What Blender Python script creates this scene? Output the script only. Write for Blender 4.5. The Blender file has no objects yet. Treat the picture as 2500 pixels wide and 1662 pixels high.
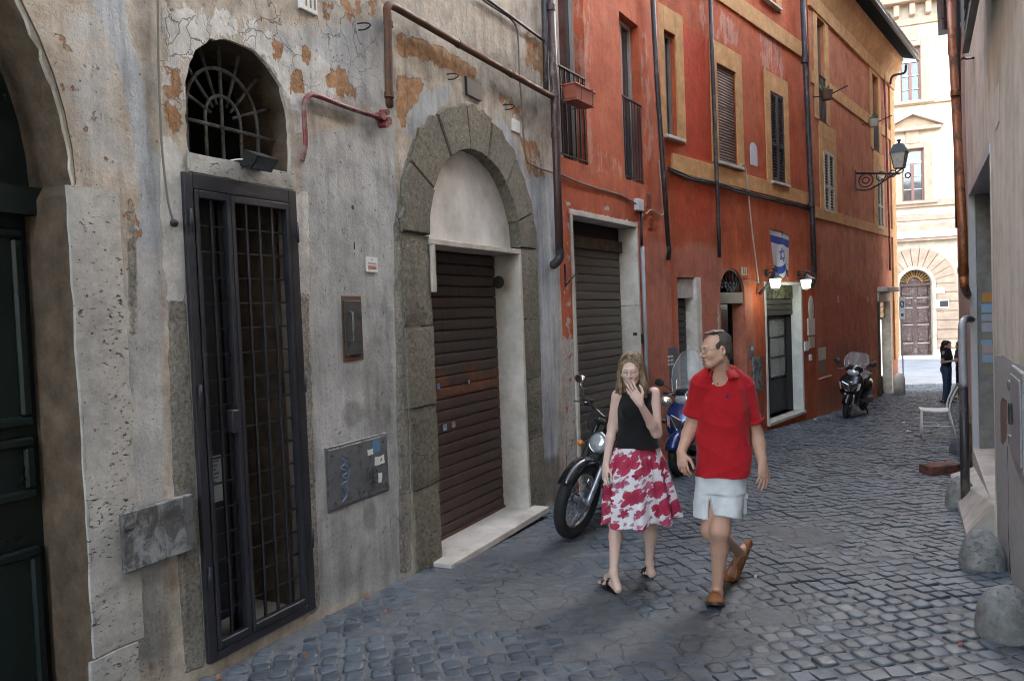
import bpy, bmesh, math, random
import numpy as np
from mathutils import Vector, Matrix
from mathutils.geometry import delaunay_2d_cdt
R = math.radians
sc = bpy.context.scene
COL = sc.collection

# ------------------------------------------------------------------ camera
F, CX, CY = 1899.0, 1250.0, 831.0          # focal length and centre in photograph pixels
PITCH, ROLL, CAMZ = R(1.99), R(2.257), 1.70
cam_d = bpy.data.cameras.new('camera')
cam_d.sensor_width = 36.0
cam_d.lens = 36.0 * F / 2500.0
cam_d.clip_start, cam_d.clip_end = 0.05, 400.0
cam = bpy.data.objects.new('camera', cam_d)
COL.objects.link(cam)
cam.location = (0, 0, CAMZ)
cam.rotation_euler = (Matrix.Rotation(math.pi / 2 - PITCH, 3, 'X') @ Matrix.Rotation(-ROLL, 3, 'Z')).to_euler()
sc.camera = cam

# ------------------------------------------------------------------ sky, sun, exposure
SUN_EL, SUN_AZ = R(16), R(38)            # azimuth from +Y towards +X
world = bpy.data.worlds.new('World')
sc.world = world
world.use_nodes = True
wn = world.node_tree
wn.nodes.clear()
sky = wn.nodes.new('ShaderNodeTexSky')
sky.sky_type = 'NISHITA'
sky.sun_disc = False
sky.sun_elevation = SUN_EL
sky.sun_rotation = SUN_AZ
sky.air_density, sky.dust_density, sky.ozone_density = 1.0, 2.5, 0.6
hs = wn.nodes.new('ShaderNodeHueSaturation')
hs.inputs['Saturation'].default_value = 0.66
bg = wn.nodes.new('ShaderNodeBackground')
bg.inputs['Strength'].default_value = 0.15
wo = wn.nodes.new('ShaderNodeOutputWorld')
wn.links.new(sky.outputs[0], hs.inputs['Color'])
wn.links.new(hs.outputs[0], bg.inputs['Color'])
wn.links.new(bg.outputs[0], wo.inputs['Surface'])
sun_d = bpy.data.lights.new('sun', 'SUN')
sun_d.energy = 2.0
sun_d.angle = R(0.6)
sun_d.color = (1.0, 0.9, 0.76)
sun = bpy.data.objects.new('sun', sun_d)
COL.objects.link(sun)
SUNV = Vector((math.sin(SUN_AZ) * math.cos(SUN_EL), math.cos(SUN_AZ) * math.cos(SUN_EL), math.sin(SUN_EL)))
sun.rotation_euler = SUNV.to_track_quat('Z', 'Y').to_euler()
sun.location = (0, 0, 30)
vs = sc.view_settings
sc.display_settings.display_device = 'sRGB'
vs.view_transform = 'Standard'
vs.look = 'None'
vs.exposure = 4.25
vs.gamma = 1.0
vs.use_curve_mapping = False
sc.cycles.max_bounces = 5
sc.cycles.diffuse_bounces = 3
sc.cycles.glossy_bounces = 2
sc.cycles.transmission_bounces = 3
sc.cycles.transparent_max_bounces = 5
sc.cycles.use_denoising = True
sc.cycles.use_adaptive_sampling = True
sc.cycles.adaptive_threshold = 0.015
sc.cycles.filter_width = 1.05
sc.cycles.adaptive_min_samples = 16
sc.cycles.sample_clamp_indirect = 6.0

# ------------------------------------------------------------------ pixel rays
def ray(px, py):
    x, y = (px - CX) / F, -(py - CY) / F
    c, s = math.cos(ROLL), math.sin(ROLL)
    a, b = x * c + y * s, -x * s + y * c
    cp, sp = math.cos(PITCH), math.sin(PITCH)
    return Vector((a, cp + b * sp, -sp + b * cp))

SLOPE = 0.05
def gz(x, y):                               # street falls away from the camera, then levels into the square
    if y < 25: return -SLOPE * y
    return -SLOPE * 25 - 0.012 * min(y - 25, 14)

def on_ground(px, py, lift=0.0):
    r = ray(px, py)
    k = (CAMZ - lift) / (-r.z - SLOPE * r.y)
    return Vector((r.x * k, r.y * k, CAMZ + r.z * k))

def at_depth(px, py, y):
    r = ray(px, py); k = y / r.y
    return Vector((r.x * k, y, CAMZ + r.z * k))

# ------------------------------------------------------------------ object helpers
def tag(o, label=None, cat=None, group=None, kind=None):
    if label: o['label'] = label
    if cat: o['category'] = cat
    if group: o['group'] = group
    if kind: o['kind'] = kind
    return o

def empty(name, loc=(0, 0, 0), rz=0.0, parent=None):
    o = bpy.data.objects.new(name, None)
    COL.objects.link(o)
    o.empty_display_size = 0.2
    o.location = loc
    o.rotation_euler = (0, 0, rz)
    o.parent = parent
    return o

def link(name, mesh, parent=None, loc=(0, 0, 0), rot=(0, 0, 0), scale=(1, 1, 1)):
    o = bpy.data.objects.new(name, mesh)
    COL.objects.link(o)
    o.parent = parent
    o.location = loc; o.rotation_euler = rot; o.scale = scale
    return o

def frame_from(d, up=Vector((0, 0, 1))):
    d = d.normalized()
    if abs(d.dot(up)) > 0.98: up = Vector((1, 0, 0))
    x = up.cross(d).normalized()
    return x, d.cross(x)

class MB:
    """collects simple shapes into one mesh"""
    def __init__(s): s.v = []; s.f = []; s.m = []; s.cur = 0
    def add(s, vs_, fs_):
        n = len(s.v); s.v += [tuple(v) for v in vs_]
        s.f += [tuple(i + n for i in f) for f in fs_]; s.m += [s.cur] * len(fs_)
        return s
    def mat(s, i): s.cur = i; return s
    def box(s, x0, x1, y0, y1, z0, z1):
        v = [(x0,y0,z0),(x1,y0,z0),(x1,y1,z0),(x0,y1,z0),(x0,y0,z1),(x1,y0,z1),(x1,y1,z1),(x0,y1,z1)]
        return s.add(v, [(0,3,2,1),(4,5,6,7),(0,1,5,4),(1,2,6,5),(2,3,7,6),(3,0,4,7)])
    def bbox(s, x0, x1, y0, y1, z0, z1, b=0.005):
        """box with chamfered edges"""
        bm = bmesh.new(); bmesh.ops.create_cube(bm, size=1)
        for v in bm.verts:
            v.co = ((x0+x1)/2+v.co.x*(x1-x0), (y0+y1)/2+v.co.y*(y1-y0), (z0+z1)/2+v.co.z*(z1-z0))
        bmesh.ops.bevel(bm, geom=bm.edges[:], offset=b, segments=1, affect='EDGES', profile=0.5)
        return s.bm(bm)
    def bm(s, bm, M=None):
        bm.verts.ensure_lookup_table()
        for i, v in enumerate(bm.verts): v.index = i
        vv = [(M @ v.co if M else v.co) for v in bm.verts]
        s.add(vv, [tuple(v.index for v in f.verts) for f in bm.faces]); bm.free()
        return s
    def prism(s, poly, y0, y1):
        """polygon in x-z extruded along y from y0 to y1 (y0 is the face seen from -y)"""
        a = sum(poly[i][0]*poly[(i+1)%len(poly)][1]-poly[(i+1)%len(poly)][0]*poly[i][1] for i in range(len(poly)))
        if a < 0: poly = poly[::-1]
        n = len(poly)
        v = [(p[0], y0, p[1]) for p in poly] + [(p[0], y1, p[1]) for p in poly]
        f = [tuple(range(n)), tuple(range(2*n-1, n-1, -1))]
        f += [(i, i+n, (i+1)%n+n, (i+1)%n) for i in range(n)]
        return s.add(v, f)
    def hull(s, profiles, close=True, caps=True):
        """rings of equal length joined in order"""
        n = len(profiles[0]); v = [p for r in profiles for p in r]; f = []
        for j in range(len(profiles)-1):
            for i in range(n if close else n-1):
                a, b = j*n+i, j*n+(i+1)%n
                f.append((a, b, b+n, a+n))
        if caps:
            f.append(tuple(range(n-1, -1, -1))); k = (len(profiles)-1)*n; f.append(tuple(range(k, k+n)))
        return s.add(v, f)
    def tube(s, pts, r, n=8, caps=True):
        pts = [Vector(p) for p in pts]
        m = len(pts); rr = r if isinstance(r, (list, tuple)) else [r]*m
        prof = []; px = None
        for i, p in enumerate(pts):
            d = (pts[min(i+1, m-1)] - pts[max(i-1, 0)])
            if d.length < 1e-9: d = Vector((0, 0, 1))
            d.normalize()
            if px is None: x, y = frame_from(d)
            else:
                x = (px - d*px.dot(d))
                x = x.normalized() if x.length > 1e-6 else frame_from(d)[0]
                y = d.cross(x)
            px = x
            prof.append([p + (x*math.cos(t)+y*math.sin(t))*rr[i] for t in [2*math.pi*k/n for k in range(n)]])
        return s.hull(prof, caps=caps)
    def lathe(s, prof, c=(0,0,0), axis='Z', n=16):
        """prof list of (r, h)"""
        rings = []
        c = Vector(c)
        for r, h in prof:
            ring = []
            for k in range(n):
                a = 2*math.pi*k/n; p = (r*math.cos(a), r*math.sin(a), h)
                if axis == 'X': p = (p[2], p[0], p[1])
                elif axis == 'Y': p = (p[1], p[2], p[0])
                ring.append(c + Vector(p))
            rings.append(ring)
        return s.hull(rings)
    def ball(s, c, rx, ry=None, rz=None, u=12, w=8):
        ry = ry or rx; rz = rz or rx
        bm = bmesh.new(); bmesh.ops.create_uvsphere(bm, u_segments=u, v_segments=w, radius=1)
        return s.bm(bm, Matrix.Translation(Vector(c)) @ Matrix.Diagonal((rx, ry, rz, 1)))
    def torus(s, c, Rr, r, axis='Y', n=32, m=10, sq=1.0):
        rings = []; c = Vector(c)
        for i in range(n):
            a = 2*math.pi*i/n; ring = []
            for j in range(m):
                b = 2*math.pi*j/m; q = Rr + r*math.cos(b); h = r*sq*math.sin(b)
                p = (q*math.cos(a), h, q*math.sin(a))
                if axis == 'Z': p = (p[0], p[2], -p[1])
                if axis == 'X': p = (p[1], p[0], p[2])
                ring.append(c + Vector(p))
            rings.append(ring)
        rings.append(rings[0])
        v = [p for r_ in rings[:-1] for p in r_]; f = []
        for i in range(n):
            for j in range(m):
                a, b = i*m+j, i*m+(j+1)%m; k = ((i+1)%n)*m
                f.append((a, b, k+(j+1)%m, k+j))
        return s.add(v, f)
    def xf(s, M):
        s.v = [tuple(M @ Vector(v)) for v in s.v]; return s
    def mesh(s, name, mats=None, smooth=False, fix=True):
        me = bpy.data.meshes.new(name)
        me.from_pydata(s.v, [], s.f)
        if mats is not None:
            for m_ in (mats if isinstance(mats, (list, tuple)) else [mats]): me.materials.append(m_)
        if s.m and max(s.m) > 0: me.polygons.foreach_set('material_index', s.m)
        if fix:
            bm = bmesh.new(); bm.from_mesh(me); bmesh.ops.recalc_face_normals(bm, faces=bm.faces[:]); bm.to_mesh(me); bm.free()
        if smooth is not False:
            me.polygons.foreach_set('use_smooth', [True]*len(me.polygons))
            if smooth is not True: me.set_sharp_from_angle(angle=R(smooth))
        me.update()
        return me
    def build(s, name, mats, parent=None, smooth=False, **k):
        return link(name, s.mesh(name, mats, smooth), parent, **k)

def copy_tree(o, parent=None):
    c = o.copy(); COL.objects.link(c); c.parent = parent
    for ch in list(o.children): copy_tree(ch, c)
    return c

def bez(pts, n=8):
    """smooth Catmull-Rom path through points"""
    P = [Vector(p) for p in pts]; out = []
    for i in range(len(P)-1):
        a, b, c, d = P[max(i-1,0)], P[i], P[i+1], P[min(i+2,len(P)-1)]
        for k in range(n):
            t = k/n
            out.append(0.5*((2*b)+(c-a)*t+(2*a-5*b+4*c-d)*t*t+(3*b-a-3*c+d)*t**3))
    out.append(P[-1]); return out

# ------------------------------------------------------------------ material helpers
class NT:
    def __init__(s, name):
        s.mat = bpy.data.materials.new(name); s.mat.use_nodes = True
        s.t = s.mat.node_tree; s.n = s.t.nodes; s.l = s.t.links
        s.b = s.n['Principled BSDF']; s.co = None
    def new(s, typ, **k):
        n = s.n.new(typ)
        for a, v in k.items():
            if a[0].isupper() or a.isdigit(): s.put(n, int(a) if a.isdigit() else a.replace('_', ' '), v)
            else: setattr(n, a, v)
        return n
    def put(s, n, key, v):
        i = n.inputs[key]
        if isinstance(v, bpy.types.NodeSocket): s.l.new(v, i)
        elif isinstance(v, tuple) and len(v) == 3 and i.type == 'RGBA': i.default_value = (*v, 1)
        else: i.default_value = v
    def coord(s, kind='Object', scale=(1, 1, 1), world=False):
        if world:
            g = s.new('ShaderNodeNewGeometry'); src = g.outputs['Position']
        else:
            g = s.new('ShaderNodeTexCoord'); src = g.outputs[kind]
        if scale == (1, 1, 1): return src
        m = s.new('ShaderNodeMapping'); s.l.new(src, m.inputs[0]); m.inputs['Scale'].default_value = scale
        return m.outputs[0]
    def noise(s, vec, scale, detail=5.0, rough=0.6, dist=0.0):
        detail = min(detail, 7.0)
        n = s.new('ShaderNodeTexNoise', Scale=scale, Detail=detail, Roughness=rough, Distortion=dist)
        s.l.new(vec, n.inputs['Vector']); return n.outputs[0]
    def voro(s, vec, scale, feature='F1', rand=1.0):
        n = s.new('ShaderNodeTexVoronoi', feature=feature, Scale=scale, Randomness=rand)
        s.l.new(vec, n.inputs['Vector']); return n
    def ramp(s, fac, stops, interp='LINEAR'):
        n = s.new('ShaderNodeValToRGB'); e = n.color_ramp.elements; n.color_ramp.interpolation = interp
        while len(e) < len(stops): e.new(0.5)
        for el, (p, c) in zip(e, stops):
            el.position = p; el.color = (c, c, c, 1) if isinstance(c, (int, float)) else (*c, 1)
        s.l.new(fac, n.inputs[0]); return n.outputs[0]
    def mix(s, fac, a, b, blend='MIX'):
        n = s.new('ShaderNodeMix', data_type='RGBA', blend_type=blend)
        s.put(n, 0, fac); s.put(n, 6, a); s.put(n, 7, b); return n.outputs[2]
    def math(s, op, a, b=0.0, clamp=False):
        n = s.new('ShaderNodeMath', operation=op, use_clamp=clamp)
        s.put(n, 0, a); s.put(n, 1, b); return n.outputs[0]
    def attr(s, name):
        return s.new('ShaderNodeAttribute', attribute_name=name).outputs['Fac']
    def sep(s, vec):
        n = s.new('ShaderNodeSeparateXYZ'); s.l.new(vec, n.inputs[0]); return n.outputs
    def bump(s, h, strength=0.3, dist=0.01, chain=None):
        n = s.new('ShaderNodeBump', Strength=strength, Distance=dist); s.l.new(h, n.inputs['Height'])
        if chain is not None: s.l.new(chain, n.inputs['Normal'])
        s.l.new(n.outputs[0], s.b.inputs['Normal']); return n.outputs[0]
    def set(s, **k):
        for a, v in k.items(): s.put(s.b, a.replace('_', ' '), v)
        return s.mat

def plain(name, col, rough=0.6, metal=0.0, var=0.12, scale=6.0, bump=0.0, bscale=60.0, coat=0.0, spec=0.5, obrand=0.0):
    """a painted or solid surface with a little uneven tone and grain"""
    t = NT(name); v = t.coord()
    n = t.noise(v, scale, 6, 0.65)
    f = t.ramp(n, [(0.3, 1 - var), (0.7, 1 + var * 0.6)])
    c = t.mix(1.0, col, f, 'MULTIPLY')
    if obrand:
        oi = t.new('ShaderNodeObjectInfo')
        f2 = t.ramp(oi.outputs['Random'], [(0, 1 - obrand), (1, 1 + obrand * 0.5)])
        c = t.mix(1.0, c, f2, 'MULTIPLY')
    t.put(t.b, 'Base Color', c)
    t.put(t.b, 'Roughness', t.ramp(n, [(0.3, max(rough - 0.1, 0.02)), (0.75, min(rough + 0.1, 1))]))
    t.b.inputs['Metallic'].default_value = metal
    t.b.inputs['Coat Weight'].default_value = coat
    t.b.inputs['Specular IOR Level'].default_value = spec
    if bump:
        t.bump(t.noise(v, bscale, 4, 0.6), bump, 0.004)
    return t.mat
# ------------------------------------------------------------------ materials
def wear_mask(t, vec, name, k=0.55, scale=7.0, soft=0.06, detail=8.0):
    a = t.attr(name)
    n = t.noise(vec, scale, detail, 0.66)
    v = t.math('ADD', a, t.math('MULTIPLY', t.math('SUBTRACT', n, 0.5), k * 2))
    return t.ramp(v, [(0.5 - soft, 0.0), (0.5 + soft, 1.0)])

def mat_grey_plaster():
    t = NT('old grey plaster'); v = t.coord()
    big = t.noise(v, 1.1, 5, 0.6); mid = t.noise(v, 5.0, 8, 0.7); fine = t.noise(v, 60, 4, 0.7)
    st = t.coord(scale=(6, 6, 0.7)); streak = t.noise(st, 1.6, 7, 0.65)
    col = t.ramp(mid, [(0.25, (0.3, 0.235, 0.175)), (0.45, (0.46, 0.39, 0.31)), (0.6, (0.57, 0.51, 0.435)), (0.8, (0.48, 0.34, 0.225))])
    cement = t.ramp(t.noise(v, 3.0, 8, 0.65), [(0.25, (0.32, 0.31, 0.295)), (0.5, (0.46, 0.45, 0.43)), (0.75, (0.55, 0.54, 0.515))])
    mg = wear_mask(t, v, 'cement', 0.35, 4.0, 0.12)
    col = t.mix(mg, col, cement)
    mb = wear_mask(t, v, 'blue', 0.3, 5.0, 0.1)
    col = t.mix(mb, col, t.ramp(streak, [(0.3, (0.36, 0.375, 0.385)), (0.7, (0.52, 0.53, 0.535))]))
    mw = wear_mask(t, t.coord(scale=(1.2, 1.2, 0.8)), 'white', 0.95, 6.5, 0.05)
    col = t.mix(mw, col, t.ramp(t.noise(v, 12, 6, 0.7), [(0.3, (0.5, 0.47, 0.42)), (0.6, (0.68, 0.66, 0.62))]))
    mo = wear_mask(t, v, 'ochre', 1.15, 6.5, 0.035)
    och = t.ramp(t.noise(v, 14, 8, 0.7), [(0.25, (0.2, 0.09, 0.04)), (0.5, (0.4, 0.21, 0.1)), (0.75, (0.55, 0.37, 0.22))])
    col = t.mix(mo, col, och)
    mr = wear_mask(t, v, 'rough', 0.12, 9.0, 0.06)
    col = t.mix(mr, col, t.ramp(t.noise(v, 42, 6, 0.75), [(0.3, (0.13, 0.115, 0.09)), (0.5, (0.34, 0.31, 0.26)), (0.7, (0.5, 0.47, 0.41))]))
    md = wear_mask(t, v, 'dirt', 0.5, 6.0, 0.25)
    col = t.mix(t.math('MULTIPLY', md, 0.62), col, (0.085, 0.075, 0.062))
    # cracks only where the lime coat is old
    vv = t.new('ShaderNodeVectorMath', operation='ADD')
    wob = t.new('ShaderNodeTexNoise', Scale=4.0, Detail=5.0); t.l.new(v, wob.inputs['Vector'])
    sc_ = t.new('ShaderNodeVectorMath', operation='SCALE', Scale=0.35); t.l.new(wob.outputs['Color'], sc_.inputs[0])
    t.l.new(v, vv.inputs[0]); t.l.new(sc_.outputs[0], vv.inputs[1])
    cr = t.ramp(t.voro(vv.outputs[0], 5.5, 'DISTANCE_TO_EDGE').outputs[0], [(0.0, 1.0), (0.022, 0.0)])
    crm = t.math('MULTIPLY', cr, t.math('MULTIPLY', t.attr('crack'), t.ramp(t.noise(v, 2.3, 3), [(0.42, 0), (0.55, 1)])))
    col = t.mix(t.math('MULTIPLY', crm, 0.55), col, (0.07, 0.06, 0.05))
    f = t.ramp(streak, [(0.3, 0.62), (0.5, 0.95), (0.7, 1.12)])
    col = t.mix(0.85, col, f, 'MULTIPLY')
    blot = t.ramp(t.noise(v, 2.4, 7, 0.72), [(0.34, 0.66), (0.5, 1.0), (0.68, 1.16)])
    col = t.mix(0.8, col, blot, 'MULTIPLY')
    pit = t.ramp(t.noise(v, 34, 5, 0.7), [(0.3, 1.0), (0.36, 0.0)])
    col = t.mix(t.math('MULTIPLY', pit, 0.6), col, (0.06, 0.052, 0.045))
    col = t.mix(0.7, col, t.ramp(big, [(0.3, 0.8), (0.7, 1.12)]), 'MULTIPLY')
    col = t.mix(0.5, col, t.ramp(fine, [(0.3, 0.85), (0.7, 1.1)]), 'MULTIPLY')
    t.put(t.b, 'Base Color', col); t.b.inputs['Roughness'].default_value = 0.88; t.b.inputs['Specular IOR Level'].default_value = 0.25
    h = t.math('ADD', t.math('MULTIPLY', mid, 0.5), t.math('MULTIPLY', fine, 0.12))
    h = t.math('SUBTRACT', h, t.math('MULTIPLY', mo, 0.3))
    h = t.math('ADD', h, t.math('MULTIPLY', mw, 0.2))
    h = t.math('SUBTRACT', h, t.math('MULTIPLY', pit, 0.25))
    h = t.math('SUBTRACT', h, t.math('MULTIPLY', crm, 0.3))
    h = t.math('ADD', h, t.math('MULTIPLY', t.math('MULTIPLY', t.noise(v, 55, 5, 0.75), mr), 0.7))
    t.bump(h, 1.0, 0.03)
    return t.mat

def mat_red_plaster(name, a, b, c, bright, grime=0.5):
    t = NT(name); v = t.coord()
    mid = t.noise(v, 1.6, 8, 0.65); fine = t.noise(v, 30, 6, 0.7)
    streak = t.noise(t.coord(scale=(5, 5, 0.5)), 1.5, 8, 0.7)
    col = t.ramp(mid, [(0.25, a), (0.5, b), (0.75, c)])
    mbr = wear_mask(t, v, 'bright', 0.5, 2.0, 0.2)
    col = t.mix(mbr, col, bright)
    mp = wear_mask(t, v, 'pale', 0.3, 3.5, 0.1)
    col = t.mix(t.math('MULTIPLY', mp, 0.8), col, (0.47, 0.17, 0.11))
    mw = wear_mask(t, t.coord(scale=(2.2, 2.2, 0.8)), 'white', 0.8, 4.0, 0.06)
    col = t.mix(t.math('MULTIPLY', mw, 0.55), col, (0.55, 0.34, 0.26))
    mg = wear_mask(t, v, 'dirt', 0.5, 3.0, 0.3)
    col = t.mix(t.math('MULTIPLY', mg, grime), col, (0.1, 0.065, 0.05))
    mpl = wear_mask(t, v, 'bare', 0.6, 8.0, 0.04)
    col = t.mix(mpl, col, t.ramp(fine, [(0.3, (0.36, 0.31, 0.26)), (0.7, (0.58, 0.54, 0.48))]))
    col = t.mix(0.75, col, t.ramp(streak, [(0.3, 0.72), (0.55, 1.0), (0.75, 1.2)]), 'MULTIPLY')
    col = t.mix(0.8, col, t.ramp(t.noise(v, 2.1, 7, 0.72), [(0.34, 0.66), (0.5, 1.0), (0.68, 1.2)]), 'MULTIPLY')
    pk_ = t.ramp(t.noise(v, 19, 6, 0.72), [(0.665, 0.0), (0.70, 1.0)])
    col = t.mix(t.math('MULTIPLY', pk_, 0.5), col, (0.55, 0.36, 0.28))
    col = t.mix(0.6, col, t.ramp(fine, [(0.3, 0.8), (0.7, 1.15)]), 'MULTIPLY')
    t.put(t.b, 'Base Color', col); t.b.inputs['Roughness'].default_value = 0.85; t.b.inputs['Specular IOR Level'].default_value = 0.25
    h = t.math('ADD', t.math('MULTIPLY', t.noise(v, 4, 8, 0.6), 0.6), t.math('MULTIPLY', fine, 0.12))
    h = t.math('SUBTRACT', h, t.math('MULTIPLY', mpl, 0.2))
    t.bump(h, 0.8, 0.03)
    return t.mat

def mat_stone(name, c0, c1, c2, pit=0.0, scale=20.0, bump=0.6, spk=0.0, obrand=0.12):
    t = NT(name); v = t.coord()
    oi = t.new('ShaderNodeObjectInfo')
    off = t.new('ShaderNodeVectorMath', operation='MULTIPLY_ADD'); t.l.new(oi.outputs['Location'], off.inputs[0]); off.inputs[1].default_value = (1, 1, 1); t.l.new(v, off.inputs[2])
    v = off.outputs[0]
    n = t.noise(v, scale, 8, 0.72); m = t.noise(v, 2.6, 6, 0.65)
    col = t.ramp(n, [(0.28, c0), (0.5, c1), (0.72, c2)])
    col = t.mix(0.8, col, t.ramp(m, [(0.3, 0.68), (0.7, 1.15)]), 'MULTIPLY')
    col = t.mix(1.0, col, t.ramp(oi.outputs['Random'], [(0, 1 - obrand), (1, 1 + obrand)]), 'MULTIPLY')
    h = t.math('MULTIPLY', n, 0.5)
    if spk:
        w = t.ramp(t.voro(v, 38).outputs['Distance'], [(0.1, 1.0), (0.2, 0.0)])
        w = t.math('MULTIPLY', w, t.ramp(t.noise(v, 14, 2), [(0.5, 0), (0.62, 1)]))
        col = t.mix(t.math('MULTIPLY', w, spk), col, (0.55, 0.5, 0.42))
    if pit:
        vs2 = t.new('ShaderNodeMapping'); t.l.new(v, vs2.inputs[0]); vs2.inputs['Scale'].default_value = (0.6, 1, 1.3)
        pn = t.noise(vs2.outputs[0], 46, 4, 0.72, 0.1); zone = t.noise(v, 3.2, 3, 0.5)
        p = t.ramp(t.math('ADD', pn, t.math('MULTIPLY', zone, 0.3)), [(0.765, 0.0), (0.805, 1.0)])
        col = t.mix(t.math('MULTIPLY', p, pit), col, (0.05, 0.04, 0.03))
        h = t.math('SUBTRACT', h, t.math('MULTIPLY', p, 0.9))
    t.put(t.b, 'Base Color', col); t.b.inputs['Roughness'].default_value = 0.82; t.b.inputs['Specular IOR Level'].default_value = 0.3
    t.bump(h, bump, 0.015)
    return t.mat

def mat_metal_rust(name, base, rust, amount=0.5, rough=0.55, metal=0.3, scale=8.0, vert=1.0):
    t = NT(name); v = t.coord(scale=(1, 1, vert))
    n = t.noise(v, scale, 9, 0.72); n2 = t.noise(t.coord(), scale * 5, 5, 0.7)
    m = t.ramp(t.math('ADD', n, t.math('MULTIPLY', n2, 0.25)), [(0.72 - 0.2 * amount, 0.0), (0.82 - 0.2 * amount, 1.0)])
    col = t.mix(m, t.mix(1.0, base, t.ramp(n2, [(0.3, 0.8), (0.7, 1.12)]), 'MULTIPLY'), t.mix(n2, rust, tuple(x * 0.45 for x in rust)))
    t.put(t.b, 'Base Color', col); t.put(t.b, 'Roughness', t.mix(m, (rough,) * 3, (0.9,) * 3))
    t.put(t.b, 'Metallic', t.math('MULTIPLY', t.math('SUBTRACT', 1.0, m), metal))
    t.bump(n2, 0.25, 0.003)
    return t.mat

def mat_shutter(name, top, rusty, low, rustmid):
    """roller shutter steel: brown paint, rusty orange in the upper slats"""
    t = NT(name); g = t.coord(world=True); v = t.coord()
    n = t.noise(g, 3.0, 8, 0.7); st = t.noise(t.coord(world=True, scale=(14, 14, 0.8)), 1.5, 6, 0.65)
    z = t.sep(g)[2]
    f = t.math('ADD', t.math('SUBTRACT', z, rustmid), t.math('MULTIPLY', t.math('SUBTRACT', n, 0.5), 0.9))
    col = t.ramp(t.math('MULTIPLY_ADD', f, 0.5), [(0.0, low), (0.42, low), (0.5, rusty), (0.6, top), (1, top)])
    n_ = col.node  # keep ramp on a centred factor
    mm = t.new('ShaderNodeMath', operation='MULTIPLY_ADD'); t.put(mm, 0, f); mm.inputs[1].default_value = 0.5; mm.inputs[2].default_value = 0.5
    t.l.new(mm.outputs[0], n_.inputs[0])
    col = t.mix(0.8, col, t.ramp(st, [(0.3, 0.65), (0.7, 1.25)]), 'MULTIPLY')
    t.put(t.b, 'Base Color', col); t.b.inputs['Roughness'].default_value = 0.55; t.b.inputs['Metallic'].default_value = 0.15
    t.bump(t.noise(g, 40, 5, 0.7), 0.12, 0.004)
    return t.mat

def mat_glass(name='clear glass', tint=(0.9, 0.95, 0.95), alpha=0.25, rough=0.03):
    t = NT(name)
    t.set(Base_Color=tint, Roughness=rough, Alpha=alpha, Specular_IOR_Level=0.8)
    return t.mat

def mat_emit(name, col, strength):
    t = NT(name)
    t.set(Base_Color=(0.8, 0.8, 0.8), Emission_Color=col, Emission_Strength=strength, Roughness=0.4)
    return t.mat

M = {}
M['grey'] = mat_grey_plaster()
M['red_mid'] = mat_red_plaster('orange red plaster', (0.37, 0.075, 0.032), (0.5, 0.115, 0.05), (0.55, 0.17, 0.085), (0.5, 0.07, 0.03))
M['red_far'] = mat_red_plaster('deep orange plaster', (0.33, 0.062, 0.022), (0.45, 0.095, 0.034), (0.5, 0.14, 0.06), (0.46, 0.06, 0.022))
M['red_corner'] = mat_red_plaster('faded orange plaster', (0.32, 0.085, 0.04), (0.46, 0.15, 0.068), (0.52, 0.23, 0.12), (0.4, 0.085, 0.045), 0.4)
M['ochre'] = mat_stone('ochre trim plaster', (0.42, 0.2, 0.07), (0.54, 0.28, 0.105), (0.6, 0.37, 0.17), 0, 6.0, 0.25, obrand=0.05)
M['peperino'] = mat_stone('brown volcanic stone', (0.085, 0.075, 0.055), (0.175, 0.155, 0.115), (0.28, 0.25, 0.19), 0.7, 26.0, 1.0, 0.8)
M['travertine'] = mat_stone('pitted travertine', (0.33, 0.31, 0.28), (0.43, 0.41, 0.375), (0.52, 0.5, 0.46), 0.95, 16.0, 0.9)
M['rubble'] = mat_stone('rough mortar edge', (0.13, 0.12, 0.1), (0.3, 0.28, 0.24), (0.44, 0.41, 0.36), 0.5, 30.0, 1.0)
M['marble'] = mat_stone('weathered marble', (0.4, 0.34, 0.27), (0.55, 0.49, 0.42), (0.66, 0.61, 0.54), 0.0, 4.0, 0.25)
M['marble_white'] = mat_stone('pale marble', (0.62, 0.6, 0.56), (0.7, 0.68, 0.64), (0.74, 0.73, 0.7), 0.0, 5.0, 0.15)
M['tympanum'] = mat_stone('dusty pinkish plaster', (0.52, 0.48, 0.43), (0.62, 0.59, 0.54), (0.68, 0.65, 0.61), 0.0, 4.0, 0.2)
M['iron_dark'] = plain('dark painted iron', (0.028, 0.028, 0.034), 0.42, 0.2, 0.25, 9, 0.1)
M['iron_grille'] = mat_metal_rust('old grille iron', (0.13, 0.14, 0.135), (0.09, 0.06, 0.04), 0.5, 0.6, 0.3, 14)
M['rail_iron'] = plain('black railing iron', (0.03, 0.028, 0.03), 0.5, 0.2, 0.3, 9)
M['rust_pipe'] = mat_metal_rust('rusty iron pipe', (0.09, 0.05, 0.035), (0.2, 0.085, 0.04), 0.75, 0.6, 0.2, 9)
M['brown_pipe'] = mat_metal_rust('brown painted downpipe', (0.075, 0.04, 0.036), (0.3, 0.27, 0.25), 0.2, 0.45, 0.1, 6, 0.4)
M['dark_pipe'] = mat_metal_rust('dark downpipe', (0.035, 0.03, 0.032), (0.2, 0.16, 0.14), 0.2, 0.5, 0.1, 7, 0.4)
M['copper'] = mat_metal_rust('copper downpipe', (0.27, 0.085, 0.028), (0.15, 0.055, 0.025), 0.6, 0.42, 0.35, 5, 0.5)
M['red_hose'] = mat_metal_rust('red painted gas pipe', (0.19, 0.032, 0.034), (0.3, 0.24, 0.21), 0.45, 0.5, 0.0, 12)
M['cable'] = plain('grey cable', (0.16, 0.14, 0.12), 0.7)
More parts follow.
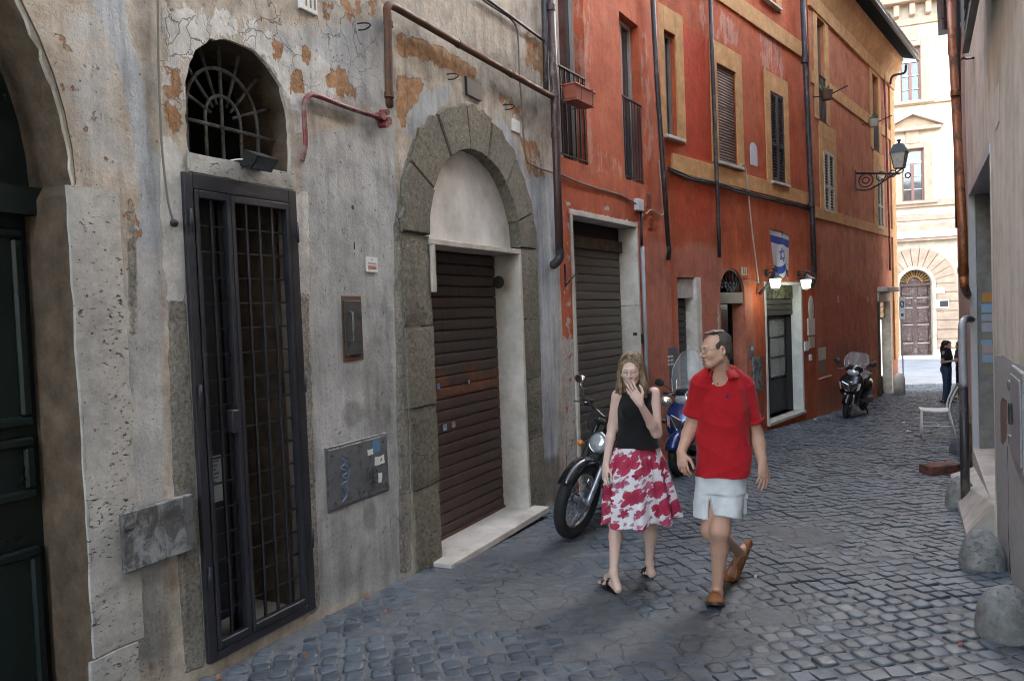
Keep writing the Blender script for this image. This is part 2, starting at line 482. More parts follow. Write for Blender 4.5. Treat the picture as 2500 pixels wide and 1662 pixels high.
M['cable_pale'] = plain('pale cable', (0.46, 0.36, 0.28), 0.7)
M['cable_dark'] = plain('dark cable', (0.03, 0.026, 0.025), 0.7)
M['black'] = plain('black plastic', (0.018, 0.018, 0.019), 0.45)
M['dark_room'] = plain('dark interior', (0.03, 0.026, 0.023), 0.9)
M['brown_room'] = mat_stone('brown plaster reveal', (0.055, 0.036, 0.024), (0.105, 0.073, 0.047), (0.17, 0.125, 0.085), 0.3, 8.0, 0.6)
M['cabinet'] = mat_metal_rust('dull steel cover', (0.17, 0.175, 0.18), (0.1, 0.075, 0.06), 0.35, 0.5, 0.4, 5)
M['cabinet_dark'] = mat_metal_rust('dark steel hatch', (0.055, 0.06, 0.06), (0.13, 0.08, 0.055), 0.45, 0.5, 0.3, 7)
M['white_paint'] = plain('white paint', (0.68, 0.67, 0.64), 0.5, 0, 0.1, 8)
M['paper'] = plain('white paper', (0.7, 0.69, 0.66), 0.8, 0, 0.06, 20)
M['pale_grey'] = plain('pale grey plastic', (0.5, 0.51, 0.52), 0.5)
M['grey_pvc'] = plain('grey pipe', (0.3, 0.3, 0.31), 0.5, 0, 0.15, 5)
M['green_door'] = plain('dark green door paint', (0.007, 0.015, 0.014), 0.35, 0, 0.3, 5, 0.1, 30)
M['brown_door'] = plain('dark brown door', (0.035, 0.02, 0.017), 0.4, 0, 0.35, 7)
M['shutter_brown'] = plain('brown louvre paint', (0.07, 0.045, 0.035), 0.55, 0, 0.3, 8, obrand=0.2)
M['shutter_dark'] = plain('dark louvre paint', (0.05, 0.037, 0.036), 0.55, 0, 0.3, 8, obrand=0.2)
M['shutter_white'] = plain('faded cream louvre paint', (0.42, 0.37, 0.29), 0.6, 0, 0.3, 8, obrand=0.15)
M['shutter_grey'] = plain('grey louvre paint', (0.18, 0.18, 0.175), 0.6, 0, 0.25, 8, obrand=0.15)
M['blind'] = plain('brown roller blind', (0.2, 0.12, 0.085), 0.6, 0, 0.25, 8, obrand=0.2)
M['roll_brown'] = mat_shutter('rusty brown roller shutter', (0.07, 0.05, 0.042), (0.21, 0.075, 0.03), (0.085, 0.05, 0.04), 1.05)
M['roll_olive'] = plain('olive grey roller shutter', (0.135, 0.118, 0.095), 0.5, 0.15, 0.25, 3, 0.08, 40, obrand=0.12)
M['roll_dark'] = plain('dark roller shutter', (0.07, 0.062, 0.058), 0.5, 0.15, 0.25, 3, obrand=0.15)
M['window_glass'] = plain('dark window glass', (0.05, 0.055, 0.055), 0.06, 0, 0.3, 3, spec=0.9)
M['glass'] = mat_glass()
M['terracotta'] = plain('terracotta plastic', (0.36, 0.1, 0.06), 0.5, 0, 0.12, 8)
M['gold'] = plain('dim warm goods', (0.3, 0.17, 0.06), 0.6, 0, 0.5, 9)
M['beige_wall'] = None
# ------------------------------------------------------------------ facades
class Wall:
    """vertical facade through plan point p0, running along X = t*Y; local axes: x along, -y out to the street, z up"""
    def __init__(s, p0, t, away=True):
        d = Vector((t, 1.0)).normalized()
        if not away: d = -d
        s.o = Vector((p0[0], p0[1], 0)); s.u = Vector((d.x, d.y, 0)); s.i = Vector((-d.y, d.x, 0))
        s.rz = math.atan2(d.y, d.x)
    def sh(s, px, py, out=0.0):
        r = ray(px, py); c = Vector((0, 0, CAMZ))
        k = ((s.o - c).dot(s.i) - out) / r.dot(s.i)
        q = c + r * k
        return (q - s.o).dot(s.u), q.z
    def world(s, a, out, h):
        return s.o + s.u * a - s.i * out + Vector((0, 0, h))
    def rect(s, x0, y0, x1, y1, out=0.0):
        """top-left and bottom-right pixel -> s0, s1, h0, h1"""
        a, b = s.sh(x0, y0, out), s.sh(x1, y1, out)
        return min(a[0], b[0]), max(a[0], b[0]), min(a[1], b[1]), max(a[1], b[1])
    def ground(s, a):
        w = s.world(a, 0, 0); return gz(w.x, w.y)
    def root(s, name, label, cat, **k):
        o = empty(name, s.o, s.rz); tag(o, label, cat, **k); return o

def arch_poly(s0, s1, h0, hs, rise=None, n=20):
    """rectangle topped by an arch springing at hs"""
    r = (s1 - s0) / 2; c = (s0 + s1) / 2; rise = rise or r
    p = [(s0, h0), (s1, h0)]
    p += [(c + r * math.cos(a), hs + rise * math.sin(a)) for a in [math.pi * k / n for k in range(n + 1)]]
    return p

def rect_poly(s0, s1, h0, h1): return [(s0, h0), (s1, h0), (s1, h1), (s0, h1)]

def inside(poly, x, y):
    """vectorised even-odd test"""
    r = np.zeros(np.shape(x), bool); n = len(poly)
    for i in range(n):
        x0, y0 = poly[i]; x1, y1 = poly[(i + 1) % n]
        if y0 == y1: continue
        c = ((y0 > y) != (y1 > y)) & (x < (x1 - x0) * (y - y0) / (y1 - y0) + x0)
        r ^= c
    return r

def resample(poly, step):
    out = []
    for i in range(len(poly)):
        a, b = poly[i], poly[(i + 1) % len(poly)]
        m = max(1, int(math.hypot(b[0] - a[0], b[1] - a[1]) / step))
        out += [(a[0] + (b[0] - a[0]) * k / m, a[1] + (b[1] - a[1]) * k / m) for k in range(m)]
    return out

def wall_mesh(name, outline, holes, step, box, paint=None, seed=0, rough=0.0, jag=()):
    """facade sheet with openings; holes = [(polygon, depth)], box = finely divided zone, paint(s,h) -> {attr: array}"""
    rng = np.random.default_rng(seed)
    pts, edges, hole_rings = [], [], []
    def ring(poly, jit=0.0):
        n0 = len(pts); m = len(poly)
        for p in poly: pts.append(Vector((p[0] + (rng.uniform(-jit, jit) if jit else 0), p[1] + (rng.uniform(-jit, jit) if jit else 0))))
        for i in range(m): edges.append((n0 + i, n0 + (i + 1) % m))
        return [tuple(pts[n0 + i]) for i in range(m)]
    ring(resample(outline, 0.6))
    polys = []
    for hi, (poly, dep) in enumerate(holes):
        polys.append(ring(resample(poly, max(step, 0.05)), 0.012 if hi in jag else 0.0))
    gx = np.arange(box[0], box[1], step); gy = np.arange(box[2], box[3], step)
    X, Y = np.meshgrid(gx, gy)
    X = X + rng.uniform(-0.2, 0.2, X.shape) * step; Y = Y + rng.uniform(-0.2, 0.2, Y.shape) * step
    keep = inside(outline, X, Y)
    for p in polys: keep &= ~inside(p, X, Y)
    for a, b in zip(X[keep], Y[keep]): pts.append(Vector((float(a), float(b))))
    vs_, es_, fs_, *_ = delaunay_2d_cdt(pts, edges, [], 0, 1e-5)
    V = np.array([(v.x, v.y) for v in vs_]); Ft = np.array([f for f in fs_ if len(f) == 3])
    C = V[Ft].mean(1)
    ok = inside(outline, C[:, 0], C[:, 1])
    for p in polys: ok &= ~inside(p, C[:, 0], C[:, 1])
    Ft = Ft[ok]
    bmp = np.zeros(len(V))
    if rough:
        for q in range(10):
            a, b, c = rng.uniform(0, 6.28, 3); fr = rng.uniform(0.7, 4.0)
            bmp += np.sin(V[:, 0] * fr * math.cos(a) + V[:, 1] * fr * math.sin(a) + c) / fr
        bmp *= rough * 0.35
    verts = [(x, float(z), y) for (x, y), z in zip(V, bmp)]
    faces = [tuple(int(i) for i in f) for f in Ft]
    me = bpy.data.meshes.new(name); me.from_pydata(verts, [], faces)
    bm = bmesh.new(); bm.from_mesh(me)
    for f in bm.faces:
        if f.normal.y > 0: f.normal_flip()
    # reveals
    for (poly, dep), pr in zip(holes, polys):
        if not dep: continue
        d = dep
        ps = np.array(pr)
        bm.verts.ensure_lookup_table()
        be = [e for e in bm.edges if e.is_boundary]
        sel = []
        lo, hi = ps.min(0) - 0.01, ps.max(0) + 0.01
        for e in be:
            q = (e.verts[0].co + e.verts[1].co) / 2
            if lo[0] < q.x < hi[0] and lo[1] < q.z < hi[1] and np.min(np.hypot(ps[:, 0] - e.verts[0].co.x, ps[:, 1] - e.verts[0].co.z)) < 0.004:
                sel.append(e)
        r = bmesh.ops.extrude_edge_only(bm, edges=sel)
        for g in r['geom']:
            if isinstance(g, bmesh.types.BMVert): g.co.y += d
    bm.to_mesh(me); bm.free()
    co = np.zeros(len(me.vertices) * 3); me.vertices.foreach_get('co', co); co = co.reshape(-1, 3)
    if paint:
        for an, arr in paint(co[:, 0], co[:, 2]).items():
            at = me.attributes.new(an, 'FLOAT', 'POINT'); at.data.foreach_set('value', np.asarray(arr, np.float32))
    me.update()
    return me

class Paint:
    """named wear maps over a facade, given as soft blobs in photograph pixels"""
    def __init__(s, wall, names): s.w = wall; s.items = []; s.names = names
    def blob(s, name, px, py, rx, ry, val=1.0, soft=0.6):
        a = s.w.sh(px, py); b = s.w.sh(px + rx, py); c = s.w.sh(px - rx, py); d = s.w.sh(px, py - ry); e = s.w.sh(px, py + ry)
        s.items.append((name, 'e', a[0], a[1], abs(b[0] - c[0]) / 2, abs(d[1] - e[1]) / 2, val, soft)); return s
    def poly(s, name, pts, val=1.0, soft=0.06):
        s.items.append((name, 'p', [s.w.sh(*p) for p in pts], 0, 0, 0, val, soft)); return s
    def __call__(s, X, Y):
        out = {n: np.zeros(len(X)) for n in s.names}
        for nm, k, a, b, c, d, val, soft in s.items:
            if k == 'e':
                r = np.hypot((X - a) / c, (Y - b) / d)
                m = np.clip((1 + soft * 0.5 - r) / soft, 0, 1)
            else:
                m = inside(a, X, Y).astype(float)
                if soft:
                    dm = np.full(len(X), 9.0)
                    for i in range(len(a)):
                        p, q = np.array(a[i]), np.array(a[(i + 1) % len(a)]); e = q - p; L = max(e @ e, 1e-9)
                        t = np.clip(((X - p[0]) * e[0] + (Y - p[1]) * e[1]) / L, 0, 1)
                        dm = np.minimum(dm, np.hypot(X - p[0] - t * e[0], Y - p[1] - t * e[1]))
                    m = np.clip(0.5 + np.where(m > 0, dm, -dm) / soft, 0, 1)
            if val >= 0: out[nm] = np.maximum(out[nm], m * val)
            else: out[nm] = out[nm] * (1 - m * (-val))
        return out

def recess(root, s0, s1, h0, h1, depth, mats, name='recess_lining', back=True, y0=0.0):
    """inner lining of an opening: jambs, soffit, floor and back, facing the street"""
    mb = MB(); a, b = y0, depth
    mb.add([(s0,a,h0),(s0,b,h0),(s0,b,h1),(s0,a,h1)], [(0,1,2,3)])
    mb.add([(s1,a,h0),(s1,b,h0),(s1,b,h1),(s1,a,h1)], [(3,2,1,0)])
    mb.add([(s0,a,h1),(s1,a,h1),(s1,b,h1),(s0,b,h1)], [(3,2,1,0)])
    mb.add([(s0,a,h0),(s1,a,h0),(s1,b,h0),(s0,b,h0)], [(0,1,2,3)])
    if back: mb.add([(s0,b,h0),(s1,b,h0),(s1,b,h1),(s0,b,h1)], [(0,1,2,3)])
    return mb.build(name, mats, root)

def roller(root, s0, s1, h0, h1, y, mat, pitch=0.11, name='roller_shutter'):
    """roller shutter of separate interlocking slats"""
    sh_ = empty(name, (0, 0, 0), 0, root)
    n = max(1, int(round((h1 - h0) / pitch))); p = (h1 - h0) / n; w = s1 - s0
    mb = MB()
    prof = [(0.002, 0.0), (-0.007, 0.007), (-0.009, p*0.30), (-0.009, p*0.75), (-0.006, p - 0.012), (0.006, p - 0.005)]
    mb.hull([[(x, a, b) for a, b in prof] + [(x, 0.016, p - 0.005), (x, 0.016, 0.0)] for x in (0, w)])
    me = mb.mesh('slat', mat)
    for k in range(n): link('slat', me, sh_, (s0, y, h0 + k * p))
    return sh_

def louvre(root, s0, s1, h0, h1, y, mat, pitch=0.05, mids=(0.5,), name='shutter_leaf', th=0.04):
    """louvred shutter leaf: frame with separate tilted slats"""
    leaf = empty(name, (0, 0, 0), 0, root)
    f = MB(); b = min(0.06, (s1 - s0) * 0.16)
    f.box(s0, s0 + b, y - th, y, h0, h1).box(s1 - b, s1, y - th, y, h0, h1)
    f.box(s0 + b, s1 - b, y - th, y, h0, h0 + b).box(s0 + b, s1 - b, y - th, y, h1 - b, h1)
    zs = [h0 + b]
    for m_ in mids:
        zm = h0 + (h1 - h0) * m_
        f.box(s0 + b, s1 - b, y - th, y, zm - b / 2, zm + b / 2); zs += [zm - b / 2, zm + b / 2]
    zs.append(h1 - b)
    f.build('shutter_frame', mat, leaf)
    w = s1 - s0 - 2 * b
    me = MB().add([(0, -0.036, -0.014), (w, -0.036, -0.014), (w, -0.004, 0.014), (0, -0.004, 0.014), (0, -0.036, -0.006), (w, -0.036, -0.006), (w, -0.004, 0.022), (0, -0.004, 0.022)],
                  [(0,3,2,1),(4,5,6,7),(0,1,5,4),(1,2,6,5),(2,3,7,6),(3,0,4,7)]).mesh('slat', mat)
    for i in range(0, len(zs), 2):
        n = max(1, int((zs[i+1] - zs[i]) / pitch)); p = (zs[i+1] - zs[i]) / n
        for k in range(n): link('slat', me, leaf, (s0 + b, y, zs[i] + (k + 0.5) * p))
    MB().box(s0 + b, s1 - b, y + 0.002, y + 0.006, h0 + b, h1 - b).build('backing', M['dark_room'], leaf)
    return leaf

def railing(root, s0, s1, h0, h1, out, n, name='window_railing'):
    r = empty(name, (0, 0, 0), 0, root)
    MB().box(s0, s1, -out - 0.016, -out + 0.016, h1 - 0.02, h1).build('top_rail', M['rail_iron'], r)
    MB().box(s0, s1, -out - 0.012, -out + 0.012, h0 + 0.03, h0 + 0.045).build('bottom_rail', M['rail_iron'], r)
    me = MB().box(-0.009, 0.009, -0.009, 0.009, h0 + 0.045, h1 - 0.02).mesh('bar', M['rail_iron'])
    for k in range(n): link('bar', me, r, (s0 + (s1 - s0) * (k + 0.5) / n, -out, 0))
    return r

def wall_tube(root, wall, pts, r, mat, name, smooth=True, bends=True, n=10):
    """pipe or cable along pixel points (px, py, out)"""
    P = []
    for p in pts:
        a, h = wall.sh(p[0], p[1], p[2]); P.append((a, -p[2], h))
    if bends: P = bez(P, 6)
    return MB().tube(P, r, n).build(name, mat, root, True)

def text_obj(name, body, size, mat, parent, loc, rot, extrude=0.0008, align='CENTER'):
    c = bpy.data.curves.new(name, 'FONT'); c.body = body; c.size = size; c.extrude = extrude
    c.align_x = align; c.align_y = 'CENTER'; c.resolution_u = 2
    o = bpy.data.objects.new(name, c); COL.objects.link(o)
    dg = bpy.context.evaluated_depsgraph_get(); me = bpy.data.meshes.new_from_object(o.evaluated_get(dg))
    bpy.data.objects.remove(o); me.materials.clear(); me.materials.append(mat)
    return link(name, me, parent, loc, rot)
FACE = (R(90), 0, 0)     # text or sheet turned to face the street on a facade
# ------------------------------------------------------------------ facade planes (plan of the street)
W_G = Wall((-3.85, 0.0), 0.499)                      # grey plaster building
s_, _h = W_G.sh(1362, 560); p_ = W_G.world(s_, 0, 0)
S_G_END = s_
W_2 = Wall((p_.x, p_.y), 0.600)                      # narrow orange house
S_2_END, _h = W_2.sh(1633, 600); p_ = W_2.world(S_2_END, 0, 0)
W_3 = Wall((p_.x, p_.y), 0.809)                      # orange house with ochre courses
S_3_END, _h = W_3.sh(1984, 560); p_ = W_3.world(S_3_END, 0, 0)
W_4 = Wall((p_.x, p_.y), 0.7485)                     # corner house
S_4_END, _h = W_4.sh(2187, 640)
P4E = W_4.world(S_4_END, 0, 0)
g1 = on_ground(2474, 1424)
W_R = Wall((g1.x, g1.y), 0.526, away=False)          # right-hand building, s grows towards the camera
S_R_FAR, _h = W_R.sh(2366, 700)
p_ = W_R.world(S_R_FAR, 0, 0)
W_R2 = Wall((p_.x + 0.02, p_.y + 0.03), 0.566, away=False)

def left_x(y):
    for w, e in ((W_G, S_G_END), (W_2, S_2_END), (W_3, S_3_END), (W_4, S_4_END)):
        k = (y - w.o.y) / w.u.y
        if k <= e: return w.o.x + w.u.x * k
    return w.o.x + w.u.x * e - (y - P4E.y) * 2.0
def right_x(y):
    if y < p_.y: return g1.x + (y - g1.y) * 0.526
    return p_.x + (y - p_.y) * 0.566

# ------------------------------------------------------------------ paving
rng = np.random.default_rng(7)
def vnoise(x, y, seed=0):
    """smooth value noise, vectorised"""
    xi, yi = np.floor(x).astype(int), np.floor(y).astype(int); fx, fy = x - xi, y - yi
    def h(a, b):
        n = (a * 374761393 + b * 668265263 + seed * 1442695041) & 0x7fffffff
        n = (n ^ (n >> 13)) * 1274126177 & 0x7fffffff
        return ((n ^ (n >> 16)) & 0xffff) / 65535.0
    u, v = fx * fx * (3 - 2 * fx), fy * fy * (3 - 2 * fy)
    return (h(xi, yi) * (1 - u) + h(xi + 1, yi) * u) * (1 - v) + (h(xi, yi + 1) * (1 - u) + h(xi + 1, yi + 1) * u) * v
def fbm(x, y, seed=0, o=4):
    r = 0; a = 0.5
    for k in range(o): r = r + a * vnoise(x * 2**k, y * 2**k, seed + k * 17); a *= 0.5
    return r
PATCHES = [(1250, 1420, 330, 120, 1.0), (1500, 1560, 420, 75, 0.9), (1000, 1530, 200, 40, 0.8), (1350, 1320, 150, 60, 0.9), (1950, 1300, 160, 60, 0.55), (1850, 1480, 160, 60, 0.6), (2080, 1370, 140, 40, 0.4), (700, 1560, 160, 50, 0.6)]
PG = []
for px, py, rx, ry, v in PATCHES:
    a = on_ground(px, py); b = on_ground(px + rx, py); c = on_ground(px, py - ry)
    PG.append((a.x, a.y, abs(b.x - a.x), abs(c.y - a.y), v))
def patch(x, y):
    m = np.zeros(np.shape(x))
    for a, b, c, d, v in PG:
        m = np.maximum(m, v * np.clip(1.35 - np.hypot((x - a) / c, (y - b) / d), 0, 1))
    return np.clip(m + (fbm(x * 1.6, y * 1.6, 5) - 0.5) * 0.9, 0, 1)
def swell(x, y): return (fbm(x * 0.5, y * 0.5, 31, 3) - 0.45) * 0.05 + (fbm(x * 2.2, y * 2.2, 44, 2) - 0.37) * 0.022
GZ = np.vectorize(gz)

def mat_paving(name, c0, c1, c2, rough, bscale, bstr):
    t = NT(name); g = t.coord(world=True)
    oi = t.new('ShaderNodeObjectInfo')
    n = t.noise(g, 9, 8, 0.7); big = t.noise(g, 0.9, 5, 0.6); f = t.noise(g, bscale, 5, 0.7)
    col = t.ramp(n, [(0.28, c0), (0.5, c1), (0.75, c2)])
    col = t.mix(0.85, col, t.ramp(big, [(0.3, 0.72), (0.7, 1.25)]), 'MULTIPLY')
    col = t.mix(0.6, col, t.ramp(f, [(0.3, 0.75), (0.7, 1.2)]), 'MULTIPLY')
    at = t.new('ShaderNodeAttribute', attribute_name='tone')
    tone = t.ramp(t.math('ADD', at.outputs['Fac'], oi.outputs['Random']), [(0, 0.7), (1, 1.3)]) if name == 'basalt cobble' else None
    if tone is not None: col = t.mix(1.0, col, tone, 'MULTIPLY')
    st = t.ramp(t.noise(g, 2.1, 4, 0.6), [(0.66, 0.0), (0.72, 1.0)])
    col = t.mix(t.math('MULTIPLY', st, 0.45), col, (0.03, 0.03, 0.03))
    hh = t.math('ADD', t.math('MULTIPLY', f, 0.4), n)
    if name == 'dusty joint filling':
        spk = t.ramp(t.voro(g, 95).outputs['Distance'], [(0.12, 1.0), (0.26, 0.0)])
        spk = t.math('MULTIPLY', spk, t.ramp(t.noise(g, 22, 2), [(0.48, 0), (0.58, 1)]))
        col = t.mix(t.math('MULTIPLY', spk, 0.6), col, (0.24, 0.235, 0.22))
        wob = t.new('ShaderNodeTexNoise', Scale=3.0, Detail=5.0); t.l.new(g, wob.inputs['Vector'])
        va = t.new('ShaderNodeVectorMath', operation='MULTIPLY_ADD'); t.l.new(wob.outputs['Color'], va.inputs[0]); va.inputs[1].default_value = (.35, .35, .35); t.l.new(g, va.inputs[2])
        ck = t.ramp(t.voro(va.outputs[0], 4.2, 'DISTANCE_TO_EDGE').outputs[0], [(0.0, 1.0), (0.03, 0.0)])
        ck = t.math('MULTIPLY', ck, t.ramp(t.noise(g, 1.3, 3), [(0.42, 0), (0.52, 1)]))
        col = t.mix(t.math('MULTIPLY', ck, 0.7), col, (0.025, 0.025, 0.026))
        hh = t.math('SUBTRACT', t.math('ADD', hh, t.math('MULTIPLY', spk, 0.3)), t.math('MULTIPLY', ck, 0.8))
        gr_ = t.noise(g, 16, 6, 0.75); col = t.mix(0.7, col, t.ramp(gr_, [(0.32, 0.6), (0.5, 1.0), (0.68, 1.35)]), 'MULTIPLY')
    t.put(t.b, 'Base Color', col); t.put(t.b, 'Roughness', t.ramp(n, [(0.3, rough - 0.12), (0.7, rough + 0.12)]))
    t.b.inputs['Specular IOR Level'].default_value = 0.5
    t.bump(hh, bstr, 0.008)
    return t.mat
M['cobble'] = mat_paving('basalt cobble', (0.04, 0.049, 0.06), (0.066, 0.08, 0.094), (0.105, 0.12, 0.133), 0.5, 70, 0.5)
M['filler'] = mat_paving('dusty joint filling', (0.062, 0.067, 0.072), (0.1, 0.105, 0.109), (0.155, 0.156, 0.154), 0.72, 110, 0.6)
M['square'] = mat_paving('square paving', (0.2, 0.2, 0.205), (0.27, 0.27, 0.27), (0.33, 0.32, 0.31), 0.6, 20, 0.6)  # paler than the street stones: the square's brighter light is in the colour

street = empty('street'); tag(street, kind='structure')
# joint filling and worn patches between the stones
xs = np.arange(-5.0, 15.0, 0.06); ys = np.arange(1.5, 16.0, 0.06)
def sheet(xs, ys, fn, name, mat, parent, keep=None):
    X, Y = np.meshgrid(xs, ys); Z = fn(X, Y)
    nx, ny = len(xs), len(ys)
    idx = np.arange(nx * ny).reshape(ny, nx)
    q = np.stack([idx[:-1, :-1], idx[:-1, 1:], idx[1:, 1:], idx[1:, :-1]], -1).reshape(-1, 4)
    if keep is not None:
        k = keep(X, Y); kq = k[:-1, :-1] & k[1:, 1:]; q = q[kq.reshape(-1)]
        used = np.unique(q); mp = np.zeros(nx * ny, int); mp[used] = np.arange(len(used)); q = mp[q]
        V = np.stack([X, Y, Z], -1).reshape(-1, 3)[used]
    else: V = np.stack([X, Y, Z], -1).reshape(-1, 3)
    me = bpy.data.meshes.new(name); me.from_pydata(V.tolist(), [], q.tolist()); me.materials.append(mat)
    me.polygons.foreach_set('use_smooth', [True] * len(me.polygons))
    return link(name, me, parent)
LX = np.vectorize(left_x); RX = np.vectorize(right_x)
def fill_z(X, Y):
    p = patch(X, Y)
    return GZ(X, Y) + swell(X, Y) - 0.0095 + 0.0112 * np.clip(p * 1.4, 0, 1) + 0.011 * (fbm(X * 6, Y * 6, 3) - 0.47)
def in_street(X, Y): return (X > LX(Y) - 0.5) & (X < RX(Y) + 0.8)
sheet(xs, ys, fill_z, 'joint_filling', M['filler'], street, in_street)
sheet(np.arange(-1.0, 22.0, 0.25), np.arange(15.94, 27.5, 0.25), lambda X, Y: GZ(X, Y) + swell(X, Y) - 0.014, 'joint_filling', M['filler'], street, in_street)
sheet(np.arange(-14, 8.0, 0.5), np.arange(-14, 1.6, 0.5), lambda X, Y: GZ(X, Y) - 0.003, 'joint_filling', M['filler'], street)
big = sheet(np.linspace(-150, 150, 41), np.concatenate([np.arange(-40, 26, 2.0), np.arange(26, 40, 1.0), np.arange(40, 260, 10)]), lambda X, Y: GZ(X, Y) - 0.06, 'ground', M['square'], None)
tag(big, kind='structure')
sq = sheet(np.arange(-20, 60, 0.5), np.arange(26.4, 62, 0.5), lambda X, Y: GZ(X, Y) + 0.03 * (fbm(X * .3, Y * .3, 9) - .5), 'square_paving', M['square'], None)
tag(sq, kind='structure')

# cobbles on a slightly wandering diagonal grid
CS = 0.122
ang = math.atan2(1, 0.55) + R(41)
N = 150
I, J = np.meshgrid(np.arange(-N, N), np.arange(-N, N))
I = I.astype(float); J = J.astype(float)
bx, by = I * CS, J * CS + (I % 2) * 0.012
wx = 0.42 * (fbm(bx * 0.35 + 40, by * 0.35, 61, 2) - 0.4); wy = 0.42 * (fbm(bx * 0.35, by * 0.35 + 90, 71, 2) - 0.4)
bx, by = bx + wx, by + wy
cxr, cyr = 4.2, 11.5
GX = cxr + bx * math.cos(ang) - by * math.sin(ang); GY = cyr + bx * math.sin(ang) + by * math.cos(ang)
# second field of the same grid continues up the street
sel = (GY > 2.2) & (GY < 26.6) & (GX > LX(GY) + 0.05) & (GX < RX(GY) + 0.1)
vis = (np.abs(GX) < GY * 0.72 + 0.5)
sel &= vis
px_, py_ = GX[sel], GY[sel]
pp = patch(px_, py_)
drop = rng.uniform(0, 1, len(px_)) < 0.02
px_, py_, pp = px_[~drop] + rng.normal(0, .005, (~drop).sum()), py_[~drop] + rng.normal(0, .005, (~drop).sum()), pp[~drop]
n_c = len(px_)
pz_ = GZ(px_, py_) + swell(px_, py_) + rng.normal(0, 0.0035, n_c) + np.where(pp > 0.6, -0.003, 0.0)
pa_ = ang + rng.normal(0, 0.085, n_c)
ps_ = rng.uniform(0.86, 1.08, n_c)
order = np.argsort(py_ + 0.25 * np.abs(px_ - 0.9))
inview = (np.abs(px_[order] / py_[order]) < 0.66) & (py_[order] > 3.95) & (pp[order] < 0.62)
near = order[inview][:300]
# small set of individually chipped stone shapes
def cobble_mesh(seed):
    r = random.Random(seed); h = CS * 0.5 * 0.93
    outer = []
    for cx_, cy_ in ((-1, -1), (1, -1), (1, 1), (-1, 1)):
        c = Vector((cx_ * h * r.uniform(0.9, 1.02), cy_ * h * r.uniform(0.9, 1.02)))
        outer.append(c)
    ring = []
    for i in range(4):
        a, b = outer[i], outer[(i + 1) % 4]; d = (b - a)
        ring += [a + d * 0.13, a + d * 0.5 + Vector((d.y, -d.x)) * r.uniform(-0.02, 0.05), a + d * 0.87]
    mb = MB()
    rings = [[(p.x * 0.96, p.y * 0.96, -0.05) for p in ring], [(p.x, p.y, -0.009) for p in ring],
             [(p.x * 0.965, p.y * 0.965, -0.002 + r.uniform(-.001, .001)) for p in ring], [(p.x * 0.62, p.y * 0.62, 0.0005 + r.uniform(-.0015, .0015)) for p in ring]]
    mb.hull(rings)
    return mb.mesh('cobblestone', M['cobble'], True)
cm = [cobble_mesh(i) for i in range(14)]
for k, i in enumerate(near):
    link('cobblestone', cm[k % 14], street, (px_[i], py_[i], pz_[i]), (rng.normal(0, .02) - math.atan(SLOPE), rng.normal(0, .02), pa_[i] + (k % 4) * math.pi / 2), (ps_[i],) * 3)
rest = np.setdiff1d(np.arange(n_c), near)
base = np.array([(-1, -1), (1, -1), (1, 1), (-1, 1)], float) * CS * 0.465
m_ = len(rest)
cor = base[None] * rng.uniform(0.9, 1.03, (m_, 4, 1)) * ps_[rest][:, None, None] + rng.normal(0, 0.003, (m_, 4, 2))
ca, sa = np.cos(pa_[rest])[:, None], np.sin(pa_[rest])[:, None]
rx_ = cor[..., 0] * ca - cor[..., 1] * sa; ry_ = cor[..., 0] * sa + cor[..., 1] * ca
V = np.zeros((m_, 12, 3))
tx, ty = rng.normal(0, 0.02, (m_, 1)), rng.normal(0, 0.02, (m_, 1)) - SLOPE
for lev, (scl, zz) in enumerate(((0.97, -0.04), (1.0, -0.007), (0.92, 0.0))):
    V[:, lev*4:lev*4+4, 0] = px_[rest][:, None] + rx_ * scl
    V[:, lev*4:lev*4+4, 1] = py_[rest][:, None] + ry_ * scl
    V[:, lev*4:lev*4+4, 2] = pz_[rest][:, None] + zz + rx_ * tx + ry_ * ty
fb = [(8, 9, 10, 11)]
for lev in (0, 4):
    fb += [(lev + i, lev + (i + 1) % 4, lev + 4 + (i + 1) % 4, lev + 4 + i) for i in range(4)]
Fq = (np.array(fb)[None] + (np.arange(m_) * 12)[:, None, None]).reshape(-1, 4)
me = bpy.data.meshes.new('cobbles_beyond'); me.from_pydata(V.reshape(-1, 3).tolist(), [], Fq.tolist()); me.materials.append(M['cobble'])
at = me.attributes.new('tone', 'FLOAT', 'POINT'); at.data.foreach_set('value', np.repeat(rng.uniform(-0.45, 0.45, m_), 12).astype(np.float32))
co_ = link('cobbles', me, street); tag(co_, kind='stuff')
# quick massing used until each house is built
# ------------------------------------------------------------------ grey plaster building on the left
W = W_G
B = W.root('old_building', 'weathered grey plaster building with stone arch, barred gate and rusty pipes', 'building')
TOPH = 10.6
CA, RI, RO, HS = 7.98, 0.845, 1.245, 2.36           # stone arch centre, radii, springing
P = Paint(W, ['cement', 'blue', 'white', 'ochre', 'rough', 'dirt', 'crack'])
# smooth cement of the lower wall right of the gate and of the pier left of it
P.poly('cement', [(735, 330), (960, 290), (985, 1410), (745, 1500), (725, 700)], 0.95, 0.12)
P.poly('cement', [(345, 440), (395, 330), (400, 1600), (320, 1640), (300, 700)], 0.9, 0.1)
P.poly('cement', [(640, 60), (950, 40), (960, 300), (880, 260), (700, 180)], 0.8, 0.2)
P.poly('cement', [(690, -20), (960, -20), (940, 70), (720, 60)], 0.45, 0.2)
P.poly('cement', [(60, -20), (260, -20), (360, 460), (190, 450), (110, 60)], 0.55, 0.25)
P.blob('cement', 1010, 250, 60, 60, 0.75)
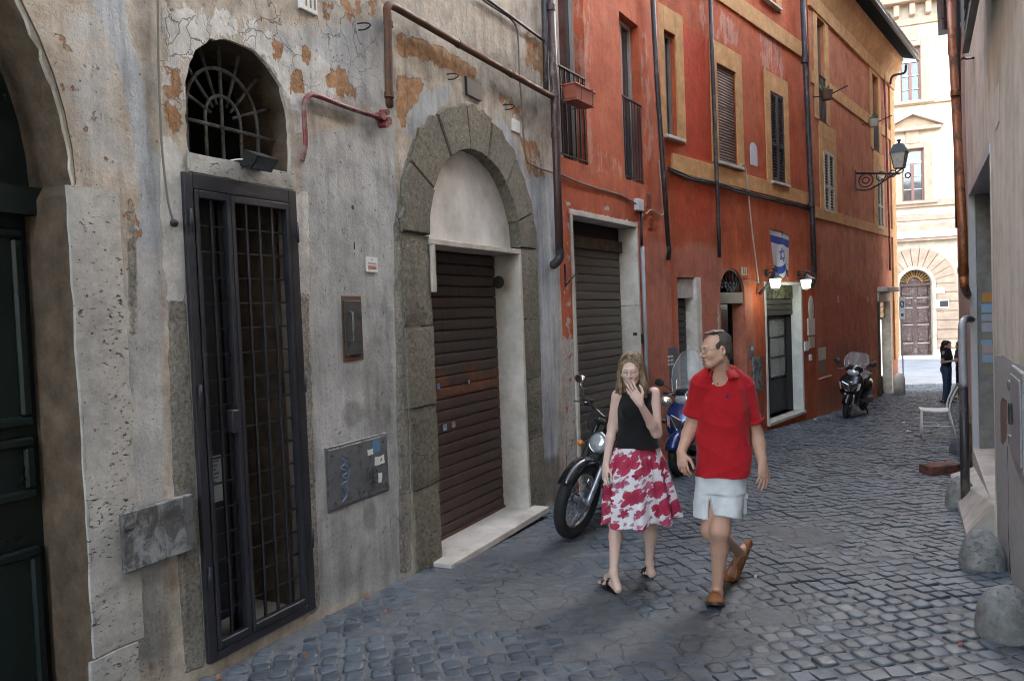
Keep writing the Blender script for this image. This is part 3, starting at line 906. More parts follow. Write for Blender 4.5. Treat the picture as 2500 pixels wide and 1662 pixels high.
# bluish grey fresh cement: strip curving round the old portal, right of the arch, patch over the arch
P.poly('blue', [(205, -30), (295, -30), (350, 200), (385, 420), (395, 600), (340, 640), (330, 420), (290, 180)], 0.8, 0.1)
P.poly('blue', [(1300, 420), (1362, 440), (1365, 1130), (1310, 1130), (1308, 700)], 0.95, 0.08)
P.poly('blue', [(980, 330), (1020, 250), (1070, 208), (1098, 215), (1100, 245), (1050, 275), (1010, 330)], 1.0, 0.06)
P.poly('blue', [(1180, 245), (1240, 300), (1290, 430), (1330, 470), (1310, 560), (1260, 400), (1200, 280)], 0.75, 0.12)
P.poly('white', [(392, 330), (450, 370), (448, 480), (452, 735), (405, 735), (390, 520)], 1.0, 0.06)
P.poly('white', [(715, 470), (745, 470), (752, 720), (728, 720)], 1.0, 0.05)
P.poly('white', [(390, 20), (470, 10), (620, 40), (700, 130), (760, 250), (735, 330), (700, 250), (640, 150), (540, 80), (450, 170), (440, 330), (395, 330)], 0.72, 0.12)
P.poly('white', [(660, 110), (760, 120), (850, 200), (880, 240), (760, 240), (720, 330), (690, 200)], 0.8, 0.12)
P.poly('ochre', [(392, 150), (440, 180), (450, 330), (395, 330)], 0.62, 0.1)
P.poly('ochre', [(660, 95), (690, 110), (685, 160), (662, 150)], 0.75, 0.05)
P.poly('ochre', [(704, 165), (735, 165), (738, 225), (705, 230)], 0.95, 0.04)
P.poly('ochre', [(735, 115), (760, 130), (750, 160), (735, 150)], 0.9, 0.05)
P.poly('ochre', [(800, 150), (840, 170), (880, 240), (820, 245), (790, 200)], 0.7, 0.1)
P.poly('ochre', [(965, 80), (1060, 110), (1160, 170), (1160, 200), (1060, 160), (970, 135)], 0.95, 0.08)
P.poly('ochre', [(965, 175), (1010, 190), (1035, 210), (1000, 270), (980, 320), (965, 280)], 0.9, 0.08)
P.poly('ochre', [(770, -20), (930, -20), (925, 60), (780, 45)], 0.5, 0.2)
P.poly('ochre', [(1270, 60), (1340, 110), (1345, 220), (1280, 170)], 0.62, 0.2)
P.poly('ochre', [(1265, 330), (1310, 340), (1335, 440), (1290, 430)], 0.62, 0.15)
P.poly('ochre', [(1190, 190), (1260, 240), (1300, 330), (1220, 260)], 0.55, 0.15)
P.poly('ochre', [(300, 460), (335, 480), (340, 760), (305, 800)], 0.62, 0.1)
P.poly('ochre', [(60, 20), (200, 20), (320, 420), (240, 440), (160, 250)], 0.34, 0.3)
P.poly('rough', [(408, 735), (452, 735), (500, 1620), (455, 1640), (425, 1250)], 1.0, 0.03)
P.poly('rough', [(728, 722), (750, 722), (782, 1480), (758, 1500)], 1.0, 0.02)
P.poly('rough', [(958, 560), (985, 400), (1012, 330), (1030, 340), (985, 600), (1003, 1390), (975, 1400)], 1.0, 0.03)
P.poly('rough', [(1300, 560), (1312, 560), (1330, 1210), (1318, 1210)], 0.8, 0.03)
P.poly('rough', [(303, 480), (335, 480), (345, 830), (305, 830)], 0.6, 0.06)
P.blob('dirt', 920, 940, 40, 160, 0.55); P.blob('dirt', 860, 1010, 30, 40, 0.6); P.blob('dirt', 900, 1260, 20, 45, 0.6)
P.blob('dirt', 800, 270, 70, 30, 0.55); P.blob('dirt', 950, 200, 16, 90, 0.7); P.blob('dirt', 1230, 190, 60, 60, 0.6); P.blob('dirt', 1285, 250, 40, 90, 0.5)
P.blob('dirt', 860, 700, 60, 420, 0.32); P.poly('dirt', [(745, 1380), (990, 1270), (1000, 1420), (740, 1520)], 0.5, 0.4)
P.poly('dirt', [(1310, 1120), (1370, 1110), (1372, 1230), (1320, 1240)], 0.8, 0.1)
P.poly('dirt', [(300, 1420), (430, 1400), (450, 1662), (300, 1680)], 0.62, 0.3)
P.poly('dirt', [(300, -20), (386, -20), (390, 300), (350, 200)], 0.55, 0.2)

P.poly('crack', [(388, -20), (700, -20), (960, 60), (760, 260), (700, 330), (640, 150), (540, 80), (440, 300), (392, 330)], 1.0, 0.1)
P.poly('crack', [(700, -20), (960, -20), (960, 300), (800, 280)], 0.5, 0.2)
gate_o = rect_poly(4.745, 5.525, -0.17, 2.50)
fan_s0, fan_s1, fan_b, fan_s = 4.765, 5.555, 2.63, 2.985
portal = arch_poly(1.0, 4.085, -0.6, 2.39, 1.543, 40)
holes = [(portal, 0.02), (gate_o, 0.10), (arch_poly(fan_s0, fan_s1, fan_b, fan_s, 0.365, 24), 0.025), (arch_poly(CA - 1.0, CA + 1.0, -0.75, HS, 1.0, 28), 0.0)]
wm = wall_mesh('wall', [(-13, -1.5), (S_G_END + 0.02, -1.5), (S_G_END + 0.02, TOPH), (-13, TOPH)], holes, 0.035, (3.0, 9.9, -0.6, 5.6), P, 3, 0.012, jag=(0, 2))
wm.materials.append(M['grey']); link('wall', wm, B)
body = MB()                                        # rest of the house behind the facade, with its roof
body.box(-13, S_G_END, 1.2, 8, -1.5, TOPH).box(-13, S_G_END, 0.02, 1.19, 5.8, TOPH - 0.01)
body.build('rear_mass', M['grey'], B)
MB().box(-13.2, S_G_END, -0.5, 8.2, TOPH, TOPH + 0.15).build('roof', M['shutter_dark'], B)

# --- old portal with dark green door at the left edge
dr = empty('portal_door', (0, 0, 0), 0, B)
MB().prism(arch_poly(0.9, 4.2, -0.6, 2.39, 1.6, 30), 0.34, 0.40).build('door_leaf', M['green_door'], dr)
a, h = W.sh(0, 400); tb = 2.33
MB().box(1.0, 4.10, 0.24, 0.36, 2.26, 2.39).build('transom', M['green_door'], dr)
for (z0, z1) in ((-0.1, 0.62), (0.95, 1.15), (1.30, 2.15)):
    for (x0, x1) in ((2.72, 3.34), (3.46, 3.98)):
        p = MB(); p.box(x0, x1, 0.322, 0.34, z0, z1)
        o = p.build('panel', M['green_door'], dr)
        q = MB()
        for (u0, u1, w0, w1) in ((x0 - .05, x1 + .05, z0 - .05, z0), (x0 - .05, x1 + .05, z1, z1 + .05), (x0 - .05, x0, z0, z1), (x1, x1 + .05, z0, z1)):
            q.bbox(u0, u1, 0.30, 0.345, w0, w1, 0.012)
        q.build('moulding', M['green_door'], dr)
fg = empty('fanlight_grille', (0, 0, 0), 0, B)
ce = (2.54, 2.40)
for rr in (1.32, 1.0):
    MB().tube([(ce[0] + rr * math.cos(a), 0.22, ce[1] + rr * math.sin(a)) for a in [math.pi * k / 30 for k in range(31)]], 0.022 if rr > 1.2 else 0.014, 6).build('arc_bar', M['rail_iron'], fg, True)
for k in range(1, 10):
    a = math.pi * k / 10
    MB().tube([(ce[0] + .2 * math.cos(a), 0.22, ce[1] + .2 * math.sin(a)), (ce[0] + 1.34 * math.cos(a), 0.22, ce[1] + 1.34 * math.sin(a))], 0.011, 6).build('spoke', M['iron_grille'], fg, True)
# reveal lining of the portal in old brown plaster
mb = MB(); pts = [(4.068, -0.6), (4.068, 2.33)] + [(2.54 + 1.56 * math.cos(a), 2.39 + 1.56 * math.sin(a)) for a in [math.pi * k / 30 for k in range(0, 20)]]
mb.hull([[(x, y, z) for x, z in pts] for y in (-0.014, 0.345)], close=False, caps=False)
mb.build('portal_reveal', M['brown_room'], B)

# --- travertine jamb beside the portal
jr = empty('portal_jamb', (0, 0, 0), 0, B)
rr = random.Random(4)
def rough_block(x0, x1, z0, z1, y0, y1, name, mat, parent, amp=0.006, bev=0.012, seg=0.09):
    """stone block with uneven worn edges"""
    nx, nz = max(2, int((x1 - x0) / seg)), max(2, int((z1 - z0) / seg))
    bm = bmesh.new(); g = {}
    for i in range(nx + 1):
        for k in range(nz + 1):
            e = (i in (0, nx)) or (k in (0, nz))
            x = x0 + (x1 - x0) * i / nx; z = z0 + (z1 - z0) * k / nz
            if e: x += rr.uniform(-amp, amp) * (0.8 if i in (0, nx) else 0); z += rr.uniform(-amp, amp) * (0.5 if k in (0, nz) else 0)
            g[i, k] = bm.verts.new((x, y0 + (bev * rr.uniform(0.5, 1.2) if e else rr.uniform(-amp, amp) * 0.5), z))
    for i in range(nx):
        for k in range(nz): bm.faces.new((g[i, k], g[i+1, k], g[i+1, k+1], g[i, k+1]))
    r = bmesh.ops.extrude_edge_only(bm, edges=[e for e in bm.edges if e.is_boundary])
    for v in r['geom']:
        if isinstance(v, bmesh.types.BMVert): v.co.y = y1
    mb = MB(); mb.bm(bm); return mb.build(name, mat, parent, 50)
x1a = W.sh(300, 700)[0]; x1b = W.sh(321, 1597)[0]
z_j = W.sh(250, 1597)[1]
rough_block(4.055, x1a, z_j + .004, W.sh(230, 462)[1], -0.024, 0.0, 'stone_block', M['travertine'], jr)
rough_block(4.03, x1b + .02, -0.6, z_j - .004, -0.034, 0.0, 'stone_block', M['travertine'], jr)
# metal plate covered in torn posters
x0, x1 = W.sh(287, 1320)[0], W.sh(462, 1275)[0]; z1, z0 = W.sh(285, 1251)[1], W.sh(289, 1399)[1]
pb = empty('notice_board', W.world(x0, 0.0, z0), W.rz); tag(pb, 'battered metal notice plate with torn poster scraps beside the barred gate', 'notice board')
w_, h_ = x1 - x0, z1 - z0
t = NT('torn poster scraps'); v = t.coord()
n1 = t.noise(t.coord(scale=(1, 1, 0.7)), 9, 9, 0.75, 0.6); n2 = t.noise(v, 30, 6, 0.7)
c = t.ramp(n1, [(0.3, (0.035, 0.03, 0.026)), (0.48, (0.1, 0.095, 0.09)), (0.56, (0.22, 0.23, 0.235)), (0.7, (0.36, 0.37, 0.37))])
t.put(t.b, 'Base Color', t.mix(0.6, c, t.ramp(n2, [(0.3, .7), (.7, 1.15)]), 'MULTIPLY')); t.b.inputs['Roughness'].default_value = 0.75
t.bump(n1, 0.7, 0.008); M['torn'] = t.mat
MB().bbox(0, w_, -0.045, -0.002, 0, h_, 0.006).build('plate', M['torn'], pb)
for (a, b, c, d) in ((.84, .97, .55, .97), (.86, .99, .12, .52), (.02, .16, .72, .93)):
    rough_block(a * w_, b * w_, c * h_, d * h_, -0.049, -0.0455, 'paper_scrap', M['cabinet'] if a > .5 else M['torn'], pb, 0.006, 0.0, 0.02)

# --- barred gate
G = empty('barred_gate', (0, 0, 0), 0, B)
S = lambda px: W.sh(px, 503)[0]
g0, g1_, gb, gt = 4.705, 5.575, -0.155, 2.53
Y0, Y1 = -0.030, 0.015
fr = MB()
fr.bbox(g0, S(464), Y0, Y1, gb, gt, .004); fr.bbox(S(697), g1_, Y0, Y1, gb, gt, .004); fr.bbox(S(464), S(697), Y0, Y1, gt - .085, gt, .004); fr.bbox(S(464), S(697), Y0, Y1, gb, gb + .05, .004)
fr.build('gate_frame', M['iron_dark'], G)
ly0, ly1 = -0.022, 0.012
def leaf(xa, xb, nb, nm):
    L = empty(nm, (0, 0, 0), 0, G); st = 0.028
    f = MB(); za, zb = gb + .054, gt - .09
    f.bbox(xa, xa + st, ly0 - .012, ly1, za, zb, .003); f.bbox(xb - st, xb, ly0 - .012, ly1, za, zb, .003)
    f.bbox(xa + st, xb - st, ly0 - .012, ly1, zb - .04, zb, .003); f.bbox(xa + st, xb - st, ly0 - .012, ly1, za, za + .045, .003)
    f.build('leaf_frame', M['iron_dark'], L)
    ws = xb - xa - 2 * st
    me = MB().box(-.0075, .0075, -.012, .003, za + .045, zb - .04).mesh('upright_bar', M['iron_dark'])
    for k in range(nb): link('upright_bar', me, L, (xa + st + ws * (k + 1) / (nb + 1), 0, 0))
    me = MB().box(xa + st, xb - st, -.002, .012, -.005, .005).mesh('cross_bar', M['iron_dark'])
    nrow = 17
    for k in range(1, nrow): link('cross_bar', me, L, (0, 0, za + .045 + (zb - .04 - za - .045) * k / nrow))
    return L
L1 = leaf(S(466), S(553), 1, 'gate_leaf'); L2 = leaf(S(554.5), S(696), 3, 'gate_leaf')
MB().bbox(S(528), S(545), -.045, .02, W.sh(545, 1058)[1], W.sh(545, 1003)[1], .004).build('lock_box', M['iron_dark'], L1)
for z in (0.25, 1.25, 2.2):
    MB().tube([(g0 + .02, -.045, z), (g0 + .02, -.045, z + .13)], .009, 8).build('hinge', M['iron_dark'], G, True)
    MB().tube([(g1_ - .02, -.045, z), (g1_ - .02, -.045, z + .13)], .009, 8).build('hinge', M['iron_dark'], G, True)
# passage behind the gate: brown right jamb, dark inner door with a notice, stone floor
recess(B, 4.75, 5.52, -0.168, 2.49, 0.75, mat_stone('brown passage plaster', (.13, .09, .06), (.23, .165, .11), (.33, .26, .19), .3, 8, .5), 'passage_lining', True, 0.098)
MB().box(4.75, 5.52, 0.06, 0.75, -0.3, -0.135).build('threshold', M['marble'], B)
idr = empty('inner_door', (0, 0, 0), 0, B)
idm = plain('charcoal inner door', (0.02, 0.02, 0.021), 0.5)
MB().box(4.752, 5.06, 0.13, 0.16, -0.02, 2.485).build('door_panel', idm, idr)
MB().box(5.06, 5.09, 0.115, 0.175, -0.134, 2.485).build('door_stile', M['iron_dark'], idr)
nt = empty('paper_notice', (0, 0, 0), 0, idr)
a0, a1, b0, b1 = W.rect(500, 1118, 545, 1220, -0.125)
MB().box(a0, a1, 0.125, 0.129, b0, b1).build('sheet', plain('printed sheet', (0.42, 0.47, 0.45), 0.7), nt)
mk = plain('printed lines', (0.1, 0.11, 0.11), 0.8)
for k in range(6): MB().box(a0 + .015, a1 - .02 - (k % 3) * .012, 0.1235, 0.1248, b1 - .035 - k * .024, b1 - .027 - k * .024).build('text_line', mk, nt)
# lintel over the gate
rough_block(4.755, 5.57, 2.535, 2.64, -0.032, 0.30, 'lintel', M['travertine'], B, 0.004, 0.008)
# --- fan-shaped window grille
FG = empty('fan_grille', (0, 0, 0), 0, B)
fc, yb = 5.155, 0.13; hb = W.sh(563, 318, -0.13)[1]
def arcbar(r, stilt, rad):
    pts = [(fc - r, yb, fan_b), (fc - r, yb, hb + stilt)] + [(fc - r * math.cos(a), yb, hb + stilt + r * math.sin(a) * 1.06) for a in [math.pi * k / 18 for k in range(1, 18)]] + [(fc + r, yb, hb + stilt), (fc + r, yb, fan_b)]
    MB().tube(pts, rad, 8).build('arc_bar', M['iron_grille'], FG, True)
arcbar(0.275, 0.055, .011); arcbar(0.135, 0.045, .010)
MB().tube([(fan_s0 - .01, yb - .008, hb), (fan_s1 + .01, yb - .008, hb)], .011, 8).build('cross_bar', M['iron_grille'], FG, True)
MB().tube([(fc, yb + .01, fan_b), (fc, yb + .01, fan_s + .36)], .011, 8).build('upright_bar', M['iron_grille'], FG, True)
for d in (18, 42, 66, 114, 138, 162):
    a = R(d); r0, r1 = 0.09, 0.43
    MB().tube([(fc + r0 * math.cos(a), yb + .008, hb + .05 + r0 * math.sin(a)), (fc + r1 * math.cos(a) * .95, yb + .008, hb + .05 + r1 * math.sin(a) * 1.12)], [.009, .011], 8).build('spoke', M['iron_grille'], FG, True)
fp_ = arch_poly(fan_s0 - .016, fan_s1 + .016, fan_b - .012, fan_s, 0.381, 24)
MB().hull([[(x, y, z) for x, z in fp_] for y in (0.012, 0.40)], caps=False).build('fanlight_reveal', M['brown_room'], B)  # dark lining colour adds shade to the opening over its brown plaster
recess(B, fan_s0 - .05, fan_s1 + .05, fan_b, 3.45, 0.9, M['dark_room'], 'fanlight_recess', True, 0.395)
# floodlight on the lintel
fl = empty('floodlight', W.world(W.sh(605, 395)[0], 0.0, W.sh(605, 395)[1] - .03), W.rz); tag(fl, 'small black floodlight mounted above the barred gate', 'floodlight')
hsg = MB(); hsg.hull([[(-.085, -.10, -.035), (.085, -.10, -.035), (.085, -.16, .035), (-.085, -.16, .035)], [(-.075, -.02, -.01), (.075, -.02, -.01), (.075, -.05, .085), (-.075, -.05, .085)]])
hsg.build('housing', M['black'], fl)
g = MB(); g.hull([[(-.075, -.105, -.03), (.075, -.105, -.03), (.075, -.16, .03), (-.075, -.16, .03)], [(-.075, -.108, -.032), (.075, -.108, -.032), (.075, -.163, .028), (-.075, -.163, .028)]]); g.build('glass_front', M['window_glass'], fl)
for x_ in (-.09, .082): MB().box(x_, x_ + .008, -.12, 0.0, -.01, .02).build('bracket', M['black'], fl)
MB().tube(bez([(-.05, -.04, .03), (-.12, -.02, .02), (-.2, 0.02, -.01)]), .005, 6).build('lead', M['white_paint'], fl, True)

# --- hatches and covers in the grey wall
x0, x1, z0, z1 = W.rect(829, 721, 886, 878)
cb = empty('wall_hatch', (0, 0, 0), 0, B)
MB().bbox(x0, x1, -.012, .02, z0, z1, .005).build('hatch_frame', M['rust_pipe'], cb)
MB().bbox(x0 + .02, x1 - .025, -.022, -.010, z0 + .04, z1 - .035, .004).build('hatch_door', M['cabinet_dark'], cb)
MB().tube([(x0 + .075, -.022, z0 + .14), (x0 + .075, -.05, z0 + .15), (x0 + .07, -.05, z1 - .12), (x0 + .07, -.022, z1 - .11)], .008, 8).build('handle', M['iron_grille'], cb, True)
x0, z1 = W.sh(790, 1094); x1, z1b = W.sh(940, 1054); z0 = W.sh(794, 1254)[1]
gc = empty('meter_cover', (0, 0, 0), 0, B)
MB().bbox(x0, x1, -.014, .02, z0, z1, .003).build('cover_frame', M['cabinet'], gc)
MB().bbox(x0 + .018, x1 - .018, -.020, -.012, z0 + .018, z1 - .018, .002).build('cover_plate', M['cabinet'], gc)
for (a, b) in ((.08, .86), (.1, .12), (.5, .9), (.55, .14), (.92, .86), (.93, .14)):
    MB().tube([(x0 + (x1 - x0) * a, -.024, z0 + (z1 - z0) * b), (x0 + (x1 - x0) * a, -.018, z0 + (z1 - z0) * b)], .007, 8).build('bolt', M['black'], gc)
inkb = plain('blue spray paint', (0.1, 0.2, 0.33), 0.6); inkk = plain('black marker', (0.03, 0.03, 0.032), 0.6)
def scribble(pts, r, m):
    MB().tube(bez([(x0 + (x1 - x0) * p[0], -.0212, z0 + (z1 - z0) * p[1]) for p in pts], 4), r, 4).build('graffiti', m, gc)
scribble([(.2, .8), (.28, .7), (.2, .64), (.3, .55), (.22, .5), (.3, .42), (.2, .36), (.28, .2), (.2, .1)], .004, inkb)
scribble([(.26, .84), (.33, .74), (.25, .68), (.34, .58), (.28, .3), (.35, .22)], .003, inkb)
scribble([(.6, .3), (.64, .52), (.67, .3), (.72, .5), (.7, .26), (.76, .46), (.78, .3), (.62, .38), (.8, .4)], .0028, inkk)
scribble([(.62, .18), (.7, .34), (.74, .16), (.66, .26), (.8, .22)], .0024, inkk)
MB().box(x0 + (x1-x0)*.73, x0 + (x1-x0)*.86, -.0215, -.0205, z0 + (z1-z0)*.72, z0 + (z1-z0)*.93).build('blue_sticker', inkb, gc)
for (a, b, c, d) in ((.64, .73, .7, .8), (.76, .92, .5, .64), (.8, .86, .2, .36)):
    rough_block(x0 + (x1-x0)*a, x0 + (x1-x0)*b, z0 + (z1-z0)*c, z0 + (z1-z0)*d, -.0225, -.0203, 'paper_scrap', M['paper'], gc, .008, 0, .03)
x0, x1, z0, z1 = W.rect(888, 627, 917, 665)
ns = empty('paper_sign', W.world(x0, 0, z0), W.rz); tag(ns, 'small white paper sign with red lettering above the dark hatch', 'sign')
MB().box(0, x1 - x0, -.022, -.003, 0, z1 - z0).build('sheet', M['paper'], ns)
mr_ = plain('red print', (0.5, 0.1, 0.07), 0.8)
for k, zz in enumerate((.2, .28, .36, .55, .8)):
    MB().box((x1-x0) * (.15 if zz < .7 else .42), (x1-x0) * (.85 if zz < .7 else .6), -.0235, -.0221, (z1-z0) * zz, (z1-z0) * (zz + .05)).build('text_line', mr_ if zz < .5 else mk, ns)

for (px, py, r1, r2, m_) in ((857, 508, .030, .030, 'iron_grille'), (857, 507, .016, .016, 'black'), (858, 533, .016, .03, 'tympanum'), (861, 600, .008, .03, 'black'), (862, 620, .014, .02, 'iron_grille')):  # black discs stand for the dark of small holes, others are plates
    a, z = W.sh(px, py); MB().lathe([(0, -.02), (1, -.02), (1, .012 + (.004 if m_ == 'black' else 0)), (0, .016)], (0, 0, 0), 'Z', 12).xf(Matrix.Translation((a, 0, z)) @ Matrix.Rotation(R(90), 4, 'X') @ Matrix.Diagonal((r1, r2, 1, 1))).build('wall_hole_plate', M[m_], B, 40)
# --- stone arch with roller shutter
AR = empty('stone_arch', (0, 0, 0), 0, B)
def voussoir(a0, a1, ri, ro, name='voussoir'):
    n = 6; rr_ = random.Random(int(a0 * 1000))
    gap = 0.006 / ro
    def pt(r, a, y): return (CA + r * math.cos(a), y, HS + r * math.sin(a) * (0.985 if r > 1 else 0.975))
    A = [a0 + gap + (a1 - a0 - 2 * gap) * k / n for k in range(n + 1)]
    inner = [pt(ri + rr_.uniform(-.006, .006), a, 0) for a in A]; outer = [pt(ro + rr_.uniform(-.03, .03), a, 0) for a in A]
    loop = inner + outer[::-1]
    cx_ = sum(p[0] for p in loop) / len(loop); cz_ = sum(p[2] for p in loop) / len(loop)
    sh = lambda p, k, y: (p[0] + (cx_ - p[0]) * k, y, p[2] + (cz_ - p[2]) * k)
    off = rr_.uniform(-.006, .008)
    mb = MB(); mb.hull([[sh(p, .0, .30) for p in loop], [sh(p, .0, -.028 + off) for p in loop], [sh(p, .05, -.042 + off) for p in loop]])
    mb.build(name, M['peperino'], AR, 35)
cuts = [0, 18, 47, 74, 97, 122, 152, 180]
for c0, c1 in zip(cuts, cuts[1:]): voussoir(R(c0), R(c1), RI, RO)
gl = -0.45
js = [gl, W.sh(1030, 1188)[1], W.sh(1020, 992)[1], W.sh(1015, 797)[1], HS]
for a, b in zip(js, js[1:]): rough_block(6.745 + rr.uniform(-.015, .015), CA - RI, a + .005, b - .005, -.038 + rr.uniform(-.008, .008), .3, 'jamb_stone', M['peperino'], AR, .008, .014)
js = [gl - .05, W.sh(1290, 1073)[1], W.sh(1290, 924)[1], W.sh(1290, 778)[1], HS]
for a, b in zip(js, js[1:]): rough_block(CA + RI, 9.235 + rr.uniform(-.02, .02), a + .005, b - .005, -.038 + rr.uniform(-.008, .008), .3, 'jamb_stone', M['peperino'], AR, .008, .014)
# infill panel of the arch and marble frame
MB().prism(arch_poly(CA - RI + .001, CA + RI - .001, HS - .02, HS + .004, RI - .01, 28), 0.075, 0.2).build('infill_panel', M['tympanum'], AR)
FRM = empty('marble_frame', (0, 0, 0), 0, B)
MB().bbox(CA - RI - .01, CA + RI - .002, -.045, .26, HS - .07, HS - .022, .004).build('lintel', M['marble'], FRM)
MB().bbox(CA + RI - .055, CA + RI - .004, -.046, .27, -.4, HS - .072, .004).build('jamb', M['marble'], FRM)
MB().bbox(CA - RI + .002, CA - RI + .055, -.046, .10, 1.90, HS - .072, .004).build('broken_jamb', M['marble'], FRM)
sx0, sz0 = W.sh(1055, 1342)
sl = MB(); sl.bbox(6.98, 8.93, -.20, .28, -.345, -.285, .006); sl.build('door_sill', M['marble'], B)
roller(B, CA - RI - .02, CA + RI - .055, -.27, HS - .075, .25, M['roll_brown'], .102)
MB().box(CA - RI, CA + RI - .055, .222, .285, -.285, -.262).build('bottom_rail', M['rust_pipe'], B)
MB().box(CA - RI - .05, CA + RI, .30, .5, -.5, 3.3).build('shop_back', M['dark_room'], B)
stk = empty('shutter_stickers', (0, 0, 0), 0, B)
def sticker(px, py, w, h, col, nm='sticker'):
    a, z = W.sh(px, py, -.24)
    MB().box(a - w/2, a + w/2, .2325, .2345, z - h/2, z + h/2).build(nm, col, stk)
    MB().box(a - w*.35, a + w*.35, .2312, .2322, z + h*.1, z + h*.25).build('text_line', mk, stk)
blue_s = plain('blue sticker print', (0.16, 0.24, 0.45), .6); pink_s = plain('pink sticker print', (0.55, 0.38, 0.4), .6); cyan_s = plain('pale blue sticker', (0.35, 0.48, 0.58), .6)
sticker(1069, 943, .05, .05, blue_s); sticker(1085, 1043, .06, .055, cyan_s); sticker(1106, 1036, .06, .05, pink_s); sticker(1144, 932, .025, .035, M['paper'])
# round badge on the shutter
a, z = W.sh(1238, 688, -.02)
bd = empty('round_badge', W.world(a, 0, z), W.rz); tag(bd, 'round black badge on the marble jamb of the rusty shutter', 'badge')
MB().lathe([(.062, .0), (.062, .012), (.05, .014), (.048, .010)], (-.035, .10, 0), 'X', 20).xf(Matrix.Translation((0, 0, 0))).build('rim', M['black'], bd, 40)
MB().box(-.012, -.009, .06, .14, -.012, .012).build('band', M['terracotta'], bd)

# --- pipes, hooks and cables on the grey wall
wall_tube(B, W, [(952, 258, .06), (950, 235, .09), (948, 130, .10), (946, 40, .10), (945, 22, .10), (955, 14, .10), (1000, 38, .10), (1150, 125, .10), (1300, 210, .10), (1349, 237, .10)], .031, M['rust_pipe'], 'waste_pipe', n=12)
for (px, py) in ((948, 60), (950, 232), (1120, 108), (1250, 182)):
    a, z = W.sh(px, py, .10)
    (MB().tube([(a, -.10, z - .02), (a, -.10, z + .02)], .037, 12) if px < 1000 else MB().tube([(a - .02, -.10, z), (a + .02, -.10, z)], .037, 12)).build('pipe_joint', M['rust_pipe'], B, 40)
wall_tube(B, W, [(737, 393, .02), (743, 372, .04), (746, 340, .045), (743, 290, .045), (744, 250, .045), (757, 233, .045), (780, 236, .045), (850, 263, .045), (940, 292, .045)], .017, M['red_hose'], 'gas_pipe')
vb = MB()
for (px, py, r_) in ((930, 285, .03), (940, 275, .022), (944, 297, .03), (938, 305, .025)):
    a, z = W.sh(px, py, .05); vb.tube([(a, -.08, z), (a, -.01, z + .004)], r_, 10)
vb.build('gas_valve', M['red_hose'], B, 40)
def hook(px, py):
    a, z = W.sh(px, py)
    MB().tube(bez([(a, 0.01, z + .02), (a + .02, -.07, z + .02), (a + .03, -.11, z), (a + .02, -.07, z - .025), (a + .005, -.02, z - .025)]), .006, 6).build('iron_hook', M['rail_iron'], B, True)
hook(868, 66); hook(1088, 188); hook(1228, 262)
x0, z1 = W.sh(1132, 181); x1, z0 = W.sh(1170, 257)
MB().bbox(x0, x1, -.03, .01, z0 + .03, z1 - .02, .004).build('iron_plaque', M['iron_dark'], B)
x0, x1, z0, z1 = W.rect(1246, 281, 1268, 335)
MB().bbox(x0, x1, -.015, .01, z0 + .03, z1 - .03, .003).build('white_plate', M['white_paint'], B)
x0, x1, z0, z1 = W.rect(721, -60, 768, 42)
wsf = empty('upper_window', (0, 0, 0), 0, B)
MB().bbox(x0, x1, -.03, .02, z0, z1 + .3, .004).build('window_panel', M['white_paint'], wsf)
for k in (0.3, 0.55, 0.8): MB().box(x0 + (x1-x0)*k, x0 + (x1-x0)*k + .012, -.034, -.03, z0 + .03, z1 + .25).build('slot', M['cable'], wsf)
wall_tube(B, W, [(1178, 0, .03), (1210, 22, .03), (1250, 50, .03), (1264, 85, .03), (1268, 180, .03), (1273, 250, .03), (1283, 380, .03), (1303, 405, .03), (1350, 422, .04)], .009, M['cable'], 'cable')
wall_tube(B, W, [(1165, -12, .05), (1195, 3, .05), (1333, 104, .05)], .014, M['dark_pipe'], 'conduit')
wall_tube(B, W, [(385, -10, .02), (387, 150, .02), (392, 300, .02), (398, 390, .02), (410, 490, .02), (424, 543, .02)], .006, M['cable'], 'hanging_wire')
a, z = W.sh(424, 545, .02); MB().ball((a, -.025, z), .022, .022, .022, 8, 6).build('wire_end', M['black'], B, True)
for (dx, r_, m_) in ((0, .046, 'brown_pipe'), (-17, .03, 'dark_pipe')):
    wall_tube(B, W, [(1343 + dx, -40, .10), (1352 + dx, 200, .10), (1360 + dx, 420, .10), (1366 + dx, 610, .10)] if dx == 0 else [(1343 + dx, -40, .05), (1349 + dx, 140, .05), (1350 + dx, 225, .05)], r_, M[m_], 'downpipe', bends=False, n=12)
a, z = W.sh(1366, 612, .10)
MB().tube(bez([(a, -.10, z + .02), (a + .01, -.10, z - .06), (a - .01, -.07, z - .12), (a - .02, .0, z - .17)]), [.055] + [.05] * 22 + [.035] * 2, 12).build('pipe_shoe', M['dark_pipe'], B, True)
for py in (20, 230, 330):
    a, z = W.sh(1344 + py * .037, py, .10); MB().tube([(a, -.10, z - .03), (a, -.10, z + .03)], .052, 12).build('pipe_joint', M['brown_pipe'], B, 40)
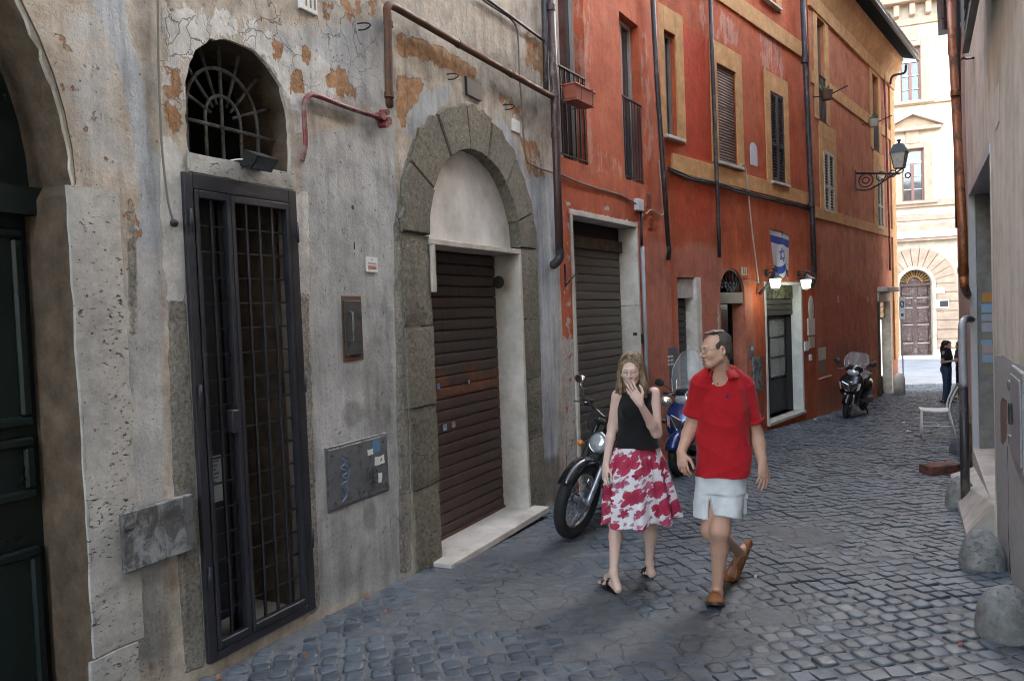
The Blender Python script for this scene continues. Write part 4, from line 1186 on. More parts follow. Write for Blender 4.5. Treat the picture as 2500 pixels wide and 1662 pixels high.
# ------------------------------------------------------------------ narrow orange house
W = W_2
B = W.root('orange_house', 'narrow orange house with two railed windows above a grey roller shutter', 'building')
P = Paint(W, ['bright', 'pale', 'white', 'dirt', 'bare'])
P.poly('white', [(1415, -20), (1440, -20), (1450, 380), (1432, 390)], 0.5, 0.1)
P.poly('white', [(1560, 60), (1580, 80), (1600, 360), (1575, 430)], 0.5, 0.1)
P.poly('white', [(1430, 330), (1530, 400), (1520, 440), (1440, 430)], 0.5, 0.15)
P.poly('bare', [(1372, 505), (1395, 515), (1400, 900), (1410, 1140), (1375, 1150)], 0.40, 0.05)
P.poly('bare', [(1372, 820), (1410, 820), (1415, 1180), (1370, 1190)], 0.62, 0.06)
P.poly('bare', [(1395, 505), (1560, 535), (1560, 552), (1395, 522)], 0.5, 0.03)
P.poly('pale', [(1575, 570), (1640, 600), (1660, 1100), (1585, 1100)], 0.8, 0.15)
P.blob('bare', 1480, 510, 7, 7, 1.0, 0.3); P.blob('bare', 1388, 497, 5, 8, 1.0, .3)
P.poly('dirt', [(1590, 380), (1640, 400), (1640, 560), (1600, 540)], 0.4, 0.2)
P.poly('dirt', [(1370, 1040), (1420, 1040), (1420, 1230), (1365, 1230)], 0.7, 0.15)
gx0, gx1, gz1 = 0.36, 2.375, 2.84
w1 = (0.02, 0.87, 3.47, 6.6); w2 = (2.02, 2.73, 3.46, 5.70)
holes = [(rect_poly(gx0, gx1, -0.9, gz1), 0.0), (rect_poly(*w1), 0.16), (rect_poly(*w2), 0.16)]
wm = wall_mesh('wall', rect_poly(0.012, S_2_END + .02, -1.6, 10.2), holes, 0.05, (0, S_2_END, -0.7, 7.0), P, 11, .01)
wm.materials.append(M['red_mid']); link('wall', wm, B)
MB().box(0.05, S_2_END, 1.2, 8, -1.6, 10.2).box(0.05, S_2_END, .02, 1.19, 7.0, 10.19).build('rear_mass', M['red_mid'], B)
MB().box(0.0, S_2_END + .2, -.45, 8.2, 10.2, 10.35).build('roof', M['shutter_dark'], B)
def glazed(B, s0, s1, h0, h1, y, fr=M['white_paint'], cols=2, bars=(), name='window'):
    wn_ = empty(name, (0, 0, 0), 0, B); f = 0.05
    MB().box(s0, s1, y + .022, y + .028, h0, h1).build('pane', M['window_glass'], wn_)
    for (a, b, c, d) in ((s0, s0 + f, h0, h1), (s1 - f, s1, h0, h1), (s0 + f, s1 - f, h0, h0 + f), (s0 + f, s1 - f, h1 - f, h1)):
        MB().box(a, b, y - .02, y + .02, c, d).build('frame', fr, wn_)
    for k in range(1, cols): MB().box(s0 + (s1-s0)*k/cols - .03, s0 + (s1-s0)*k/cols + .03, y - .015, y + .018, h0 + f, h1 - f).build('mullion', fr, wn_)
    for b in bars: MB().box(s0 + f, s1 - f, y - .01, y + .016, h0 + (h1-h0)*b - .018, h0 + (h1-h0)*b + .018).build('glazing_bar', fr, wn_)
    return wn_
for w_ in (w1, w2):
    glazed(B, w_[0], w_[1], w_[2], w_[3], .15, plain('greyish window frame', (0.4, 0.36, 0.31), .5))
    railing(B, w_[0], w_[1], w_[2] + .0, w_[2] + 1.12 if w_ is w2 else w_[2] + 1.05, .0, 7)
fb = empty('flower_box', W.world(W.sh(1420, 232, .2)[0], 0, W.sh(1420, 232, .2)[1] - .08), W.rz); tag(fb, 'terracotta plastic flower box hung on the window railing', 'flower box'); fb.scale = (.8, .8, .8)
m = MB(); m.hull([[(-.30, -.30, 0), (.28, -.30, 0), (.28, -.12, 0), (-.30, -.12, 0)], [(-.33, -.32, .17), (.31, -.32, .17), (.31, -.10, .17), (-.33, -.10, .17)]]); m.build('trough', M['terracotta'], fb)
MB().bbox(-.35, .33, -.335, -.085, .17, .195, .005).build('rim', M['terracotta'], fb)
MB().bbox(-.31, .29, -.32, -.10, -.035, -.012, .005).build('drip_tray', M['terracotta'], fb)
for x in (-.2, .18): MB().tube([(x, .0, .16), (x, -.1, .2), (x, -.34, .2), (x, -.34, -.02), (x, -.08, -.03), (x, 0, -.03)], .006, 6).build('bracket', M['rail_iron'], fb)
# garage opening
FRM = empty('marble_frame', (0, 0, 0), 0, B)
MB().bbox(gx0 - .07, gx1 + .04, -.012, .26, gz1 - .012, gz1 + .05, .004).build('lintel', M['marble'], FRM)
MB().bbox(gx0 - .055, gx0 + .012, -.012, .26, -.9, gz1 - .014, .004).build('jamb', M['marble'], FRM)
MB().bbox(gx1 - .012, gx1 + .045, -.012, .27, W.sh(1550, 745)[1], gz1 - .014, .004).build('jamb', M['marble'], FRM)
MB().bbox(gx1 - .012, gx1 + .045, -.016, .27, -.9, W.sh(1550, 745)[1] - .004, .004).build('jamb', M['marble'], FRM)
MB().bbox(gx0 + .012, gx1 - .012, .21, .3, W.sh(1400, 603, -.2)[1], gz1 - .2, .004).build('inner_beam', M['brown_room'], FRM)
roller(B, gx0 + .0, gx1 - .0, -.5, W.sh(1400, 606, -.2)[1] + .03, .27, M['roll_olive'], .112)
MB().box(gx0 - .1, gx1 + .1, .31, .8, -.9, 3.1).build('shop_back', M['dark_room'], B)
for (px, py, w_, h_, m_) in ((1553, 816, .06, .05, 'black'),):
    a, z = W.sh(px, py); MB().box(gx1 - .018, gx1 - .012, .03, .09, z - .02, z + .02).build('keyhole_plate', M[m_], B)
a, z = W.sh(1569, 827, .03); MB().bbox(a - .03, a + .03, -.03, .0, z - .07, z + .07, .004).build('switch_box', M['black'], B)
# junction box, vents, cables, pipes
a, z = W.sh(1563, 501, .05); MB().bbox(a - .12, a + .10, -.07, 0, z - .08, z + .08, .008).build('junction_box', M['pale_grey'], B)
wall_tube(B, W, [(1368, 425, .02), (1400, 440, .02), (1450, 458, .02), (1510, 475, .02), (1540, 490, .02), (1556, 500, .04)], .011, M['cable'], 'cable')
wall_tube(B, W, [(1572, 515, .03), (1578, 522, .02), (1590, 512, .02), (1616, 525, .02), (1620, 500, .02), (1612, 430, .02), (1609, 390, .02)], .009, M['cable_pale'], 'cable')
for q in ((1576, 470, 1590, 508), (1582, 530, 1594, 560)):
    x0, x1, z0, z1 = W.rect(*q); MB().bbox(x0, x1, -.008, .02, z0, z1, .003).build('vent_cover', M['terracotta'] if q[0] == 1576 else M['red_mid'], B)
    for k in range(5): MB().box(x0 + .02, x1 - .02, -.012, -.008, z0 + (z1-z0)*(k+.6)/5.5, z0 + (z1-z0)*(k+.85)/5.5).build('vent_slat', M['brown_door'], B)
wall_tube(B, W, [(1592, -30, .09), (1604, 200, .09), (1618, 400, .09), (1632, 600, .09)], .037, M['dark_pipe'], 'downpipe', bends=False, n=12)
wall_tube(B, W, [(1632, 595, .09), (1634, 612, .09), (1632, 632, .02)], [.038]*12 + [.03], M['dark_pipe'], 'pipe_shoe', n=12)
wall_tube(B, W, [(1565, 515, .03), (1567, 600, .03)], .02, M['cable_dark'], 'conduit', bends=False)
wall_tube(B, W, [(1568, 602, .03), (1574, 760, .03), (1586, 1100, .03)], .03, M['grey_pvc'], 'conduit', bends=False)
wall_tube(B, W, [(1379, 645, .02), (1380, 668, .03), (1381, 695, .03)], .012, M['black'], 'iron_hook'); wall_tube(B, W, [(1379, 700, .02), (1395, 680, .1), (1415, 661, .2)], .007, M['black'], 'iron_bar', bends=False)

# ------------------------------------------------------------------ orange house with ochre courses
W = W_3
B = W.root('orange_house', 'orange red house with ochre window frames, flag and lit shop door', 'building')
P = Paint(W, ['bright', 'pale', 'white', 'dirt', 'bare'])
P.poly('bright', [(1662, 60), (1735, 100), (1750, 400), (1672, 378)], 0.95, 0.1)
P.poly('bright', [(1640, 420), (1750, 450), (1755, 560), (1650, 570)], 0.55, 0.3)
P.poly('pale', [(1640, 590), (1700, 575), (1755, 590), (1770, 640), (1840, 700), (1860, 1040), (1640, 1050)], 0.62, 0.3)
P.poly('pale', [(1870, 450), (1960, 480), (1985, 680), (1870, 660)], 0.42, 0.3)
P.poly('white', [(1760, 20), (1800, 60), (1810, 130), (1740, 100)], 0.58, 0.2); P.poly('white', [(1850, 60), (1910, 110), (1920, 200), (1860, 170)], 0.55, 0.2)
P.blob('white', 1712, 40, 10, 40, 0.55)
P.poly('dirt', [(1840, 860), (1990, 820), (1990, 1010), (1840, 1060)], 0.42, 0.3)
P.blob('bare', 1812, 780, 4, 60, .7); P.blob('bare', 1755, 790, 4, 60, .7)
shop = (3.86, 5.93, -0.62, 2.12); d1 = (0.24, 0.90, -0.75, 2.17); d2 = (1.85, 2.90)
wins = [(0.02, 0.42, 4.33, 5.95), (1.93, 2.76, 4.17, 5.87), (4.42, 5.17, 4.10, 5.88)]
w4 = (4.15, 4.95, 7.62, 9.3)
d2p = arch_poly(d2[0], d2[1], -0.8, 1.92, 0.42, 16)
holes = [(rect_poly(*shop), 0.0), (rect_poly(*d1), 0.22), (d2p, 0.25)] + [(rect_poly(*w_), 0.16) for w_ in wins] + [(rect_poly(*w4), .14)]
wm = wall_mesh('wall', rect_poly(0.012, S_3_END + .02, -1.8, 10.0), holes, 0.07, (0, S_3_END, -0.9, 9.0), P, 12, .012)
wm.materials.append(M['red_far']); link('wall', wm, B)
MB().box(0.05, S_3_END, 1.3, 8, -1.8, 10.0).box(0.05, S_3_END, .02, 1.29, 9.4, 9.99).build('rear_mass', M['red_far'], B)
MB().box(0.0, S_3_END + .2, -.5, 8.2, 10.0, 10.15).build('roof', M['shutter_dark'], B)
def course(B, s0, s1, h0, h1, out=.035, name='string_course'):
    MB().bbox(s0, s1, -out, .01, h0, h1, .006).build(name, M['ochre'], B)
course(B, 0.16, S_3_END - .12, 3.80, 4.08); course(B, .3, S_3_END - .12, 6.95, 7.28)
def surround(B, w_, b=.24, out=.02, bottom=True, bt=None):
    s0, s1, h0, h1 = w_; f = empty('window_surround', (0, 0, 0), 0, B); bt = bt or b
    MB().bbox(s0 - b, s0 + .004, -out, .01, h0 - (.04 if bottom else 0), h1 + bt, .004).build('side', M['ochre'], f)
    MB().bbox(s1 - .004, s1 + b, -out, .01, h0 - (.04 if bottom else 0), h1 + bt, .004).build('side', M['ochre'], f)
    MB().bbox(s0 + .005, s1 - .005, -out, .01, h1 - .004, h1 + bt, .004).build('head', M['ochre'], f)
    if bottom: MB().bbox(s0 - .1, s1 + .1, -.09, .12, h0 - .05, h0, .006).build('sill', M['marble'], f)
    return f
surround(B, wins[0], .26, bt=.36); surround(B, wins[1], .27, bt=.36); surround(B, wins[2], .27, bt=.36); surround(B, w4, .25)
# continuous ochre below the windows down to the course
for w_ in wins[1:]:
    MB().bbox(w_[0] - .27, w_[1] + .27, -.018, .01, 4.082, w_[2] - .055, .003).build('apron', M['ochre'], B)
glazed(B, *wins[0], .1, plain('brown window frame', (0.25, 0.19, 0.16), .5)); glazed(B, *w4, .1)
# roller blind of wooden laths in the middle window
bl = empty('lath_blind', (0, 0, 0), 0, B); s0, s1, h0, h1 = wins[1]
n = 34; p = (h1 - h0) / n
me = MB().hull([[(x, .03, 0.004), (x, .02, p * .3), (x, .026, p * .74), (x, .045, p * .5)] for x in (0, s1 - s0)]).mesh('lath', M['blind'])
for k in range(n): link('lath', me, bl, (s0, 0, h0 + k * p))
MB().box(s0, s1, .09, .1, h0, h1).build('backing', M['dark_room'], bl)
s0, s1, h0, h1 = wins[2]; c_ = (s0 + s1) / 2
louvre(B, s0, c_ - .004, h0, h1, .03, M['shutter_dark'], .055, (.42,)); louvre(B, c_ + .004, s1, h0, h1, .03, M['shutter_dark'], .055, (.42,))
x0, x1, z0, z1 = W.rect(1830, 345, 1849, 407)
MB().prism(arch_poly(x0, x1, z0, z1 - .12, .12, 10), -.006, .01).build('plaster_patch', M['pale_grey'], B)
# small shuttered door
recess(B, d1[0], d1[1], d1[2], d1[3], .6, M['brown_room'], 'doorway_lining', True, .2)
MB().bbox(d1[0] + .01, d1[1] - .01, .05, .10, W.sh(1660, 728)[1], d1[3] - .02, .004).build('door_head_panel', M['marble'], B)
roller(B, d1[0] + .01, d1[1] - .01, d1[2], W.sh(1660, 730)[1], .2, M['roll_dark'], .115)
MB().bbox(d1[1] - .02, d1[1] + .16, -.015, .2, -.75, d1[3], .004).build('jamb', M['marble'], B)
# dark door with wrought fanlight
D = empty('panelled_door', (0, 0, 0), 0, B)
MB().bbox(d2[0], d2[1], .03, .16, 1.72, 1.92, .006).build('transom', plain('old grey wood', (.16, .12, .1), .7), D)
MB().box(d2[0], d2[0] + .5, .10, .15, -.8, 1.71).build('door_leaf', M['brown_door'], D)
for z in (-.35, .45, 1.1):
    MB().bbox(d2[0] + .08, d2[0] + .42, .085, .105, z, z + .5, .01).build('panel', M['brown_door'], D)
    MB().box(d2[0] + .08, d2[0] + .42, .078, .09, z + .52, z + .54).build('panel_edge', M['marble'], D)
MB().box(d2[0] + .5, d2[1], .42, .46, -.8, 1.71).build('dark_opening', M['black'], D)  # black panel stands for the darkness of the open doorway
MB().box(d2[0] + .78, d2[0] + .80, .30, .42, .1, 1.35).build('door_edge', M['pale_grey'], D)
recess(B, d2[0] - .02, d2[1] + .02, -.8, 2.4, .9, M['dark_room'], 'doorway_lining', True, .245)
fn = empty('wrought_fanlight', (0, 0, 0), 0, D); fcx = (d2[0] + d2[1]) / 2
MB().tube([(fcx - .5 * math.cos(a), .06, 1.93 + .40 * math.sin(a)) for a in [math.pi * k / 16 for k in range(17)]], .02, 6).build('arc_bar', M['rail_iron'], fn, True)
for k in (-2, -1, 0, 1, 2):
    MB().tube(bez([(fcx + k * .05, .06, 1.93), (fcx + k * .12 + .05, .06, 2.05), (fcx + k * .14, .06, 2.14), (fcx + k * .16, .06, 2.32 - abs(k) * .05)]), .014, 6).build('scroll_bar', M['rail_iron'], fn, True)
    MB().torus((fcx + k * .17, .06, 2.05), .045, .011, 'Y', 14, 6).build('scroll_ring', M['rail_iron'], fn, True)
# house number
x0, x1, z0, z1 = W.rect(1808, 652, 1821, 672)
hn = empty('number_plate', W.world(x0, 0, z0), W.rz); tag(hn, 'small stone house number plate beside the wrought fanlight', 'number plate')
MB().bbox(0, x1-x0, -.02, -.002, 0, z1-z0, .004).build('plate', M['marble'], hn)
text_obj('numeral', '35', .16, M['cable_dark'], hn, ((x1-x0)/2, -.022, (z1-z0)/2), FACE)
# bells and metal cabinets
def panel(px0, py0, px1, py1, out, m_, name, bits=()):
    x0, x1, z0, z1 = W.rect(px0, py0, px1, py1); e = empty(name, (0, 0, 0), 0, B)
    MB().bbox(x0, x1, -out, .005, z0, z1, .004).build('case', m_, e)
    for (a, b, c, d, mm) in bits: MB().box(x0 + (x1-x0)*a, x0 + (x1-x0)*b, -out - .006, -out - .0005, z0 + (z1-z0)*c, z0 + (z1-z0)*d).build('button', mm, e)
panel(1828, 842, 1838, 872, .03, M['cabinet'], 'door_bell', [(.25, .75, .55, .85, M['pale_grey']), (.3, .7, .2, .3, M['black'])])
panel(1834, 873, 1857, 950, .05, M['torn'], 'meter_cabinet')
panel(1616, 850, 1652, 940, .04, M['cabinet'], 'meter_cabinet', [(.18 + .25*i, .36 + .25*i, .55 + .1*k, .60 + .1*k, M['white_paint']) for i in range(2) for k in range(3)])
# lit shop doorway
SH = empty('shop_door', (0, 0, 0), 0, B)
MB().bbox(shop[0] - .02, shop[0] + .055, -.02, .2, shop[2], shop[3], .004).build('jamb', M['marble_white'], SH)
MB().bbox(shop[1] - .055, shop[1] + .03, -.02, .2, shop[2], shop[3], .004).build('jamb', M['marble_white'], SH)
MB().bbox(shop[0] + .056, shop[1] - .056, -.02, .2, shop[3] - .06, shop[3], .004).build('lintel', M['marble_white'], SH)
MB().bbox(shop[0] - .02, shop[1] + .03, -.05, .4, shop[2] - .06, shop[2] + .0, .004).build('step', M['marble'], SH)
MB().box(shop[0] + .056, shop[1] - .056, .15, .22, W.sh(1870, 730, -.15)[1], shop[3] - .062).build('shutter_box', mat_metal_rust('mossy shutter box', (.16, .15, .09), (.06, .06, .04), .6, .7, 0, 6), SH)
roller(SH, shop[0] + .056, shop[1] - .056, W.sh(1870, 772, -.15)[1], W.sh(1870, 731, -.15)[1], .17, M['roll_dark'], .12)
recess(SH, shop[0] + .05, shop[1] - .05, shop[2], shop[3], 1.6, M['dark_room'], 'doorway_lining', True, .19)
zt = W.sh(1870, 774, -.3)[1]
for k in range(3):
    x = shop[0] + .06 + (shop[1] - shop[0] - .12) * k / 2
    MB().box(x - .035, x + .035, .32, .37, shop[2], zt).build('door_stile', M['iron_dark'], SH)
for k in range(2):
    xa = shop[0] + .1 + k * (shop[1]-shop[0]-.12)/2
    MB().box(xa, xa + .9, .345, .35, shop[2] + .75, zt - .05).build('glass_pane', M['glass'], SH)
    MB().box(xa, xa + .9, .325, .365, shop[2] + .02, shop[2] + .72).build('door_panel', M['black'], SH)
    for j in range(4): MB().box(xa, xa + .9, .33, .36, shop[2] + .75 + j*.42, shop[2] + .775 + j*.42).build('glazing_bar', M['iron_dark'], SH)
for (x, z, w_, h_, mm) in ((4.2, .7, .22, .5, 'gold'), (4.55, .3, .15, .35, 'shutter_white'), (5.0, .6, .16, .6, 'terracotta'), (5.35, .8, .2, .45, 'shutter_white'), (4.9, -.2, .3, .3, 'gold')):
    MB().lathe([(w_*.3, 0), (w_*.5, h_*.4), (w_*.45, h_*.7), (w_*.2, h_)], (x, 1.0, z), 'Z', 10).build('display_item', M[mm], SH, True)
MB().box(shop[0] + .1, shop[1] - .1, .9, 1.4, .22, .26).build('display_shelf', M['shutter_brown'], SH)
# plaques right of the shop
a, z = W.sh(1979, 753)
MB().lathe([(.16, 0), (.16, .015), (.13, .03), (.0, .035)], (0, 0, 0), 'Z', 24).xf(Matrix.Translation((a, 0, z)) @ Matrix.Rotation(R(90), 4, 'X') @ Matrix.Diagonal((1, 1.75, 1, 1))).build('oval_plaque', M['marble'], B, 40)
for q, m_ in (((1970, 778, 1987, 817), 'marble'), ((1973, 823, 1986, 848), 'shutter_white'), ((1962, 834, 1972, 855), 'white_paint'), ((1974, 866, 1980, 879), 'white_paint')):
    x0, x1, z0, z1 = W.rect(*q); MB().bbox(x0, x1, -.03, .0, z0, z1, .006).build('wall_plaque', M[m_], B)
# pipes and cables
wall_tube(B, W, [(1733, -30, .07), (1741, 200, .07), (1749, 400, .07), (1755, 560, .07), (1757, 628, .05)], .034, M['dark_pipe'], 'downpipe', bends=False, n=10)
wall_tube(B, W, [(1958, -30, .12), (1966, 150, .12), (1975, 350, .12), (1983, 520, .12), (1988, 665, .12)], .058, M['dark_pipe'], 'downpipe', bends=False, n=12)
for py in (150, 500):
    a, z = W.sh(1958 + py * .0435, py, .12); MB().tube([(a, -.12, z - .04), (a, -.12, z + .04)], .07, 12).build('pipe_joint', M['dark_pipe'], B, 40)
wall_tube(B, W, [(1988, 660, .12), (1988, 680, .10), (1980, 700, .02)], .055, M['dark_pipe'], 'pipe_shoe')
for k in range(2):
    wall_tube(B, W, [(1632, 410 + k*5, .05), (1660, 421 + k*6, .05), (1690, 434 + k*5, .05), (1740, 444 + k*4, .05), (1800, 462 + k*6, .05), (1860, 479 + k*4, .05), (1920, 492 + k*5, .05), (1978, 510 + k*4, .05)], .018, M['cable_dark'], 'cable')
wall_tube(B, W, [(1803, 408, .04), (1815, 402, .04), (1822, 420, .04), (1828, 480, .04), (1836, 560, .04), (1846, 640, .04), (1852, 690, .04)], .013, M['cable_pale'], 'cable')
wall_tube(B, W, [(1812, 688, .04), (1830, 684, .04), (1850, 690, .05), (1862, 690, .05)], .012, M['cable'], 'cable')
wall_tube(B, W, [(1853, 718, .06), (1878, 692, .25)], .03, M['cable_dark'], 'awning_arm', bends=False)
# wall lanterns beside the shop sign, both lit
LAMP = mat_emit('lit lamp glass', (0.86, 1.0, 0.8), 0.22)
def lantern(px, py, shade, base, label):
    o = .42
    a, z = W.sh(px, py, o); ab, zb = W.sh(base[0], base[1], 0.02)
    L = empty('wall_lantern', W.world(a, 0, z), W.rz); tag(L, label, 'lantern')
    MB().lathe([(.0, -.02), (.07, -.02), (.07, .02), (0, .03)], (ab - a, -.02, zb - z), 'Y', 12).build('wall_plate', M['rail_iron'], L, 40)
    MB().tube(bez([(ab - a, -.02, zb - z), (ab - a + .02, -.25, zb - z + .02), (0, -o + .05, .22), (0, -o, .2), (0, -o, .12)]), .016, 8).build('arm', M['rail_iron'], L, True)
    MB().lathe([(.02, .16), (.05, .13), (shade, .06), (shade, .045), (.02, .05)], (0, -o, 0), 'Z', 16).build('shade', M['rail_iron'], L, 40)
    MB().lathe([(.0, .05), (.095, .045), (.105, .03), (.075, -.13), (.0, -.14)], (0, -o, 0), 'Z', 14).build('glass', LAMP, L, True)
    MB().lathe([(.0, -.13), (.05, -.135), (.05, -.155), (.0, -.16)], (0, -o, 0), 'Z', 12).build('base_cap', M['rail_iron'], L, 40)
    ld = bpy.data.lights.new('lamp_bulb', 'POINT'); ld.energy = 0.55; ld.color = (.9, 1, .82); ld.shadow_soft_size = .08
    lo = bpy.data.objects.new('lamp_bulb', ld); COL.objects.link(lo); lo.parent = L; lo.location = (0, -o - .02, -.24)
lantern(1893, 686, .12, (1871, 666), 'lit green tinged wall lantern left of the hanging flag')
lantern(1968, 688, .19, (1950, 668), 'lit wall lantern with wide disc shade right of the hanging flag')
# flag hung over the shop door
fo = .38
a, z = W.sh(1905, 620, fo)
FL = empty('hanging_flag', W.world(a, 0, z), W.rz); tag(FL, 'white flag with two blue stripes and blue star hung over the shop', 'flag')
t = NT('flag cloth'); uv = t.new('ShaderNodeUVMap'); u = t.sep(uv.outputs[0])
stripe = t.math('MAXIMUM', t.math('MULTIPLY', t.math('GREATER_THAN', u[1], .74), t.math('LESS_THAN', u[1], .90)), t.math('MULTIPLY', t.math('GREATER_THAN', u[1], .10), t.math('LESS_THAN', u[1], .26)))
def tri(flip):
    du = t.math('SUBTRACT', u[0], .5); dv = t.math('SUBTRACT', u[1], .5)
    if flip: dv = t.math('MULTIPLY', dv, -1.0)
    e1 = t.math('MULTIPLY', dv, -1.0); e2 = t.math('ADD', t.math('MULTIPLY', dv, .5), t.math('MULTIPLY', du, 1.2)); e3 = t.math('ADD', t.math('MULTIPLY', dv, .5), t.math('MULTIPLY', du, -1.2))
    d = t.math('MAXIMUM', t.math('MAXIMUM', e1, e2), e3)
    return t.math('MULTIPLY', t.math('GREATER_THAN', d, .065), t.math('LESS_THAN', d, .095))
ink = t.math('MAXIMUM', stripe, t.math('MAXIMUM', tri(False), tri(True)))
t.put(t.b, 'Base Color', t.mix(ink, (0.62, 0.6, 0.58), (0.04, 0.07, 0.3))); t.b.inputs['Roughness'].default_value = .8
fm = MB(); nu, nv = 26, 20; vv = []; uvs = []
wq, hq = 1.02, .86
for j in range(nv + 1):
    for i in range(nu + 1):
        u_, v_ = i / nu, j / nv                      # v up
        dn = 1 - v_
        fold = math.sin(u_ * 7 + .6) * .03 * (0.3 + dn) + math.sin(u_ * 15 + 2 + dn * 2) * .018 * dn
        gather = 1 - .30 * dn
        x = (u_ - .5) * wq * gather + .12 * dn - (.05 if u_ < .5 else -.05) * 0
        zz = (v_ - .5) * hq - .06 * u_ + (.17 * math.exp(-((u_ - .58) / .13) ** 2)) * dn ** 2 - .06 * u_ * dn
        vv.append((x, -fo + fold, zz)); uvs.append((u_, v_))
ff = [(j*(nu+1)+i, j*(nu+1)+i+1, (j+1)*(nu+1)+i+1, (j+1)*(nu+1)+i) for j in range(nv) for i in range(nu)]
me = bpy.data.meshes.new('cloth'); me.from_pydata(vv, [], ff); ul = me.uv_layers.new(name='UVMap')
for lp in me.loops: ul.data[lp.index].uv = uvs[lp.vertex_index]
me.polygons.foreach_set('use_smooth', [True]*len(me.polygons)); me.materials.append(t.mat); link('cloth', me, FL)
MB().tube([(.15, -.01, -.62), (.13, -.2, -.3), (.1, -fo + .03, .12), (.08, -fo - .02, .42)], .012, 6).build('pole', M['rail_iron'], FL, True)
MB().tube([(-.51, -fo, .44), (.08, -fo - .01, .42), (.5, -fo, .37)], .009, 6).build('cross_rod', M['rail_iron'], FL, True)

# ------------------------------------------------------------------ corner house
W = W_4
B = W.root('corner_house', 'faded orange corner house with louvred shutters and dark roof eaves', 'building')
P = Paint(W, ['bright', 'pale', 'white', 'dirt', 'bare'])
P.poly('bright', [(1985, 660), (2130, 690), (2140, 980), (1990, 1010)], 0.6, 1.4)
P.poly('pale', [(2010, 560), (2110, 590), (2110, 680), (2000, 660)], 0.5, 0.8)
P.poly('dirt', [(2030, 830), (2100, 830), (2110, 900), (2040, 900)], 0.6, 0.4); P.poly('dirt', [(1990, 940), (2140, 920), (2150, 1000), (1990, 1010)], 0.5, 0.3)
EH = 8.95
upper = [(0.66, 1.30, 5.82, 8.15), (6.18, 6.92, 5.95, 8.1)]; low = [(0.92, 1.80, 3.78, 5.17), (6.45, 7.25, 3.74, 5.3)]
sh4 = (6.38, 7.85, -1.25, 1.62)
holes = [(rect_poly(*w_), .16) for w_ in upper + low] + [(rect_poly(*sh4), 0.0)]
wm = wall_mesh('wall', rect_poly(0.012, S_4_END, -2.2, EH), holes, 0.10, (0, S_4_END, -1.3, EH), P, 13, .012)
wm.materials.append(M['red_corner']); link('wall', wm, B)
MB().box(0.05, S_4_END - .01, 1.2, 8, -2.2, EH).box(S_4_END - .05, S_4_END - .011, .02, 1.19, -2.2, EH).build('rear_mass', M['red_corner'], B)
rf = empty('roof', (0, 0, 0), 0, B)
MB().hull([[(x, -.62, EH + .27), (x, 4, EH + 1.9), (x, 8.3, EH + .25), (x, 8.3, EH + .13), (x, 4, EH + 1.75), (x, -.62, EH + .20)] for x in (0.0, S_4_END + .55)]).build('roof_slab', plain('dark eaves board', (.006, .005, .004), .95, spec=.1), rf)
MB().tube([(0.0, -.66, EH + .20), (S_4_END + .55, -.66, EH + .16)], .05, 8).build('gutter', M['dark_pipe'], rf, True)
tile = MB().tube([(0, 0, 0), (0, .28, .112)], [.085, .075], 8).mesh('roof_tile', plain('old roof tile', (.1, .07, .05), .85, 0, .4, 5, obrand=.3), True)
for k in range(58): link('roof_tile', tile, rf, (.1 + k * .165, -.66, EH + .29))
MB().hull([[(x, 0.0, EH - .75), (x, -.06, EH - .75), (x, -.08, EH - .45), (x, -.26, EH - .1), (x, -.32, EH + .17), (x, 0, EH + .17)] for x in (0.02, S_4_END + .1)]).build('cornice', M['ochre'], B)
course(B, 0.1, S_4_END + .04, 3.57, 3.83); course(B, 0.1, upper[0][0] - .3, 6.55, 6.85); course(B, upper[0][1] + .32, upper[1][0] - .28, 6.55, 6.85); course(B, upper[1][1] + .27, S_4_END + .03, 6.55, 6.85)
q_ = MB().bbox(S_4_END - .55, S_4_END + .06, -.04, 1.2, -.2, EH - .76, .008).build('corner_pilaster', M['ochre'], B)
for w_ in upper:
    surround(B, w_, .3, .03, False, .4); glazed(B, *w_, .1, plain('brown window frame', (0.2, 0.13, 0.1), .5))
    railing(B, w_[0], w_[1], w_[2], w_[2] + 1.05, .01, 6)
for w_, up in zip(low, upper):
    surround(B, w_, .28, .025, False, .3)
    MB().bbox(w_[0] - .28, w_[1] + .28, -.02, .01, w_[3] + .305, up[2] - .004, .003).build('apron', M['ochre'], B)
    c_ = (w_[0] + w_[1]) / 2
    louvre(B, w_[0], c_ - .004, w_[2], w_[3], .0, M['shutter_white'], .065, (.42,)); louvre(B, c_ + .004, w_[1], w_[2], w_[3], .0, M['shutter_white'], .065, (.42,))
# pots and a drying rack outside the upper windows
for i, (px, py) in enumerate(((2024, 232), (2138, 300))):
    a, z = W.sh(px, py, .35)
    pt = empty('window_pot', W.world(a, 0, z - .1), W.rz); tag(pt, ['dark flower pot bracketed outside the upper window next to the downpipe', 'small pots and rack outside the upper window near the house corner'][i], 'flower pot')
    MB().lathe([(0, 0), (.1, 0), (.14, .2), (.12, .2), (.1, .15), (0, .14)], (0, -.3, 0), 'Z', 12).build('pot', M['rust_pipe'] if i == 0 else M['shutter_white'], pt, 40)
    MB().tube([(0, 0, .12), (0, -.3, .08), (0, -.75, .22)], .014, 6).build('bracket', M['rail_iron'], pt)
    pl = MB(); r_ = random.Random(i)
    for k in range(24):
        p0 = Vector((r_.uniform(-.1, .1), -.3 + r_.uniform(-.1, .1), .17)); d = Vector((r_.uniform(-.15, .15), r_.uniform(-.15, .15), r_.uniform(.05, .25))); s_ = d.cross(Vector((0, 0, 1))).normalized() * .02
        pl.add([p0, p0 + d * .5 + s_, p0 + d, p0 + d * .5 - s_], [(0, 1, 2, 3)])
    o = pl.build('foliage', plain('pot plant leaves', (.07, .12, .06), .6), pt); tag(o, kind='stuff')
